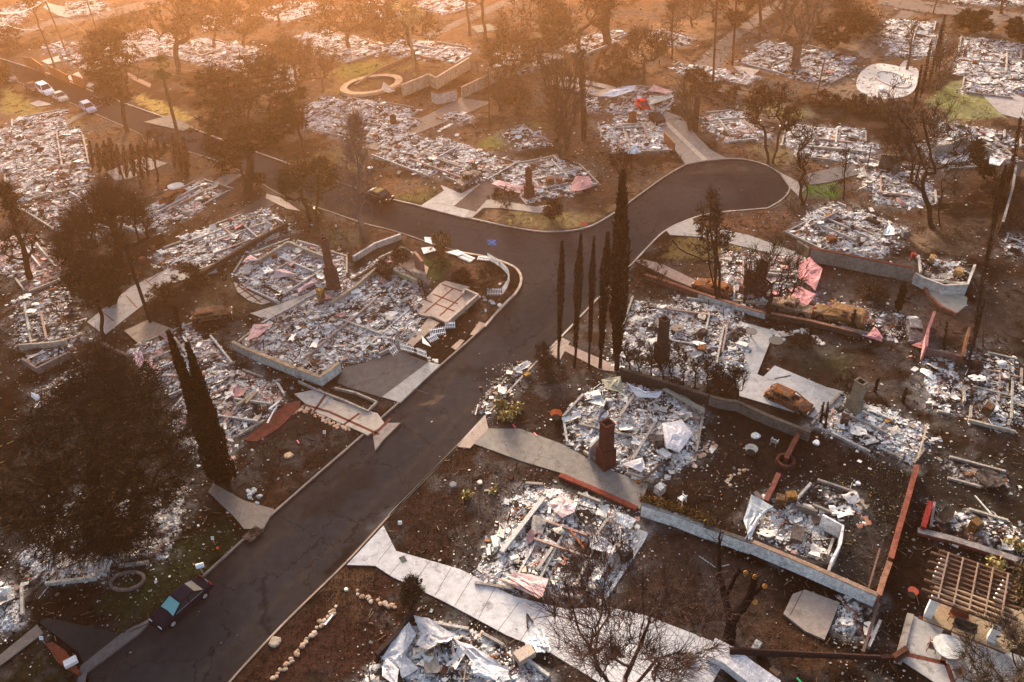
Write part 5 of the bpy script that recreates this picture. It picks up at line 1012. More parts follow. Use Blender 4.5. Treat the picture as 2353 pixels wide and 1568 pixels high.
wall("fireplace_wall", [U60(1385,720),U60(1450,800)], 2.4, .35, "tall brick fireplace stack on the upper patio", (.3,.17,.13))
wall("fireplace_wall", [U60(1370,870),U60(1470,900)], 1.4, .5, "low pale fireplace block on the upper patio", (.42,.33,.27))
wall("wood_fence", [U00(1040,700),U00(1180,630),U00(1330,570)], 1.5, .12, "charred board fence beside the narrow concrete drive", (.07,.04,.03))
wall("wood_fence", [T120(1420,1085),T120(1505,1180)], 1.6, .15, "orange brown board fence beside the shared driveway", (.27,.12,.07), (.35,.2,.12))
for a, lb in (([T00(190,470),T00(260,480),T00(345,540)],"orange fence panel nearest the left border by the side street"),([T00(390,540),T00(480,580),T00(550,620)],"middle orange fence panel beside the side street"),([T00(580,610),T00(680,650)],"last orange fence panel before the big trees")):
    wall("wood_fence", a, 2.0, .12, lb, (.42,.15,.06), (.5,.25,.12))
for a, b_, lb in ((T00(90,395),T00(330,330),"thin rail fence above the lawn at the upper left"),):
    b = MB(); A, B = g(*a, 1.2), g(*b_, 1.2); bar(b, A, B, .08, .08, (.3,.15,.08))
    for t in range(9): q = A+(B-A)*t/8; bar(b, (q[0],q[1],0), q, .1, .1, (.3,.15,.08))
    one("rail_fence", lb, "fence", b, M_WALL)
# ivy on the white wall: clumps of dry leaves
root = empty("ivy", g(*W120(1500,150)), "golden dry ivy heaped over the white stucco wall", "ivy"); root['_org'] = 1
mb = MB(); P = gv([W120(1240,40),W120(1400,80),W120(1560,140),W120(1700,190),W120(1800,230)], 1.6)
C = np.concatenate([P[i]+(P[i+1]-P[i])*t for i in range(4) for t in np.linspace(0, 1, 9)[:-1, None]]).reshape(-1, 3); leafcloud(mb, C, 60, .6, .2, [(.24,.13,.04),(.14,.08,.03),(.07,.04,.025)], squash=.6); mb.build("foliage", M_LEAF, root)

def chimney(base, top, w, d, label, col=(.14,.05,.038), rzv=.5, shoulder=.45, sw=1.7, cap=True):
    b, t = top3(base, top); H = t[2]; root = empty("chimney", (b[0], b[1], 0), label, "chimney", rz=rzv); root['_org'] = 1
    c, s = math.cos(rzv), math.sin(rzv)
    m1 = MB(); zb = H*shoulder; box(m1, (b[0], b[1], zb/2), (w*sw, d*1.35, zb), rzv, col, taper=.97); m1.build("firebox", M_WALL, root)
    m2 = MB(); box(m2, (b[0], b[1], (zb+H)/2), (w, d, H-zb), rzv, np.array(col)*1.1, taper=.93); m2.build("stack", M_WALL, root)
    if cap:
        m3 = MB()
        for dx, dy, sx, sy in ((0, d*.44, w*1.04, d*.18), (0, -d*.44, w*1.04, d*.18), (w*.44, 0, w*.16, d*.7), (-w*.44, 0, w*.16, d*.7)): box(m3, (b[0]+dx*c-dy*s, b[1]+dx*s+dy*c, H+.07), (sx, sy, .14), rzv, np.array(col)*.8)
        m3.build("rim", M_WALL, root)
    box(m3 := MB(), (b[0], b[1], H+.01), (w*.75, d*.6, .02), rzv, (.01,.01,.01)); m3.build("flue", M_WALL, root)
chimney((768,666),U60(690,620),.85,.8,"lone reddish brick chimney between the two left ash beds",(.12,.06,.046))
chimney(U120(310,280),U120(295,45),.7,.7,"tall straight chimney of the corner lawn ruin",(.12,.055,.04))
chimney(V120(935,1130),V120(955,790),1.0,1.0,"leaning red brick chimney beside the curved drive",(.1,.036,.028),sw=1.35)
chimney(V120(1390,270),U120(1435,1280),.8,.9,"dark chimney standing in the pale ash bed",(.06,.04,.035),sw=1.5)
chimney(U180(165,1080),U180(215,820),1.0,.9,"dark chimney with a tan base in the pink stucco ruin",(.1,.055,.045))
chimney(U180(80,1060),U180(95,890),1.2,.6,"broken low brick mass left of the dark chimney with a tan base",(.17,.075,.06),cap=False)
chimney(V180(945,690),V180(995,450),.8,1.0,"tan block chimney beyond the rusty hatchback",(.23,.19,.14),sw=1.2)
chimney(T120(1155,1015),T120(1160,930),1.0,.8,"orange brown chimney beside the sheet metal ruin",(.24,.1,.06),sw=1.2)
chimney(T60(1215,1020),T60(1215,955),.8,.8,"small dark chimney at the long white ruin",(.06,.04,.03),sw=1.1)
chimney(U60(1170,970),U60(1180,890),.6,.6,"short dark water heater like stack in the grey ash bed",(.05,.035,.03),sw=1)
chimney(T120(1665,1060),T120(1690,810),.7,.6,"slender burned post like chimney beside the shared driveway",(.1,.06,.045),sw=1)
box(b := MB(), g(*V120(840,1010), .9), (1.5, .2, 2.2), .9, (.2,.2,.21)); one("leaning_sheet","smooth grey panel leaning on the red brick chimney","panel",b,M_PAINT)

# ---------------- vehicles ----------------
def car(pos, nose, label, L=4.7, W=1.8, H=1.42, col=(.02,.02,.03), kind='sedan', burnt=False, roofcol=None, cat="car", name="parked_car", glass=(.02,.022,.025), ws=None, lights=True, group=None):
    c = g(*pos, .02); n = g(*nose, .02); a = math.atan2(n[1]-c[1], n[0]-c[0])
    root = empty(name, (c[0], c[1], 0.01 if not burnt else -.12), label, cat, group, rz=a); hw = W/2; mt = M_RUST if burnt else M_CAR
    def loc(mb, nm, m_, par=None, smooth=False): o = mb.build(nm, m_, par or root, smooth); return o
    prof = {'sedan': dict(z=[.62,.78,.86,.9,.92,.93,.9,.84,.78,.6], cab=(-.34,-.2,.06,.25), r=.33),
            'hatch': dict(z=[.7,.85,.9,.9,.92,.93,.9,.84,.78,.6], cab=(-.47,-.38,.05,.25), r=.33),
            'suv': dict(z=[.8,.95,1.0,1.02,1.02,1.02,1.0,.98,.92,.7], cab=(-.49,-.44,.1,.24), r=.38),
            'van': dict(z=[.95,1.05,1.08,1.1,1.1,1.1,1.08,1.04,.98,.75], cab=(-.49,-.46,.14,.26), r=.38),
            'pickup': dict(z=[.95,.98,.98,.98,1.0,1.02,1.0,.98,.92,.7], cab=(-.14,-.1,.1,.22), r=.38),
            'vintage': dict(z=[.5,.78,.95,1.0,1.0,1.0,.98,.98,.92,.6], cab=(-.4,-.16,.06,.18), r=.36)}[kind]
    zs = prof['z']; xs = np.array([-.5,-.46,-.36,-.25,-.1,.08,.25,.38,.46,.5])*L; wf = np.array([.82,.93,.98,1,1,1,1,.97,.92,.8])*hw
    if kind == 'vintage': wf = np.array([.55,.75,.9,.95,1,1,.92,.75,.62,.45])*hw
    V = []; 
    for x, z, w_ in zip(xs, zs, wf):
        V += [(x, -w_*.9, .24), (x, -w_, .38), (x, -w_*1.0, z*.62+.1), (x, -w_*.95, z-.06), (x, -w_*.8, z), (x, 0, z+.03), (x, w_*.8, z), (x, w_*.95, z-.06), (x, w_, z*.62+.1), (x, w_, .38), (x, w_*.9, .24)]
    k = 11; nn = len(xs); q = [[i*k+j, i*k+j+1, (i+1)*k+j+1, (i+1)*k+j] for i in range(nn-1) for j in range(k-1)]
    V = np.array(V)+(NR.normal(0, .035, (len(V), 3)) if burnt else 0); b = MB(); cc = np.tile(col, (len(V), 1))*(NR.uniform(.4, 1.2, (len(V), 1)) if burnt else 1); b.add(V, q, col=cc); b.ng.append(list(range(k-1, -1, -1))); b.ng.append([(nn-1)*k+j for j in range(k)])
    loc(b, "body", mt, smooth=False)
    x0, x1, x2, x3 = [f*L for f in prof['cab']]; zb = .9 if kind in ('sedan', 'hatch') else 1.0; wb = hw*.9; wt = hw*.72
    if kind == 'vintage': wb = hw*.8; wt = hw*.6; zb = .95
    P = [(x0,-wb,zb),(x0,wb,zb),(x3,wb,zb),(x3,-wb,zb),(x1,-wt,H-.04),(x1,wt,H-.04),(x2,wt,H-.04),(x2,-wt,H-.04)]
    rc = roofcol or col
    b = MB(); f2 = lambda x, y: (x, y)
    rp = [(x1-.05,-wt-.03,H-.05),(x1-.05,wt+.03,H-.05),(x2+.05,wt+.03,H-.05),(x2+.05,-wt-.03,H-.05)]
    top = [(x1+.12,-wt*.82,H),(x1+.12,wt*.82,H),(x2-.12,wt*.82,H),(x2-.12,-wt*.82,H)]
    b.add(rp+top, [[0,4,5,1],[1,5,6,2],[2,6,7,3],[3,7,4,0],[4,7,6,5],[0,1,2,3]], col=rc)
    for s in (-1, 1):
        for (xa, xb) in ((x0, x1), (x3, x2)): bar(b, (xa, s*wb*1.005, zb-.02), (xb, s*(wt+.02), H-.05), .09, .07, col)
        xm = (x1+x2)/2+.05; bar(b, (xm, s*wb*1.01, zb-.02), (xm, s*(wt+.02), H-.05), .08, .05, col)
        if kind in ('suv', 'van', 'hatch'): xm = x1+.35; bar(b, (xm, s*wb*1.01, zb-.02), (xm, s*(wt+.02), H-.05), .12, .05, col)
    loc(b, "roof", mt)
    if not burnt:
        b = MB(); b.add([P[0],P[1],P[5],P[4]], [[0,3,2,1]], col=glass); loc(b, "rear_window", M_GLASS)
        b = MB(); b.add([P[3],P[2],P[6],P[7]], [[0,1,2,3]], col=ws or glass); loc(b, "windscreen", M_GLASS)
        for s, idx in ((-1, (0,3,7,4)), (1, (1,5,6,2))):
            b = MB(); b.add([P[i] for i in idx], [[0,1,2,3]], col=glass); loc(b, "side_window", M_GLASS)
    else:
        b = MB(); box(b, ((x0+x3)/2, 0, zb-.12), (abs(x3-x0)*.8, wb*1.5, .3), 0, (.02,.016,.014)); 
        for dx in (-.5, .45): box(b, ((x1+x2)/2+dx, .35, zb+.05), (.4,.45,.5), 0, (.07,.04,.03)); box(b, ((x1+x2)/2+dx, -.35, zb+.05), (.4,.45,.5), 0, (.06,.035,.03))
        loc(b, "interior", M_RUST)
    r = prof['r']
    for sx in (-.31, .31):
        for s in (-1, 1):
            b = MB(); cyl(b, (sx*L, s*(hw-.2) if s > 0 else -hw+.2, r), r*(1 if not burnt else .75), .215, 16, (.012,.012,.012), axis=(0, s, 0)); t_ = loc(b, "wheel", M_CAR if not burnt else M_RUST)
            b = MB(); cyl(b, (sx*L, s*(hw+.005), r), r*.62, .02, 12, (.35,.35,.36) if not burnt else (.12,.07,.05), axis=(0, s, 0)); loc(b, "rim", M_PAINT, t_)
            b = MB(); cyl(b, (sx*L, s*(hw-.1), r+.03), r*1.18, .098, 16, (.008,.008,.008), axis=(0, s, 0)); loc(b, "wheel_arch", M_CAR)
    if lights:
        for s in (-1, 1):
            b = MB(); box(b, (L*.487, s*hw*.62, .62), (.08,.38,.14), 0, (.6,.6,.58)); loc(b, "headlight", M_GLASS)
            b = MB(); box(b, (-L*.494, s*hw*.66, zs[0]+.08), (.07,.36,.17), 0, (.45,.02,.015)); loc(b, "tail_light", M_GLASS)
        b = MB(); box(b, (-L*.503, 0, .55), (.03,.5,.14), 0, (.6,.6,.6)); loc(b, "number_plate", M_PAINT)
    for s, nm in ((1, "front_bumper"), (-1, "rear_bumper")):
        b = MB(); box(b, (s*L*.497, 0, .4), (.16, W*.86, .16), 0, np.array(col)*.8 if kind != 'vintage' else (.6,.58,.55)); loc(b, nm, mt)
    b = MB()
    for s in (-1, 1): bar(b, (x0, s*(wb+.012), zb+.005), (x3, s*(wb+.012), zb+.005), .025, .03, (.3,.33,.35) if not burnt else col)
    loc(b, "trim", M_PAINT)
    if not burnt:
        for s in (-1, 1): b = MB(); box(b, (x3-.15, s*(hw+.05), zb+.06), (.12,.16,.11), 0, col); loc(b, "mirror", M_CAR)
    return root
car((421,1394),(366,1442),"dark sedan with a teal reflection coloured into its windscreen parked by the dark lawn",4.9,1.85,1.42,(.014,.013,.022),'sedan',ws=(.16,.4,.38))  # the windscreen colour carries a painted teal reflection
car((866,455),(826,441),"black sedan with a gold roof parked under the sycamore",5.3,1.95,1.42,(.02,.014,.013),'sedan',roofcol=(.2,.14,.06))  # roof coloured gold over the near-black body
car((1475,249),(1458,228),"red vintage car in front of the crumpled silver sheets",4.3,1.7,1.6,(.62,.02,.015),'vintage')
car((1508,280),(1486,262),"black vintage car with open windows on the shared driveway",4.3,1.7,1.55,(.03,.024,.022),'vintage')
car(T60(1825,1500),T60(1900,1440),"burned out grey pickup at the end of the double driveway",5.2,1.9,1.7,(.3,.25,.2),'pickup',True,name="burned_pickup",cat="pickup")
car((1812,928),(1870,955),"rusty orange burned hatchback on the pale concrete yard",4.6,1.8,1.5,(.27,.1,.035),'hatch',True,name="burned_car")
car((1925,735),(1875,722),"burned yellow brown van with an open roof beside the low wall",5.6,2.0,1.95,(.27,.15,.065),'van',True,name="burned_van",cat="van")
car((1815,713),(1770,700),"burned pickup wreck with a rusted bed beside the pink stucco",5.0,1.9,1.6,(.33,.22,.15),'pickup',True,name="burned_pickup",cat="pickup")
car(U120(1810,1040),U120(1650,985),"burned orange roofed car behind the white low wall",4.6,1.8,1.4,(.33,.12,.05),'hatch',True,name="burned_car")
car((400,458),(425,440),"burned car with a rust orange roof at the end of the rubble strip",4.6,1.8,1.4,(.22,.085,.035),'hatch',True,name="burned_car")
car((490,728),(525,722),"flattened orange burned car behind the twin cypresses",4.6,1.8,1.25,(.2,.09,.04),'hatch',True,name="burned_car")
car((2100,770),(2104,790),"burned silver car wreck below the pink upright wall",3.6,1.7,1.3,(.28,.28,.28),'hatch',True,name="burned_car")
car((23,185),(35,192),"grey car farthest up the side street",4.6,1.8,1.4,(.3,.25,.24),'sedan')
car((77,207),(92,217),"brown car behind the white off road car",4.5,1.8,1.4,(.16,.08,.06),'sedan')
car((107,214),(124,224),"white boxy off road car parked on the side street",4.8,1.9,1.8,(.8,.8,.8),'suv')
car((140,229),(154,238),"beige car right in front of the white off road car",4.5,1.8,1.42,(.55,.48,.4),'sedan')
car((205,254),(217,263),"silver blue hatchback parked alone on the side street",4.4,1.8,1.48,(.45,.47,.52),'hatch')
car((233,230),(214,222),"dark car on the far kerb of the side street",4.7,1.8,1.42,(.06,.035,.03),'sedan')

# ---------------- white picket fences ----------------
def picket(P, h, label, fallen=None, col=(.75,.74,.72)):
    P = np.asarray(P, float); c0 = P.mean(0); root = empty("picket_fence", (c0[0], c0[1], 0), label, "fence"); root['_org'] = 1
    pk = MB(); rl = MB()
    for i in range(len(P)-1):
        a, e = P[i], P[i+1]; L = np.linalg.norm(e-a); n = max(2, int(L/.17)); d = (e-a)/L
        if fallen is None: up = np.array([0, 0, 1.0])
        else: up = np.array([-d[1], d[0], 0])*math.cos(fallen)+np.array([0, 0, math.sin(abs(fallen))])
        for t in np.linspace(0, 1, n): q = a+(e-a)*t; bar(pk, q+up*.02, q+up*h, .09, .025, np.array(col)*R.uniform(.85, 1.1))
        for f in (.25, .78): off = np.cross(d, up)*.03; bar(rl, a+up*h*f+off, e+up*h*f+off, .07, .04, col)
    pk.build("pickets", M_PAINT, root); rl.build("rail", M_PAINT, root)
picket(gv([U60(1990,790),U60(2090,850),U60(2150,910),U60(2165,960),U60(2150,1010),U60(2105,1080),U60(1985,1080)], .1), 1.0, "white picket fence curving round the corner garden")
picket(gv([V60(1275,185),V60(1390,215),V60(1400,220),V60(1485,250)], .1), 1.0, "white picket fence standing at the grey paved yard")
picket(gv([U60(1520,1420),U60(1640,1400)], .35), 1.0, "biggest white picket panel lying tilted on the bank", .5)
picket(gv([U60(1640,1355),U60(1715,1350)], .3), .8, "small white picket panel at the edge of the striped patio", .5)
picket(gv([U60(1520,1470),U60(1585,1440)], .25), .9, "white picket panel fallen against the biggest one", .3)
picket(gv([V60(1215,235),V60(1255,200)], .25), 1.1, "short leaning white picket panel left of the standing one", 1.0)
picket(gv([U60(1740,770),U60(1835,810)], .15), 1.1, "white slatted panel flat on the corner bank", .1)
picket(gv([U60(1900,790),U60(1990,800)], .15), .8, "white lattice scrap at the start of the curved fence", .15)
def plate(pts, z, col, label, name="sheet", cat="sheet", th=.06, mt=None, tilt=0, curl=0):
    b = MB(); P = gv(pts, z); n = len(P); zz_ = np.array([z+tilt*(i%2)+curl*(i in (0, 3)) for i in range(n)]); n0 = 0
    v = np.concatenate([np.c_[P[:, :2], zz_-th], np.c_[P[:, :2], zz_]]); b.add(v, [[i, (i+1) % n, n+(i+1) % n, n+i] for i in range(n)], col=col); b.ng += [[n+i for i in range(n)], [n-1-i for i in range(n)]]
    return one(name, label, cat, b, mt or M_CHIP)
plate([U60(1640,725),U60(1740,705),U60(1800,735),U60(1740,755)],.3,(.75,.74,.72),"smooth white board beside the slatted panel on the corner bank")
plate([U60(1465,600),U60(1525,605),U60(1530,660),U60(1470,640)],1.0,(.7,.68,.66),"white gate board at the head of the corner garden")
plate([U60(1440,690),U60(1530,680),U60(1570,710),U60(1460,740)],.3,(.7,.7,.7),"white broken boards at the head of the corner garden")
plate([U60(1445,1410),U60(1520,1500),U60(1450,1470)],.5,(.75,.74,.72),"white triangular board among the fallen pickets")
plate([W60(640,1070),W60(710,985),W60(720,995),W60(655,1075)],.25,(.8,.8,.78),"narrow white board lying on the stone bordered lawn",name="board",cat="board")
plate([V60(170,780),V60(235,660),V60(242,665),V60(185,782)],.7,(.75,.73,.7),"thin white plank leaning beside the red brick path",name="board",cat="board")
plate([V60(185,665),V60(275,595),V60(280,605),V60(200,670)],.8,(.75,.73,.7),"upper thin white plank above the red brick path",name="board",cat="board")
# big sheets that read on their own (label, corners, height, colour)
for nm, pts, z, col, lb in [
 ("concrete_sheet",[W60(1110,1340),W60(1200,1210),W60(1340,1060),W60(1400,1160),W60(1300,1330),W60(1420,1420),W60(1280,1500),W60(1260,1420)],.7,(.5,.5,.52),"lavender grey collapsed sheet at the left of the bottom ruin"),
 ("concrete_sheet",[W60(1380,1010),W60(1500,1020),W60(1720,1170),W60(1620,1200),W60(1500,1290),W60(1400,1240),W60(1440,1160)],1.0,(.55,.53,.53),"big curled pale sheet at the top of the bottom ruin"),
 ("concrete_sheet",[W60(1700,1180),W60(1850,1240),W60(2160,1460),W60(2120,1560),W60(1850,1440),W60(1820,1330)],.8,(.55,.54,.56),"long pale sloping sheet across the bottom ruin"),
 ("washer_lid",[W60(1860,1480),W60(1890,1440),W60(2080,1480),W60(2060,1540)],1.0,(.75,.74,.74),"two lobed white panel on the bottom ruin"),
 ("concrete_sheet",[W60(1115,1400),W60(1160,1350),W60(1255,1430),W60(1240,1570),W60(1120,1500)],.8,(.68,.62,.62),"pale pinkish board standing at the corner of the bottom ruin"),
 ("plaster_sheet",[W120(130,680),W120(180,640),W120(470,690),W120(420,850),W120(240,760)],.6,(.6,.4,.39),"broken pink plaster sheet at the front of the pale pinkish ruin"),
 ("plaster_sheet",[W120(60,700),W120(90,680),W120(400,820),W120(390,860)],.7,(.6,.38,.33),"long pinkish lintel at the front of the pale pinkish ruin"),
 ("plaster_sheet",[W120(480,60),W120(560,0),W120(700,60),W120(680,160),W120(580,200),W120(500,120)],.7,(.58,.42,.41),"wide pink plaster sheet at the top of the pale pinkish ruin"),
 ("stone_slab",[W120(1020,230),W120(1050,160),W120(1190,220),W120(1140,290)],.9,(.75,.73,.71),"thick white block at the corner of the pale pinkish ruin"),
 ("metal_sheet",[W120(800,440),W120(840,340),W120(1030,400),W120(990,500)],.8,(.5,.48,.5),"pale square sheet with a dark hole near the black cooling unit"),
 ("concrete_sheet",[W120(850,690),W120(960,500),W120(1000,510),W120(880,720)],.6,(.72,.71,.7),"long white strip beside the black cooling unit"),
 ("roof_panel",[V120(900,430),V120(1060,400),V120(1090,520),V120(950,510)],1.0,(.36,.33,.24),"greenish panel with dark ribs at the top of the bright white ruin"),
 ("roof_panel",[V120(1110,450),V120(1260,540),V120(1400,530),V120(1360,575),V120(1200,560)],1.0,(.68,.66,.68),"white crumpled strip at the top of the bright white ruin"),
 ("roof_panel",[V120(760,550),V120(880,500),V120(900,560),V120(790,600)],1.0,(.6,.58,.56),"white curled sheet at the left corner of the bright white ruin"),
 ("roof_panel",[V120(790,620),V120(890,540),V120(930,600),V120(920,660)],.9,(.66,.65,.62),"second white sheet at the left corner of the bright white ruin"),
 ("roof_panel",[V120(1400,780),V120(1560,760),V120(1650,860),V120(1540,1010),V120(1430,990)],.9,(.64,.6,.62),"large pale mauve sheet on the right of the bright white ruin"),
 ("roof_panel",[V120(1070,1110),V120(1240,1060),V120(1260,1150),V120(1230,1180)],.8,(.62,.58,.58),"pale sheet at the bottom corner of the bright white ruin"),
 ("roof_beam",[V120(1400,510),V120(1440,500),V120(1750,650),V120(1740,690)],.9,(.28,.26,.2),"long greenish grey beam along the scorched wall"),
 ("plaster_sheet",[U180(500,800),U180(600,760),U180(700,860),U180(640,1040),U180(560,980),U180(500,920)],1.0,(.55,.25,.25),"largest upright pink stucco sheet right of the chimneys"),
 ("plaster_sheet",[U180(420,1030),U180(500,1000),U180(640,1080),U180(580,1160),U180(470,1130)],.8,(.5,.23,.23),"pink stucco sheet lying below the largest one"),
 ("plaster_sheet",[U180(270,1060),U180(330,1030),U180(350,1080),U180(290,1120)],.8,(.5,.22,.23),"small pink stucco piece beside the dark chimney with a tan base"),
 ("plaster_sheet",[U180(1055,1420),U180(1130,1320),U180(1200,1420),U180(1190,1450)],1.2,(.5,.23,.23),"triangular pink plaster piece beside the rusty van"),
 ("plaster_sheet",[U180(1430,1490),U180(1530,1450),U180(1560,1500),U180(1520,1520)],.5,(.5,.25,.24),"pink plaster lump at the foot of the tall ragged pink wall"),
 ("plaster_sheet",[V00(1100,200),V00(1160,190),V00(1180,260),V00(1130,360)],1.0,(.5,.33,.35),"pink panel standing at the ruin behind the twin cypresses"),
 ("plaster_sheet",[V00(1190,260),V00(1240,270),V00(1340,380),V00(1290,390)],.8,(.5,.28,.26),"pink board beside the yellowish siding"),
 ("siding",[V00(1120,375),V00(1180,350),V00(1330,395),V00(1190,450)],.6,(.42,.33,.2),"fallen yellowish board siding beside the dark yard"),
 ("plaster_sheet",[U60(0,1460),U60(60,1320),U60(230,1310),U60(100,1430)],.9,(.52,.33,.32),"pink sheet propped at the left of the big grey ash bed"),
 ("plaster_sheet",[U00(1995,820),U00(2050,730),U00(2130,790)],.8,(.55,.38,.38),"pink triangular sheet beside the round tiled patio"),
 ("plaster_sheet",[U60(240,880),U60(300,850),U60(420,910),U60(230,930)],.7,(.52,.38,.37),"pale pink folded sheet in front of the lone brick chimney"),
 ("plaster_sheet",[U60(420,1020),U60(560,940),U60(600,960),U60(430,1055)],.6,(.55,.38,.38),"long pale pink sheet beside the smooth patio slabs"),
 ("door_sheet",[U180(1190,590),U180(1240,480),U180(1290,540),U180(1290,590)],1.0,(.75,.74,.73),"bright white crumpled sheet in the ruin above the grey wall"),
 ("roof_panel",[T120(880,800),T120(1000,730),T120(1180,690),T120(1170,740),T120(1000,800)],1.4,(.42,.45,.52),"long silver blue sheet behind the red vintage car"),
 ("roof_panel",[T120(1290,810),T120(1470,770),T120(1495,800),T120(1300,865)],1.2,(.5,.47,.4),"pale curved sheet right of the red vintage car"),
 ("plaster_sheet",[T120(1290,740),T120(1330,700),T120(1480,750),T120(1440,780)],1.4,(.55,.33,.31),"pink roof piece above the pale curved sheet"),
 ("roof_panel",[T120(1110,1260),T120(1170,1180),T120(1230,1240),T120(1180,1265)],1.0,(.3,.36,.45),"blue grey folded sheet in the sheet metal ruin"),
 ("plaster_sheet",[U120(640,210),U120(690,90),U120(800,100),U120(820,180),U120(720,230)],.9,(.5,.28,.27),"pink roof sheets at the right of the corner lawn ruin"),
 ("plaster_sheet",[U120(0,170),U120(60,130),U120(250,190),U120(240,235),U120(120,220)],.7,(.52,.34,.33),"pink sheet left of the tall straight chimney"),
 ("roof_panel",[T60(860,930),T60(880,860),T60(940,890),T60(930,930)],1.0,(.55,.45,.38),"pale standing sheet in the long white ruin"),
 ("roof_panel",[T60(1110,740),T60(1130,680),T60(1230,750),T60(1170,765)],1.2,(.5,.4,.33),"grey tilted sheet on the rim of the round pool"),
 ("roof_panel",[T60(2010,430),T60(2080,430),T60(2100,450),T60(2020,465)],.8,(.7,.68,.7),"white flat sheet in the bright ruin in the haze"),
 ("roof_panel",[T180(1650,1320),T180(1900,1260),T180(1930,1310),T180(1720,1345)],.6,(.62,.6,.58),"white slab sloping between cream wall panels"),
 ("roof_panel",[T180(2080,1270),T180(2190,1320),T180(2150,1370),T180(2070,1340)],1.0,(.68,.67,.68),"white panel behind the bushy conifer"),
 ("roof_panel",[T180(980,1450),T180(1030,1395),T180(1085,1440),T180(1060,1460)],1.6,(.4,.38,.35),"grey upright sheet at the corner of the green lawn ruin"),
 ("roof_panel",[W00(0,770),W00(60,745),W00(100,780),W00(60,815),W00(0,810)],.6,(.72,.71,.7),"white cap sheet on the left border pile"),
 ("roof_panel",[V00(250,560),V00(260,540),V00(330,560),V00(300,600)],.8,(.7,.7,.7),"white folded sheet glimpsed above the great cedar"),
 ("ridge_panel",[W180(50,220),W180(110,20),W180(300,90),W180(180,200),W180(90,390)],1.4,(.48,.5,.5),"ribbed pale roof panel leaning into the roofless outbuilding"),
 ("white_board",[W180(60,380),W180(180,150),W180(200,170),W180(100,390)],1.5,(.72,.7,.7),"narrow white board on the ribbed pale panel"),
 ("iron_sheet",[W120(1560,1300+0),W120(1640,1290),W120(1700,1330),W120(1600,1450)],.5,(.2,.16,.12),"brown curved metal hood at the lower right of the concrete driveway")]:
    P0 = gv(pts, z); b = MB(); n = len(P0); zz_ = P0[:, 2]+NR.uniform(-.22, .22, n); ctr_ = np.append(P0[:, :2].mean(0), z+.05); Q = []
    rings = [1, .66, .33]; v = []
    for f in rings:
        for i in range(n):
            for h_ in (0, .5):
                p0 = np.append(P0[i, :2], zz_[i]); p1 = np.append(P0[(i+1) % n, :2], zz_[(i+1) % n]); p = p0*(1-h_)+p1*h_; jit = .06*np.linalg.norm(P0[0, :2]-ctr_[:2]) if f < 1 or h_ else .02; v.append(ctr_+(p-ctr_)*f+np.append(NR.normal(0, jit*.5, 2), NR.normal(0, .05)))
    m_ = 2*n; v.append(ctr_); v = np.array(v); q = [[r*m_+i, r*m_+(i+1) % m_, (r+1)*m_+(i+1) % m_, (r+1)*m_+i] for r in range(2) for i in range(m_)]; t_ = [[2*m_+i, 2*m_+(i+1) % m_, 3*m_] for i in range(m_)]
    cc = np.array(col)*NR.uniform(.85, 1.1, (len(v), 1)); b.add(v, q, t_, cc); v2 = v.copy(); v2[:, 2] -= .05; b.add(v2, np.array(q)[:, ::-1], np.array(t_)[:, ::-1], cc*.7)
    b.add(np.concatenate([v[:m_], v2[:m_]]), [[i, m_+i, m_+(i+1) % m_, (i+1) % m_] for i in range(m_)], col=cc[0]*.8)
    one(nm, lb, nm.replace("_", " "), b, M_CHIP)
# ---------------- pergola and terrace ----------------
HP = 2.75
c1, c2, c3, c4 = [g(*W180(*p), HP) for p in ((1655,465),(2300,690),(2240,1100),(1565,845))]
root = empty("pergola", ((c1+c3)/2)*[1,1,0], "dark brown timber pergola on white pillars over the tan terrace", "pergola"); root['_org'] = 1
WD = (.12, .07, .05)
for i in range(11):
    t = i/10; a = c1+(c4-c1)*t; e = c2+(c3-c2)*t; d = (e-a)/np.linalg.norm(e-a); b = MB(); bar(b, a-d*.5*(i % 2), e+d*.4*((i+1) % 2), .16, .2, np.array(WD)*R.uniform(.8, 1.2)); b.build("rafter", M_BARK, root)
for i in range(5):
    t = .12+i*.19; a = c1+(c2-c1)*t; e = c4+(c3-c4)*t; b = MB(); bar(b, a+[0,0,.16], e+[0,0,.16], .1, .1, (.26,.18,.14)); b.build("purlin", M_BARK, root)
for (pb, lb2) in ((W180(1570,1040),1),(W180(2030,1220),1),(W180(1640,690),1),(W180(2110,800),1)):
    p = g(*pb, .17); tgt = min((c1,c2,c3,c4), key=lambda c: np.hypot(*(c-p)[:2])); u = ((c1+c3)/2-tgt)[:2]; u /= np.linalg.norm(u); q = tgt[:2]+u*.75
    b = MB(); box(b, (q[0], q[1], HP/2-.02), (.55, .55, HP-.2), math.atan2(*(c2-c1)[1::-1]), (.78,.77,.74)); b.build("pillar", M_PAINT, root)
def chair(px, py, rz_, label, col=(.05,.035,.03), w=.55, cat="chair", name="garden_chair", z=.18, seat=None, L=None):
    p = g(px, py, z); root = empty(name, p, label, cat, rz=rz_); L = L or w
    b = MB(); box(b, (0,0,.43), (.5, L, .07), 0, seat or col); b.build("seat", M_PAINT, root)
    b = MB(); box(b, (-.27,0,.7), (.06, L, .5), 0, seat or col, ry=-.18); b.build("backrest", M_PAINT, root)
    for sx in (-1, 1):
        for sy in (-1, 1): b = MB(); bar(b, (sx*.23, sy*(L/2-.03), .4), (sx*.3, sy*(L/2), 0), .05, .05, col); b.build("leg", M_PAINT, root)
    for sy in (-1, 1): b = MB(); bar(b, (-.26, sy*(L/2+.02), .64), (.24, sy*(L/2+.02), .62), .06, .04, col); b.build("armrest", M_PAINT, root)
ab = math.atan2(*(c2-c1)[1::-1])
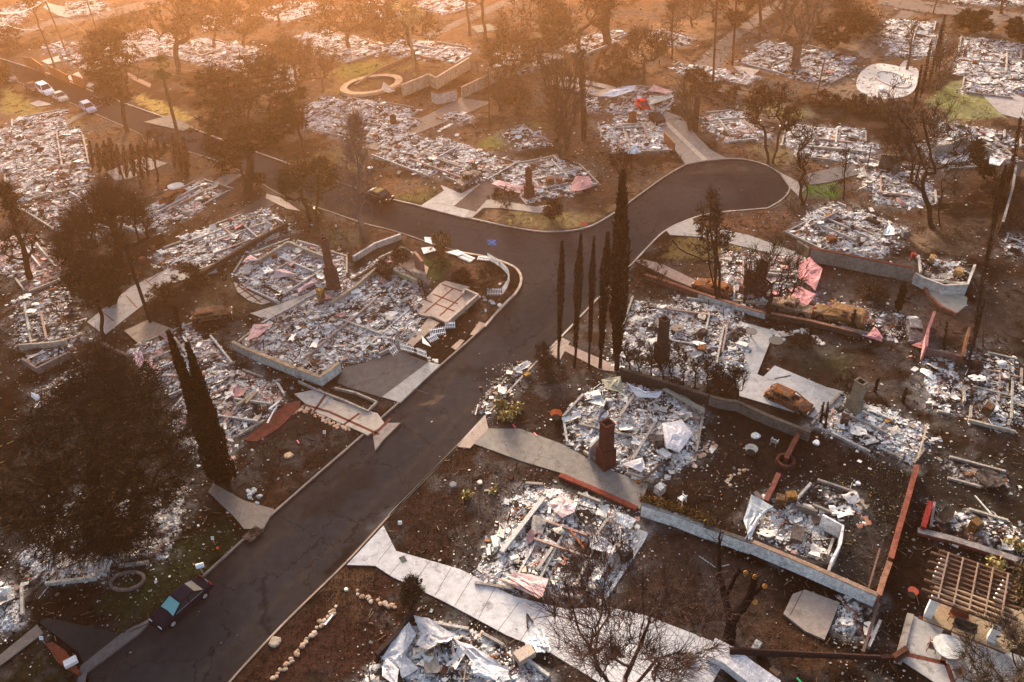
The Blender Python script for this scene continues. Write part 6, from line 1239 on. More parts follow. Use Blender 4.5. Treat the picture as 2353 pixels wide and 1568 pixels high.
chair(*W180(1800,1040), ab-1.57, "rust red cushioned armchair pair on the tan terrace", (.09,.03,.02), L=1.2, seat=(.25,.07,.03), name="garden_sofa", cat="sofa")
chair(*W180(1850,1130), ab-1.57, "black iron bench with curved arms on the terrace", (.02,.018,.017), L=1.5, name="iron_bench", cat="bench")
chair(*W180(1590,1275), ab, "rusty chair left of the round white table", (.2,.08,.04))
chair(*W180(1700,1205), ab-1.4, "dark wooden chair above the round white table", (.1,.045,.03))
chair(*W180(1800,1500), ab-2.6, "burned wooden garden chair at the bottom of the terrace", (.07,.035,.026), w=.7)
chair(*W180(300,1490), .6, "rusted chair frame beside the fallen stucco wall", (.2,.1,.05), z=.1)
chair(*V180(300,960), .9, "pale metal chair frame lying on the dark lawn", (.3,.3,.28), z=.1)
chair(*U00(1280,870), .4, "burned garden lounger frame on the narrow drive", (.06,.05,.045), z=.15)
chair(*V120(1560,1430), 2.2, "white plastic chair tipped by the ivy wall", (.7,.7,.7), z=.2)
p = g(*W180(1705,1300), .17); root = empty("round_table", p, "round white stone topped table on the paved terrace", "table")
b = MB(); cyl(b, (0,0,.7), 1.0, .07, 28, (.66,.64,.6)); b.build("tabletop", M_CONC, root); b = MB(); cyl(b, (0,0,0), .35, .7, 12, (.3,.27,.25), r2=.2); b.build("pedestal", M_CONC, root)
for (q, r_, lb) in ((V180(310,150),.75,"dark round table among the white round pavers"),(V180(110,75),.6,"small dark round table left of the white pavers")):
    p = g(*q, .17); root = empty("round_table", p, lb, "table"); b = MB(); cyl(b, (0,0,.68), r_, .06, 20, (.06,.055,.05)); b.build("tabletop", M_PAINT, root); b = MB(); cyl(b, (0,0,0), .08, .68, 8, (.04,.035,.03)); b.build("pedestal", M_RUST, root)
p = g(*V180(2050,1270), .1); root = empty("round_table", p, "black round fire ring table on the dark right yard", "table"); b = MB(); cyl(b, (0,0,.5), 1.1, .1, 20, (.03,.028,.028)); b.build("tabletop", M_RUST, root); b = MB(); cyl(b, (0,0,0), .6, .5, 12, (.03,.03,.03)); b.build("pedestal", M_RUST, root)
# cooling unit
p = g(*W120(1090,520), .17); root = empty("cooling_unit", p, "black scorched cooling unit with an open round fan top", "air conditioner", rz=.6)
b = MB(); box(b, (0,0,.5), (1.0,1.0,1.0), 0, (.03,.03,.03)); b.build("casing", M_RUST, root)
b = MB(); cyl(b, (0,0,1.0), .4, .03, 18, (.12,.13,.14)); b.build("fan_ring", M_RUST, root)
b = MB()
for i in range(5): a = i*1.257; bar(b, (0,0,1.05), (.33*math.cos(a), .33*math.sin(a), 1.05), .12, .02, (.35,.35,.36))
b.build("fan", M_PAINT, root); b = MB(); box(b, (0,0,1.08), (.08,.95,.03), 0, (.05,.05,.05)); b.build("guard", M_RUST, root)
def applia(q, s, col, label, name="appliance", cat="appliance", rzv=.4, z=None, mt=None, door=True):
    zz0 = rz(*q) if z is None else z; p = g(*q, zz0); root = empty(name, p-[0,0,.1], label, cat, rz=rzv)
    b = MB(); box(b, (0,0,s[2]/2), s, 0, col, taper=.96); b.build("casing", mt or M_RUST, root)
    if door: b = MB(); box(b, (0,-s[1]/2-.015,s[2]*.5), (s[0]*.75,.03,s[2]*.6), 0, np.array(col)*.45); b.build("door", mt or M_RUST, root)
AP = [(V120(1380,1350),(.9,.7,.9),(.5,.5,.5),"grey lidded barbecue beside the curved drive end","barbecue","barbecue"),(W180(340,100),(.8,.7,1.3),(.12,.06,.03),"dark open cabinet in the roofless outbuilding","cabinet","cabinet"),(W180(430,70),(.9,.7,1.2),(.3,.15,.04),"rusty yellow cabinet in the roofless outbuilding","cabinet","cabinet"),
 (V120(1730,75),(.8,.7,1.0),(.07,.05,.045),"dark oven like box in the pale ash bed","oven","oven"),(V120(1720,200),(.9,.8,.8),(.35,.12,.05),"rusty orange drum in the pale ash bed","drum","drum"),(V120(1370,960),(.9,.8,1.0),(.1,.09,.085),"dark tub full of ash in the bright white ruin","tub","tub"),
 (V180(870,790),(.8,.7,1.1),(.06,.04,.035),"dark box in the ruin beyond the hatchback","stove","stove"),(V180(1230,770),(.7,.5,.3),(.5,.26,.08),"small orange box in the ruin beyond the hatchback","box","box"),(V180(2050,690),(1.0,.8,.9),(.12,.06,.03),"rusty bin in the dark bluish ruin","bin","bin"),
 (U60(625,1120),(.7,.7,1.7),(.42,.24,.08),"upright rusty yellow boiler between the two left ash beds","boiler","boiler"),(U180(770,640),(1.1,.9,.8),(.25,.1,.04),"rusty furnace in the ruin above the grey wall","furnace","furnace"),(U180(985,640),(.7,.5,1.0),(.3,.27,.23),"pale pillar block in the ruin above the grey wall","pillar_block","block"),
 (U180(1365,600),(.7,.7,1.0),(.25,.27,.28),"grey washing machine beside the shaded yard","washing_machine","washing machine"),(U180(1290,-80+160),(0.9,.7,1.2),(.12,.1,.09),"black iron stove beyond the green lawn","stove","stove"),(W180(1940,290),(.8,.7,1.1),(.2,.1,.03),"rusty cabinet in the blackened ruin","cabinet","cabinet"),
 (U180(1590,800),(1.1,.6,.8),(.42,.24,.1),"wooden crate on the burned garage floor","crate","crate"),(U180(1810,910),(1.0,.9,.9),(.42,.26,.12),"pair of rusty drums fused together on the garage floor","drum","drum"),(U60(240,770),(.6,.6,.6),(.16,.07,.05),"small brown drum in the ruin by the lone chimney","drum","drum"),
 (U120(480,155),(1.0,.8,.9),(.35,.13,.05),"orange brown fireplace box in the corner lawn ruin","fireplace_box","box"),(U120(555,150),(.7,.7,.8),(.4,.17,.06),"smaller orange box right of the fireplace box","box","box"),(U180(1440,770),(.6,.5,.7),(.35,.03,.03),"small red box at the end of the grey wall","box","box"),
 (U00(1170,800+-10),(.6,.6,.5),(.35,.13,.06),"orange pots crate at the charred board fence","crate","crate"),(U00(1260,700),(.6,.6,.6),(.4,.15,.06),"terracotta planter box beside the charred board fence","planter","planter"),(W180(490,350),(1.6,1.0,.6),(.12,.1,.095),"charred table in the roofless outbuilding","workbench","table"),
 (W180(1430,830),(.5,.5,.4),(.4,.06,.03),"red pot beside the lower brick wall","pot","pot"),(W120(2170,1265),(.9,.5,.5),(.6,.62,.64),"short white drum on the orange soil","drum","drum"),(V120(290,400),(.7,.6,.5),(.32,.18,.05),"rusty box on the road side debris","box","box"),(T180(1840,-2+40),(.1,.1,.1),(0,0,0),"x","x","x")]
for q, s, col, lb, nm, ct in AP:
    if lb != "x": applia(q, s, col, lb, nm, ct, R.uniform(0, 1.5), door=nm in ("cabinet","oven","washing_machine","boiler","furnace","stove","fireplace_box"))
# ---------------- pools ----------------
def pool(cx, cy, rx, ry, rot, label, deck, water, z, deep=.25, ring=1.3):
    c = g(cx, cy, .1); root = empty("swimming_pool", (c[0], c[1], 0), label, "pool"); root['_org'] = 1; n = 40; a = np.linspace(0, 6.2832, n, endpoint=False)
    E_ = lambda k: np.c_[c[0]+(rx*k*np.cos(a))*math.cos(rot)-(ry*k*np.sin(a))*math.sin(rot), c[1]+(rx*k*np.cos(a))*math.sin(rot)+(ry*k*np.sin(a))*math.cos(rot)]
    def strip(nm, k0, z0, k1, z1, col, m_): b = MB(); b.add(np.concatenate([np.c_[E_(k0), np.full(n, z0)], np.c_[E_(k1), np.full(n, z1)]]), [[i, (i+1) % n, n+(i+1) % n, n+i] for i in range(n)], col=col); b.build(nm, m_, root)
    strip("coping", 1+ring/max(rx, ry), z, 1, z, deck, M_CONC); strip("outer_edge", 1+ring/max(rx, ry), -.1, 1+ring/max(rx, ry), z, deck, M_CONC); strip("basin_wall", 1, z, .97, z-deep, np.array(water)*.8+.05, M_PAINT)
    b = MB(); b.add(np.c_[E_(.975), np.full(n, z-deep)]); b.ng.append(list(range(n))); b.build("water", M_CHIP, root)
pc, pe, pw = g(*T60(1040,705)), g(*T60(1225,660)), g(*T60(850,755))
pool(*T60(1035,710), np.hypot(*(pe-pw)[:2])/2, np.hypot(*(g(*T60(1035,650))-g(*T60(1035,780)))[:2])/2*.85, math.atan2(*(pe-pw)[1::-1]), "round pool with an orange rim and dark murky water", (.62,.42,.26), (.035,.022,.014), .6, .7, 1.4)
slab("pool_deck", chaikin([T180(970,690),T180(1005,590),T180(1130,510),T180(1330,545),T180(1475,545),T180(1500,620),T180(1450,770),T180(1280,815),T180(1120,810),T180(1000,755)], it=3), z=.16, col=(.66,.6,.54))
slab("path", [T180(1330,540),T180(1380,490),T180(1415,500),T180(1375,550)], z=.15, col=(.5,.44,.4))
pl, pr = g(*T180(1170,650)), g(*T180(1368,640))
pool(*T180(1268,655), np.hypot(*(pr-pl)[:2])/2, np.hypot(*(g(*T180(1268,590))-g(*T180(1268,725)))[:2])/2*.9, math.atan2(*(pr-pl)[1::-1])+.15, "oval pool with grey green water in a white deck", (.6,.55,.5), (.3,.31,.29), .32, .12, .6)
box(b := MB(), g(*T180(1178,722), .4), (.6,1.9,.2), -.35, (.8,.79,.76)); one("diving_board","white diving board at the lower end of the oval pool","diving board",b,M_PAINT)
P = gv([T120(500,690),T120(610,650),T120(990,735),T120(880,790)], .1); root = empty("swimming_pool", P.mean(0)*[1,1,0], "dark angular pool with a pale rim behind the vase shaped tree", "pool"); root['_org'] = 1
b = MB(); ribbon(b, [P[0],P[1],P[2],P[3],P[0]], 1.6, -.1, .4, (.42,.33,.26)); b.build("coping", M_CONC, root); b = MB(); b.add(np.c_[P[:, :2], np.full(4, .2)], [[0,1,2,3]], col=(.04,.025,.02)); b.build("water", M_GLASS, root)
P = gv([U180(1550,1000),U180(1640,1005),U180(1790,1030),U180(1890,1100),U180(1880,1160),U180(1800,1225),U180(1690,1170),U180(1590,1080)], .3)
b = MB(); prism(b, P, -.1, .3, (.4,.35,.28)); b.build("terrace", M_CONC, kind="structure")
# ---------------- poles and wires ----------------
def pole(base, top, r, label, col=(.05,.035,.028), arms=0, name="utility_pole", cat="pole"):
    b_, t = top3(base, top); b_ = b_.copy(); b_[2] = 0; root = empty(name, b_, label, cat); root['_org'] = 1; b = MB(); tubes(b, [b_], [t], [r], [r*.7], col, 8); b.build("shaft", M_BARK, root)
    for k in range(arms): q = b_+(t-b_)*(.95-.08*k); b = MB(); bar(b, q+[-1.1,.2,0], q+[1.1,-.2,0], .12, .12, col); b.build("crossarm", M_BARK, root)
    return t
pole((346,741),(283,558),.22,"leaning black wooden pole in the dry lawn",(.025,.02,.017))
tA = pole(T00(480,630),T00(330,230),.2,"tall brown power pole beside the orange fence panels",(.16,.08,.05),1)
tB = pole(T00(540,420),T00(370,0),.2,"power pole left of the upper street",(.2,.11,.07),1)
tC = pole(T00(800,270),T00(710,0),.2,"power pole in front of the upper left trees",(.2,.11,.07),0)
pole((1638,200),(1651,-70),.22,"left one of the two very tall bare poles",(.12,.07,.05)); pole((1683,150),(1697,-70),.22,"right one of the two very tall bare poles",(.07,.04,.03))
pole(T180(640,840),T180(720,480),.14,"rusty orange pole in the yard left of the oval pool",(.22,.1,.05)); pole(T60(2000,1010),T60(1990,560),.13,"thin pole on the small green lawn",(.1,.06,.045))
pole(T00(1015,1480),T00(940,1240),.13,"dark short pole at the grey parking slab",(.05,.03,.025)); pole(T00(1160,1546),T00(1090,1310),.1,"thin dark post beside the small twisted tree",(.05,.03,.025))
pole(T180(1065,1390),T180(1100,1200),.1,"thin black post beyond the green lawn",(.03,.025,.02)); pole(T180(1605,110),T180(1640,0),.15,"pole beside the upper street at the border",(.15,.08,.05))
pole(U180(2020,1500),U180(2020,1190),.12,"brown metal post beside the dead fence row",(.15,.08,.07)); pole(T60(865,1120),T60(855,960),.25,"black stubby post at the long white ruin",(.04,.025,.02))
def wire(a, e, sag, label):
    P = [a+(e-a)*t-np.array([0,0,sag*4*t*(1-t)]) for t in np.linspace(0, 1, 15)]; b = MB(); tubes(b, P[:-1], P[1:], np.full(14, .022), np.full(14, .022), (.3,.24,.2), 4); one("power_wire", label, "wire", b, M_PAINT)
far1 = g(*T00(1700,600), 9); far2 = g(*T00(1600,640), 8); l1 = g(*T00(0,180), 14); l2 = g(*T00(0,110), 14)
mid1 = g(*T00(860,350), 12); mid2 = g(*T00(700,370), 11)
wire(mid1, far1, 1.0, "upper power wire crossing in front of the palm head"); wire(mid2, far2, 1.0, "lower power wire crossing in front of the palm head")
wire(tB, mid1, 1.0, "upper wire between the left power pole and the palm"); wire(tA, mid2, 1.0, "lower wire between the left power pole and the palm"); wire(l1, tA, .8, "lower wire entering at the left border"); wire(l2, tB, .8, "upper wire entering at the left border")
# fallen black beam at the bottom right
b = MB(); tubes(b, [g(*W120(1950,1290), .9)], [g(*W180(1170,1345), .9)], [.28], [.2], (.035,.02,.017), 8); bar(b, g(*W180(1170,1345), .9), g(*W180(1270,1340), .6), .3, .3, (.04,.02,.017)); one("fallen_pole","long black fallen pole across the bottom right yard","pole",b,M_BARK)
b = MB(); bar(b, g(*W180(1280,1340),.7), g(*W180(1390,1265),.5), .35,.2,(.1,.045,.03)); one("charred_beam","dark red beam on the corner of the paved terrace","beam",b,M_BARK)
b = MB(); bar(b, g(*W180(1300,1370),.5), g(*W180(1400,1290),.45), .35,.2,(.1,.045,.03)); one("charred_beam","second dark red beam lying below the first on the terrace","beam",b,M_BARK)
b = MB(); bar(b, g(*W180(1030,1300),.4), g(*W180(1160,900),.5), .2,.2,(.14,.09,.07)); one("charred_beam","long brown beam edging the square of grey ash","beam",b,M_BARK)
# flag, hydrant, signs, mail boxes, cans
b_, t = top3(U60(2078,795), U60(2055,620)); root = empty("flag", b_*[1,1,0], "small blue flag on a thin dark pole at the corner garden", "flag"); root['_org'] = 1
b = MB(); tubes(b, [b_*[1,1,0]], [t], [.03], [.025], (.03,.03,.035), 6); b.build("pole", M_PAINT, root); b = MB(); d = np.array([-1.0,.15,0])
v = [t+d*x+np.array([0,.08*math.sin(x*6),-z-.06*math.sin(x*5)]) for x in np.linspace(0,1.15,7) for z in (0,.42,.85)]; b.add(v, [[i*3+j,i*3+j+1,i*3+j+4,i*3+j+3] for i in range(6) for j in range(2)], col=(.06,.2,.6)); b.build("cloth", M_PAINT, root)
b = MB(); tubes(b, [t+d*.1+[0,-.05,-.1]], [t+d*1.0+[0,-.05,-.75]], [.03],[.03],(.7,.72,.75),4); tubes(b, [t+d*1.0+[0,-.05,-.12]], [t+d*.1+[0,-.05,-.75]], [.03],[.03],(.7,.72,.75),4); b.build("white_stripe", M_PAINT, root)
p = g(*U120(155,500), .1); root = empty("fire_hydrant", p, "small yellow fire hydrant at the corner lawn kerb", "hydrant"); Yl = (.6,.42,.06)
b = MB(); cyl(b, (0,0,0), .16, .6, 10, Yl); b.build("body", M_PAINT, root); b = MB(); cyl(b, (0,0,.6), .19, .14, 10, Yl, r2=.06); b.build("cap", M_PAINT, root); b = MB(); cyl(b, (-.25,0,.42), .07, .5, 8, Yl, axis=(1,0,0)); b.build("nozzle", M_PAINT, root)
def sign(q, h, col, label, w=.35, ph=.45, pc_=(.3,.25,.2), name="yard_sign"):
    p = g(*q, .1); root = empty(name, p, label, "sign"); b = MB(); box(b, (0,0,h/2), (.05,.05,h), 0, pc_); b.build("stake", M_PAINT, root); b = MB(); box(b, (0,0,h-ph*.3), (w*.7,.04,ph*.7), 0, col, rx=-.5); b.build("board", M_PAINT, root)
sign(W00(1760,405),.8,(.75,.75,.78),"white sign on an orange stake on the dark lawn",pc_=(.5,.15,.05)); sign(W60(1270,260),.5,(.8,.8,.8),"white sign near the flared end of the bright driveway",w=.5); sign(V60(655,900),.8,(.75,.75,.75),"white sign on a thin stake on the burned front yard",w=.4)
sign(U60(745,535),.6,(.8,.8,.78),"white sign on the lawn left of the sycamore"); sign(U60(1550,220),.6,(.8,.8,.78),"white sign at the edge of the dry lawn by the driveway"); sign(T120(1850,1170),.7,(.8,.8,.8),"white marker on the lawn above the cul de sac"); sign(U60(1970,1230),.6,(.75,.75,.74),"white marker on the brown bank below the curved kerb")
sign(U120(757,515),.6,(.8,.12,.03),"orange red sign lying at the kerb of the corner lawn",w=1.1,ph=.7); sign(W00(370,1230),.9,(.7,.7,.72),"white box on the red planter end",w=.4)
for q, lb in ((W00(1665,655),"white rounded mail box beside the dark parked sedan"),):
    p = g(*q, .1); root = empty("mail_box", p, lb, "mail box"); b = MB(); box(b, (0,0,.45), (.1,.1,.9), 0, (.3,.25,.2)); b.build("post", M_PAINT, root); b = MB(); cyl(b, (-.3,0,.95), .22, .6, 14, (.8,.79,.76), axis=(1,.3,0)); b.build("box", M_PAINT, root)
p = g(*W00(1788,450), .1); b = MB(); cyl(b, p, .12, .15, 10, (.7,.03,.02)); one("red_ball","small red ball on the dark lawn","ball",b,M_PAINT)
p = g(*W00(580,1380), .6); b = MB(); box(b, p, (.9,.6,.3), .6, (.7,.68,.7)); one("plastic_box","white plastic box on the red planter","box",b,M_PAINT)
for q, c_, lb in ((V60(430,940),(.8,.05,.2),"pink marker on the burned front yard"),(V120(185,810),(.8,.04,.1),"red marker beside the yellow succulents"),(V120(360,878),(.8,.08,.15),"fallen red marker near the curved drive"),(W180(510,1535),(.02,.5,.15),"bright green object at the bottom border")):
    p = g(*q, .15); b = MB(); box(b, p, (.12,.5,.12), .5, c_); one("marker_flag", lb, "marker", b, M_PAINT)
b = MB(); 
for i in range(9): a0, a1 = i*.7, (i+1)*.7; bar(b, g(*U60(572,362), .9)+[.28*math.cos(a0),.28*math.sin(a0),0], g(*U60(572,362), .9)+[.28*math.cos(a1),.28*math.sin(a1),0], .12, .1, (.8,.75,.03))
bar(b, g(*U60(575,365), .9), g(*U60(590,398), .3), .09, .04, (.8,.75,.03)); one("yellow_tape","bright yellow tape tied round the oak trunk","tape",b,M_PAINT)
b = MB(); box(b, g(*T120(1425,900), .2), (1.6,.4,.1), -.1, (.75,.55,.1)); one("yellow_plank","yellow plank beside the shared driveway","plank",b,M_PAINT)
b = MB()
for i in range(10): a0 = i*.63; bar(b, g(*W00(1045,715), .2)+[1.4*math.cos(a0),.9*math.sin(a0),0], g(*W00(1045,715), .2)+[1.4*math.cos(a0+.63),.9*math.sin(a0+.63),0], .22, .25, (.2,.15,.14))
one("tree_ring","pale brick ring round a planting hole on the dark lawn","ring",b,M_WALL)
b = MB()
for i in range(12): a0 = i*.524; bar(b, g(*V180(395,1100), .3)+[.75*math.cos(a0),.75*math.sin(a0),0], g(*V180(395,1100), .3)+[.75*math.cos(a0+.524),.75*math.sin(a0+.524),0], .25, .5, BRK)
one("brick_ring","red brick ring at the end of the short brick wall","ring",b,M_WALL)
b = MB(); box(b, g(*W00(2075,330), .18), (1.5,1.1,.04), .9, (.03,.02,.018)); one("drain_cover","dark square plate at the end of the side path","cover",b,M_RUST)
b = MB(); box(b, g(*W60(1290,535), .19), (.45,.6,.03), .5, (.14,.15,.12)); one("meter_cover","small green grey cover on the bright driveway","cover",b,M_RUST)
b = MB()
for (x0,y0,x1,y1) in ((420,1110,470,1300),(360,1110,440,1260),(300,1190,480,1190),(290,1230,470,1250),(380,1140,400,1300),(260,1200,440,1300),(440,1180,485,1290),(330,1210,380,1300)): bar(b, g(*W120(x0,y0), .35), g(*W120(x1,y1), .3+R.random()*.3), .16,.08,(.82,.83,.82))
box(b, g(*W120(330,1220), .3), (1.0,.8,.06), .4, (.8,.82,.81)); one("broken_chairs","tangled heap of bright white plastic slats on the driveway","slats",b,M_PAINT)
b = MB(); bar(b, g(*W120(290,985),.25), g(*W120(295,1100),.25), .12,.1,(.05,.05,.045)); bar(b, g(*W120(290,985),.25), g(*W120(340,1050),.25), .1,.1,(.06,.055,.05)); one("iron_tool","dark bent iron lying on the bright driveway","tool",b,M_RUST)
for i,(q0,q1,w_,c_,lb) in enumerate([(U60(155,1000),U60(300,1080),.25,(.03,.025,.022),"charred beam beside the round tiled patio"),(U60(620,1040),U60(770,975),.2,(.025,.02,.02),"black beam across the smooth patio slabs"),(U60(1440,960),U60(1480,1110),.15,(.03,.02,.018),"thin black post leaning at the striped patio"),(U60(880,960-10),U60(1080,830),.3,(.1,.06,.04),"brown beam beside the upper patio room"),
  (V60(0,620),V60(90,530),.25,(.35,.28,.2),"tan beam in the ruin beside the brick path"),(V00(1940,640),V00(2100,530),.3,(.32,.26,.19),"thick tan beam in the ruin behind the twin cypresses"),(W60(2220,1360),W60(2353,1280),.9,(.45,.36,.29),"pale flat lintel at the driveway edge of the bottom ruin"),(V120(1160,1080),V120(1340,780),.25,(.34,.3,.27),"long grey beam across the bright white ruin"),
  (V120(1050,730),V120(1160,570),.25,(.36,.32,.28),"upper grey beam in the bright white ruin"),(W120(380,620),W120(500,440),.25,(.35,.31,.28),"grey wall plate in the pale pinkish ruin"),(W120(80,480),W120(430,30),.4,(.5,.47,.43),"long pale wall plate on the left of the pinkish ruin"),(W120(640,290),W120(760,450),.15,(.35,.11,.04),"rust red bar in the pale pinkish ruin"),(W120(860,340),W120(950,210),.25,(.36,.31,.27),"short grey plate in the pale pinkish ruin"),
  (V120(1200,1280),V120(1420,1100),.2,(.08,.06,.05),"dark fallen post at the corner of the bright white ruin"),(V180(1950,1380)[0:2],V180(2110,1560)[0:2],.12,(.6,.55,.5),"thin pale pole in the dark right yard"),(V180(1930,1400),V180(1990,1400),.01,(0,0,0),None),(V180(1250,400),V180(1285,300),.15,(.03,.02,.02),"thin black post on the brown yard"),(W180(1160,900),W180(1120,870),.01,(0,0,0),None),
  (V180(1480,1080),V180(1560,790),.14,(.42,.3,.19),"tan rail at the right end of the bright ash ruin"),(W180(1075,780),W180(1170,450),.14,(.2,.12,.09),"rusty chain like rail on the ash yard"),(W120(1700,510),W120(1840,605),.08,(.4,.38,.36),"thin pale stick in the burned lawn"),(W120(1860,605),W120(1950,580),.08,(.4,.38,.36),"short pale stick beside the longer one"),(V180(310,420),V180(440,395),.12,(.06,.055,.05),"dark bar on the pale concrete yard")]):
    if lb: b = MB(); bar(b, g(*q0,.55 if w_>.13 else .15), g(*q1,.5 if w_>.13 else .15), w_, w_*.7, c_); one("beam", lb, "beam", b, M_BARK)
# ---------------- rows of stones and pavers: each stone is a thing ----------------
def stones(pts, n, s, cols, grp, label, name="stone", flat=.35, jit=.12, cat="stone", z=.1):
    P = gv(pts, z); sg = np.linalg.norm(np.diff(P, axis=0), axis=1); cum = np.concatenate([[0], np.cumsum(sg)]); ms = []
    for k in range(4):
        b = MB(); nn = 8; a = np.linspace(0, 6.283, nn, endpoint=False); r = 1+NR.uniform(-.2, .15, nn)
        v = np.concatenate([np.c_[r*np.cos(a), r*np.sin(a), np.zeros(nn)-.2], np.c_[r*.92*np.cos(a), r*.92*np.sin(a), np.full(nn, flat)], np.c_[r*.5*np.cos(a), r*.5*np.sin(a), np.full(nn, flat*1.35)], [[0,0,flat*1.4]]])*s/2
        b.add(v, [[j*nn+i, j*nn+(i+1)%nn, (j+1)*nn+(i+1)%nn, (j+1)*nn+i] for j in range(2) for i in range(nn)], [[2*nn+i, 2*nn+(i+1)%nn, 3*nn] for i in range(nn)], col=cols[k % len(cols)])
        o = b.build(name, M_WALL if name != "paver" else M_CONC); ms.append(o.data); bpy.data.objects.remove(o)
    for i in range(n):
        d = cum[-1]*(i+.5)/n+R.uniform(-.3, .3)*s*.3; x = np.interp(d, cum, P[:, 0])+R.gauss(0, jit); y = np.interp(d, cum, P[:, 1])+R.gauss(0, jit)
        o = bpy.data.objects.new(name, ms[R.randrange(4)]); COL.objects.link(o); o.location = (x, y, z); o.rotation_euler[2] = R.uniform(0, 6); k = R.uniform(.75, 1.2); o.scale = (k, k*R.uniform(.7, 1), k); tag(o, label, cat, grp)
TN = [(.45,.3,.2),(.5,.38,.28),(.36,.24,.17),(.55,.42,.33)]; WT = [(.62,.57,.5),(.7,.66,.6),(.55,.5,.44),(.66,.6,.52)]
stones([W60(885,810),W60(980,850),W60(1060,880),W60(1150,915),W60(1240,940)], 14, .45, TN, "stone edging toward the wiry shrub", "tan edging stone in the row leading to the wiry burned shrub")
stones([W60(760,920),W60(700,980),W60(620,1070),W60(530,1180),W60(450,1270),W60(390,1350),W60(300,1450),W60(200,1546)], 34, .42, TN, "stone edging parallel to the road", "tan edging stone in the long line beside the road")
for k, off in enumerate((0, 20, 42)):
    stones([V60(350+off*.3,730-off*.9),V60(430+off*.3,680-off*.7),V60(540,700-off),V60(660,775-off),V60(760,815-off*.8),V60(850,850-off*.5)], 22, .42, [(.6,.36,.24),(.55,.4,.3),(.5,.28,.18),(.62,.46,.34)], "round stones along the brick striped slabs", "flat pink tan stone in the band beside the brick striped slabs", flat=.2)
stones([V120(1850,960),V120(1790,1000),V120(1740,1030),V120(1690,1080),V120(1640,1110),V120(1660,1150)], 8, .6, TN, "stepping stones in the dark lawn", "oval stepping stone curving through the dark lawn", flat=.15)
stones([V120(1800,930),V120(1760,985),V120(1700,1035),V120(1640,1065)], 18, .25, TN, "small curved stone edging in the dark lawn", "small edging stone curving beside the stepping stones")
stones([V120(2110,1155),V120(2040,1195),V120(1970,1230),V120(1920,1270),V120(1950,1300)], 14, .35, TN, "second curve of small stones in the dark lawn", "small tan stone in the lower curve of the dark lawn")
stones([U180(270,1360),U180(300,1385),U180(340,1400),U180(400,1400),U180(460,1390),U180(520,1370),U180(580,1370),U180(620,1400),U180(650,1440),U180(690,1480),U180(720,1500)], 22, .75, WT, "white round pavers in the brown garden", "white round paver in the winding chain of the brown garden", name="paver", flat=.12, jit=.2, cat="paver")
stones([U180(250,1430),U180(300,1380),U180(290,1350),U180(380,1430),U180(400,1460),U180(0,1385)], 10, .75, WT, "white round pavers at the pale concrete yard", "white round paver beside the dark round tables", name="paver", flat=.12, jit=.3, cat="paver")
stones([W180(880,10),W180(930,40),W180(980,70),W180(1010,110)], 12, .55, TN, "crazy paving stones behind the outbuilding", "flat stone in the crazy paving behind the roofless outbuilding", name="paver", flat=.12, jit=.35, cat="paver")
stones([W180(1000,165),W180(1020,210),W180(1065,200),W180(1060,245),W180(990,260)], 7, .6, [(.42,.2,.14),(.5,.26,.18)], "terracotta pavers in the ash yard", "round terracotta paver in the scorched ash yard", name="paver", flat=.12, cat="paver")
stones([U60(1915,1090),U60(1980,1120),U60(2040,1140),U60(2110,1170)], 14, .5, WT, "white rocks below the striped patio", "white rock in the line from the striped patio to the kerb", jit=.15)
stones([V60(1490,250),V60(1530,270),V60(1580,290)], 5, .5, WT, "rocks at the standing picket fence", "pale rock at the end of the standing picket fence")
stones([V60(5,1385),V60(50,1360),V60(90,1370),V60(60,1410)], 12, .5, [(.45,.48,.5),(.6,.62,.62),(.2,.22,.24)], "rocks at the foot of the cypress path", "blue grey rock in the pile beside the side path", jit=.35)
stones([U60(700,720),U60(760,750),U60(820,755)], 8, .5, TN, "rocks beside the lone chimney", "tan rock right of the lone chimney")
stones([T60(1580,1080),T60(1620,1055),T60(1660,1035),T60(1700,1015)], 7, .9, WT, "stepping slabs beside the white ash square", "white stepping slab beside the small flat bed of white ash", name="paver", flat=.12, jit=.05, cat="paver")
stones([U180(1100,-40+60),U180(1101,60)], 0, .5, WT, "x", "x")
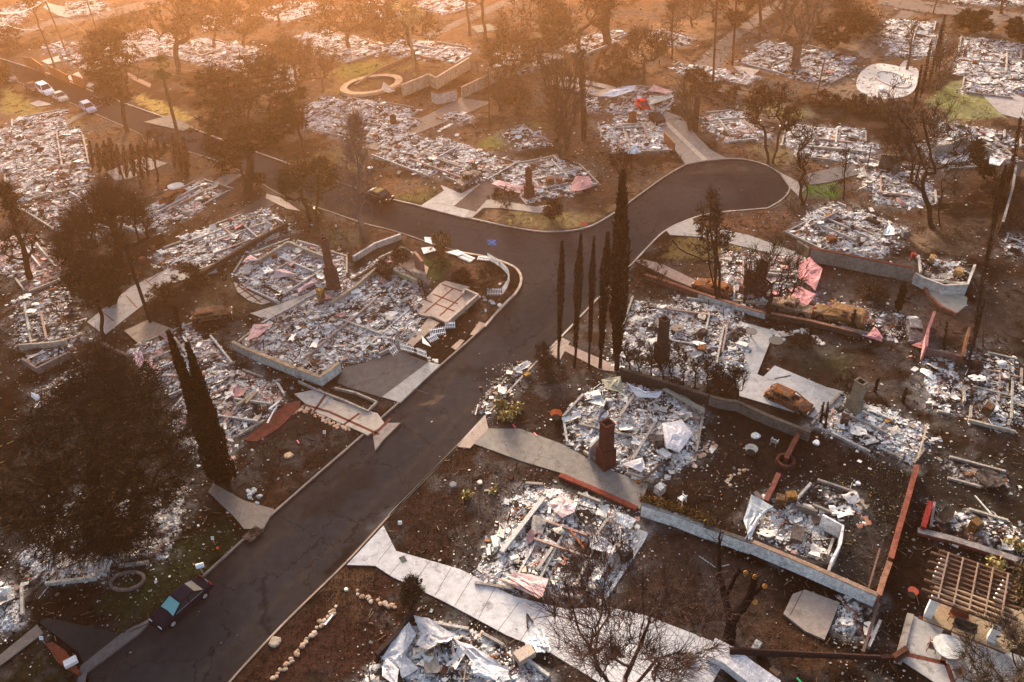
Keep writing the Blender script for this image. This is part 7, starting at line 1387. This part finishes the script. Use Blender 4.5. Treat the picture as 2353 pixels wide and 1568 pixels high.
for q, s, c_, lb in [(V180(150,888),.5,(.75,.72,.65),"white round lid on the dark lawn"),(V180(650,945),.35,(.7,.7,.7),"small white paper sheet on the dark lawn"),(V180(990,1280),.25,(.75,.75,.75),"white cup like object on the dark yard"),(T60(1020,1380),.5,(.7,.6,.55),"pale lid on the reddish yard"),(U00(1440,185),1.3,(.72,.68,.62),"white crumpled canopy sheet beyond the rusted car"),(W60(825,785),.2,(.75,.73,.55),"small pale lump near the stone edging"),(W60(240,1215),.5,(.42,.34,.26),"tan block at the road kerb near the bottom"),(V60(350,1050),.45,(.55,.38,.24),"round tan disc on the burned front yard"),(V60(1920,1272),.28,(.7,.55,.45),"pale square tile on the burned front lawn"),(V60(1700,1290),.4,(.2,.19,.19),"grey block on the burned front lawn")]:
    b = MB(); cyl(b, g(*q, .12), s, .12, 9, c_, r2=s*.8, wob=.15); one("lid" if "lid" in lb else "object_disc" if "disc" in lb else "scrap", lb, "scrap", b, M_CHIP)
def ring_(q, r_, c_, lb, nm="stone_basin"):
    b = MB(); cyl(b, g(*q, .1), r_*.7, .55, 12, c_, r2=r_); cyl(b, g(*q, .66), r_*.7, .02, 12, (.02,.02,.02)); one(nm, lb, "basin", b, M_WALL)
ring_(V180(110,1025), .6, (.3,.3,.28), "grey stone basin on the dark lawn"); ring_(W180(1480+-50,830), .4, (.35,.08,.05), "red flower pot beside the lower brick wall", "flower_pot"); ring_(V120(530,735), .6, (.3,.07,.03), "burned red rimmed bowl in the road side debris", "fire_bowl")
for q, lb in ((V180(1480,0+420),"x"),):
    pass
# ---------------- smoky air ----------------
def hazebox():
    b = MB(); x0, x1, y0, y1, z0, z1 = -700, 700, -60, 900, -1.5, CH+3
    v = [(x0,y0,z0),(x1,y0,z0),(x1,y1,z0),(x0,y1,z0),(x0,y0,z1),(x1,y0,z1),(x1,y1,z1),(x0,y1,z1)]
    m = bpy.data.materials.new("haze"); m.use_nodes = True; t = m.node_tree
    for n in list(t.nodes):
        if n.type != 'OUTPUT_MATERIAL': t.nodes.remove(n)
    pv = t.nodes.new("ShaderNodeVolumePrincipled"); pv.inputs["Color"].default_value = (1, .46, .18, 1); pv.inputs["Density"].default_value = HAZE_D; pv.inputs["Anisotropy"].default_value = HAZE_G
    t.links.new(pv.outputs[0], t.nodes["Material Output"].inputs["Volume"])
    b.add(v, BQ); b.build("haze", m, kind="stuff")
HAZE_D, HAZE_G = .00043, .8
hazebox()
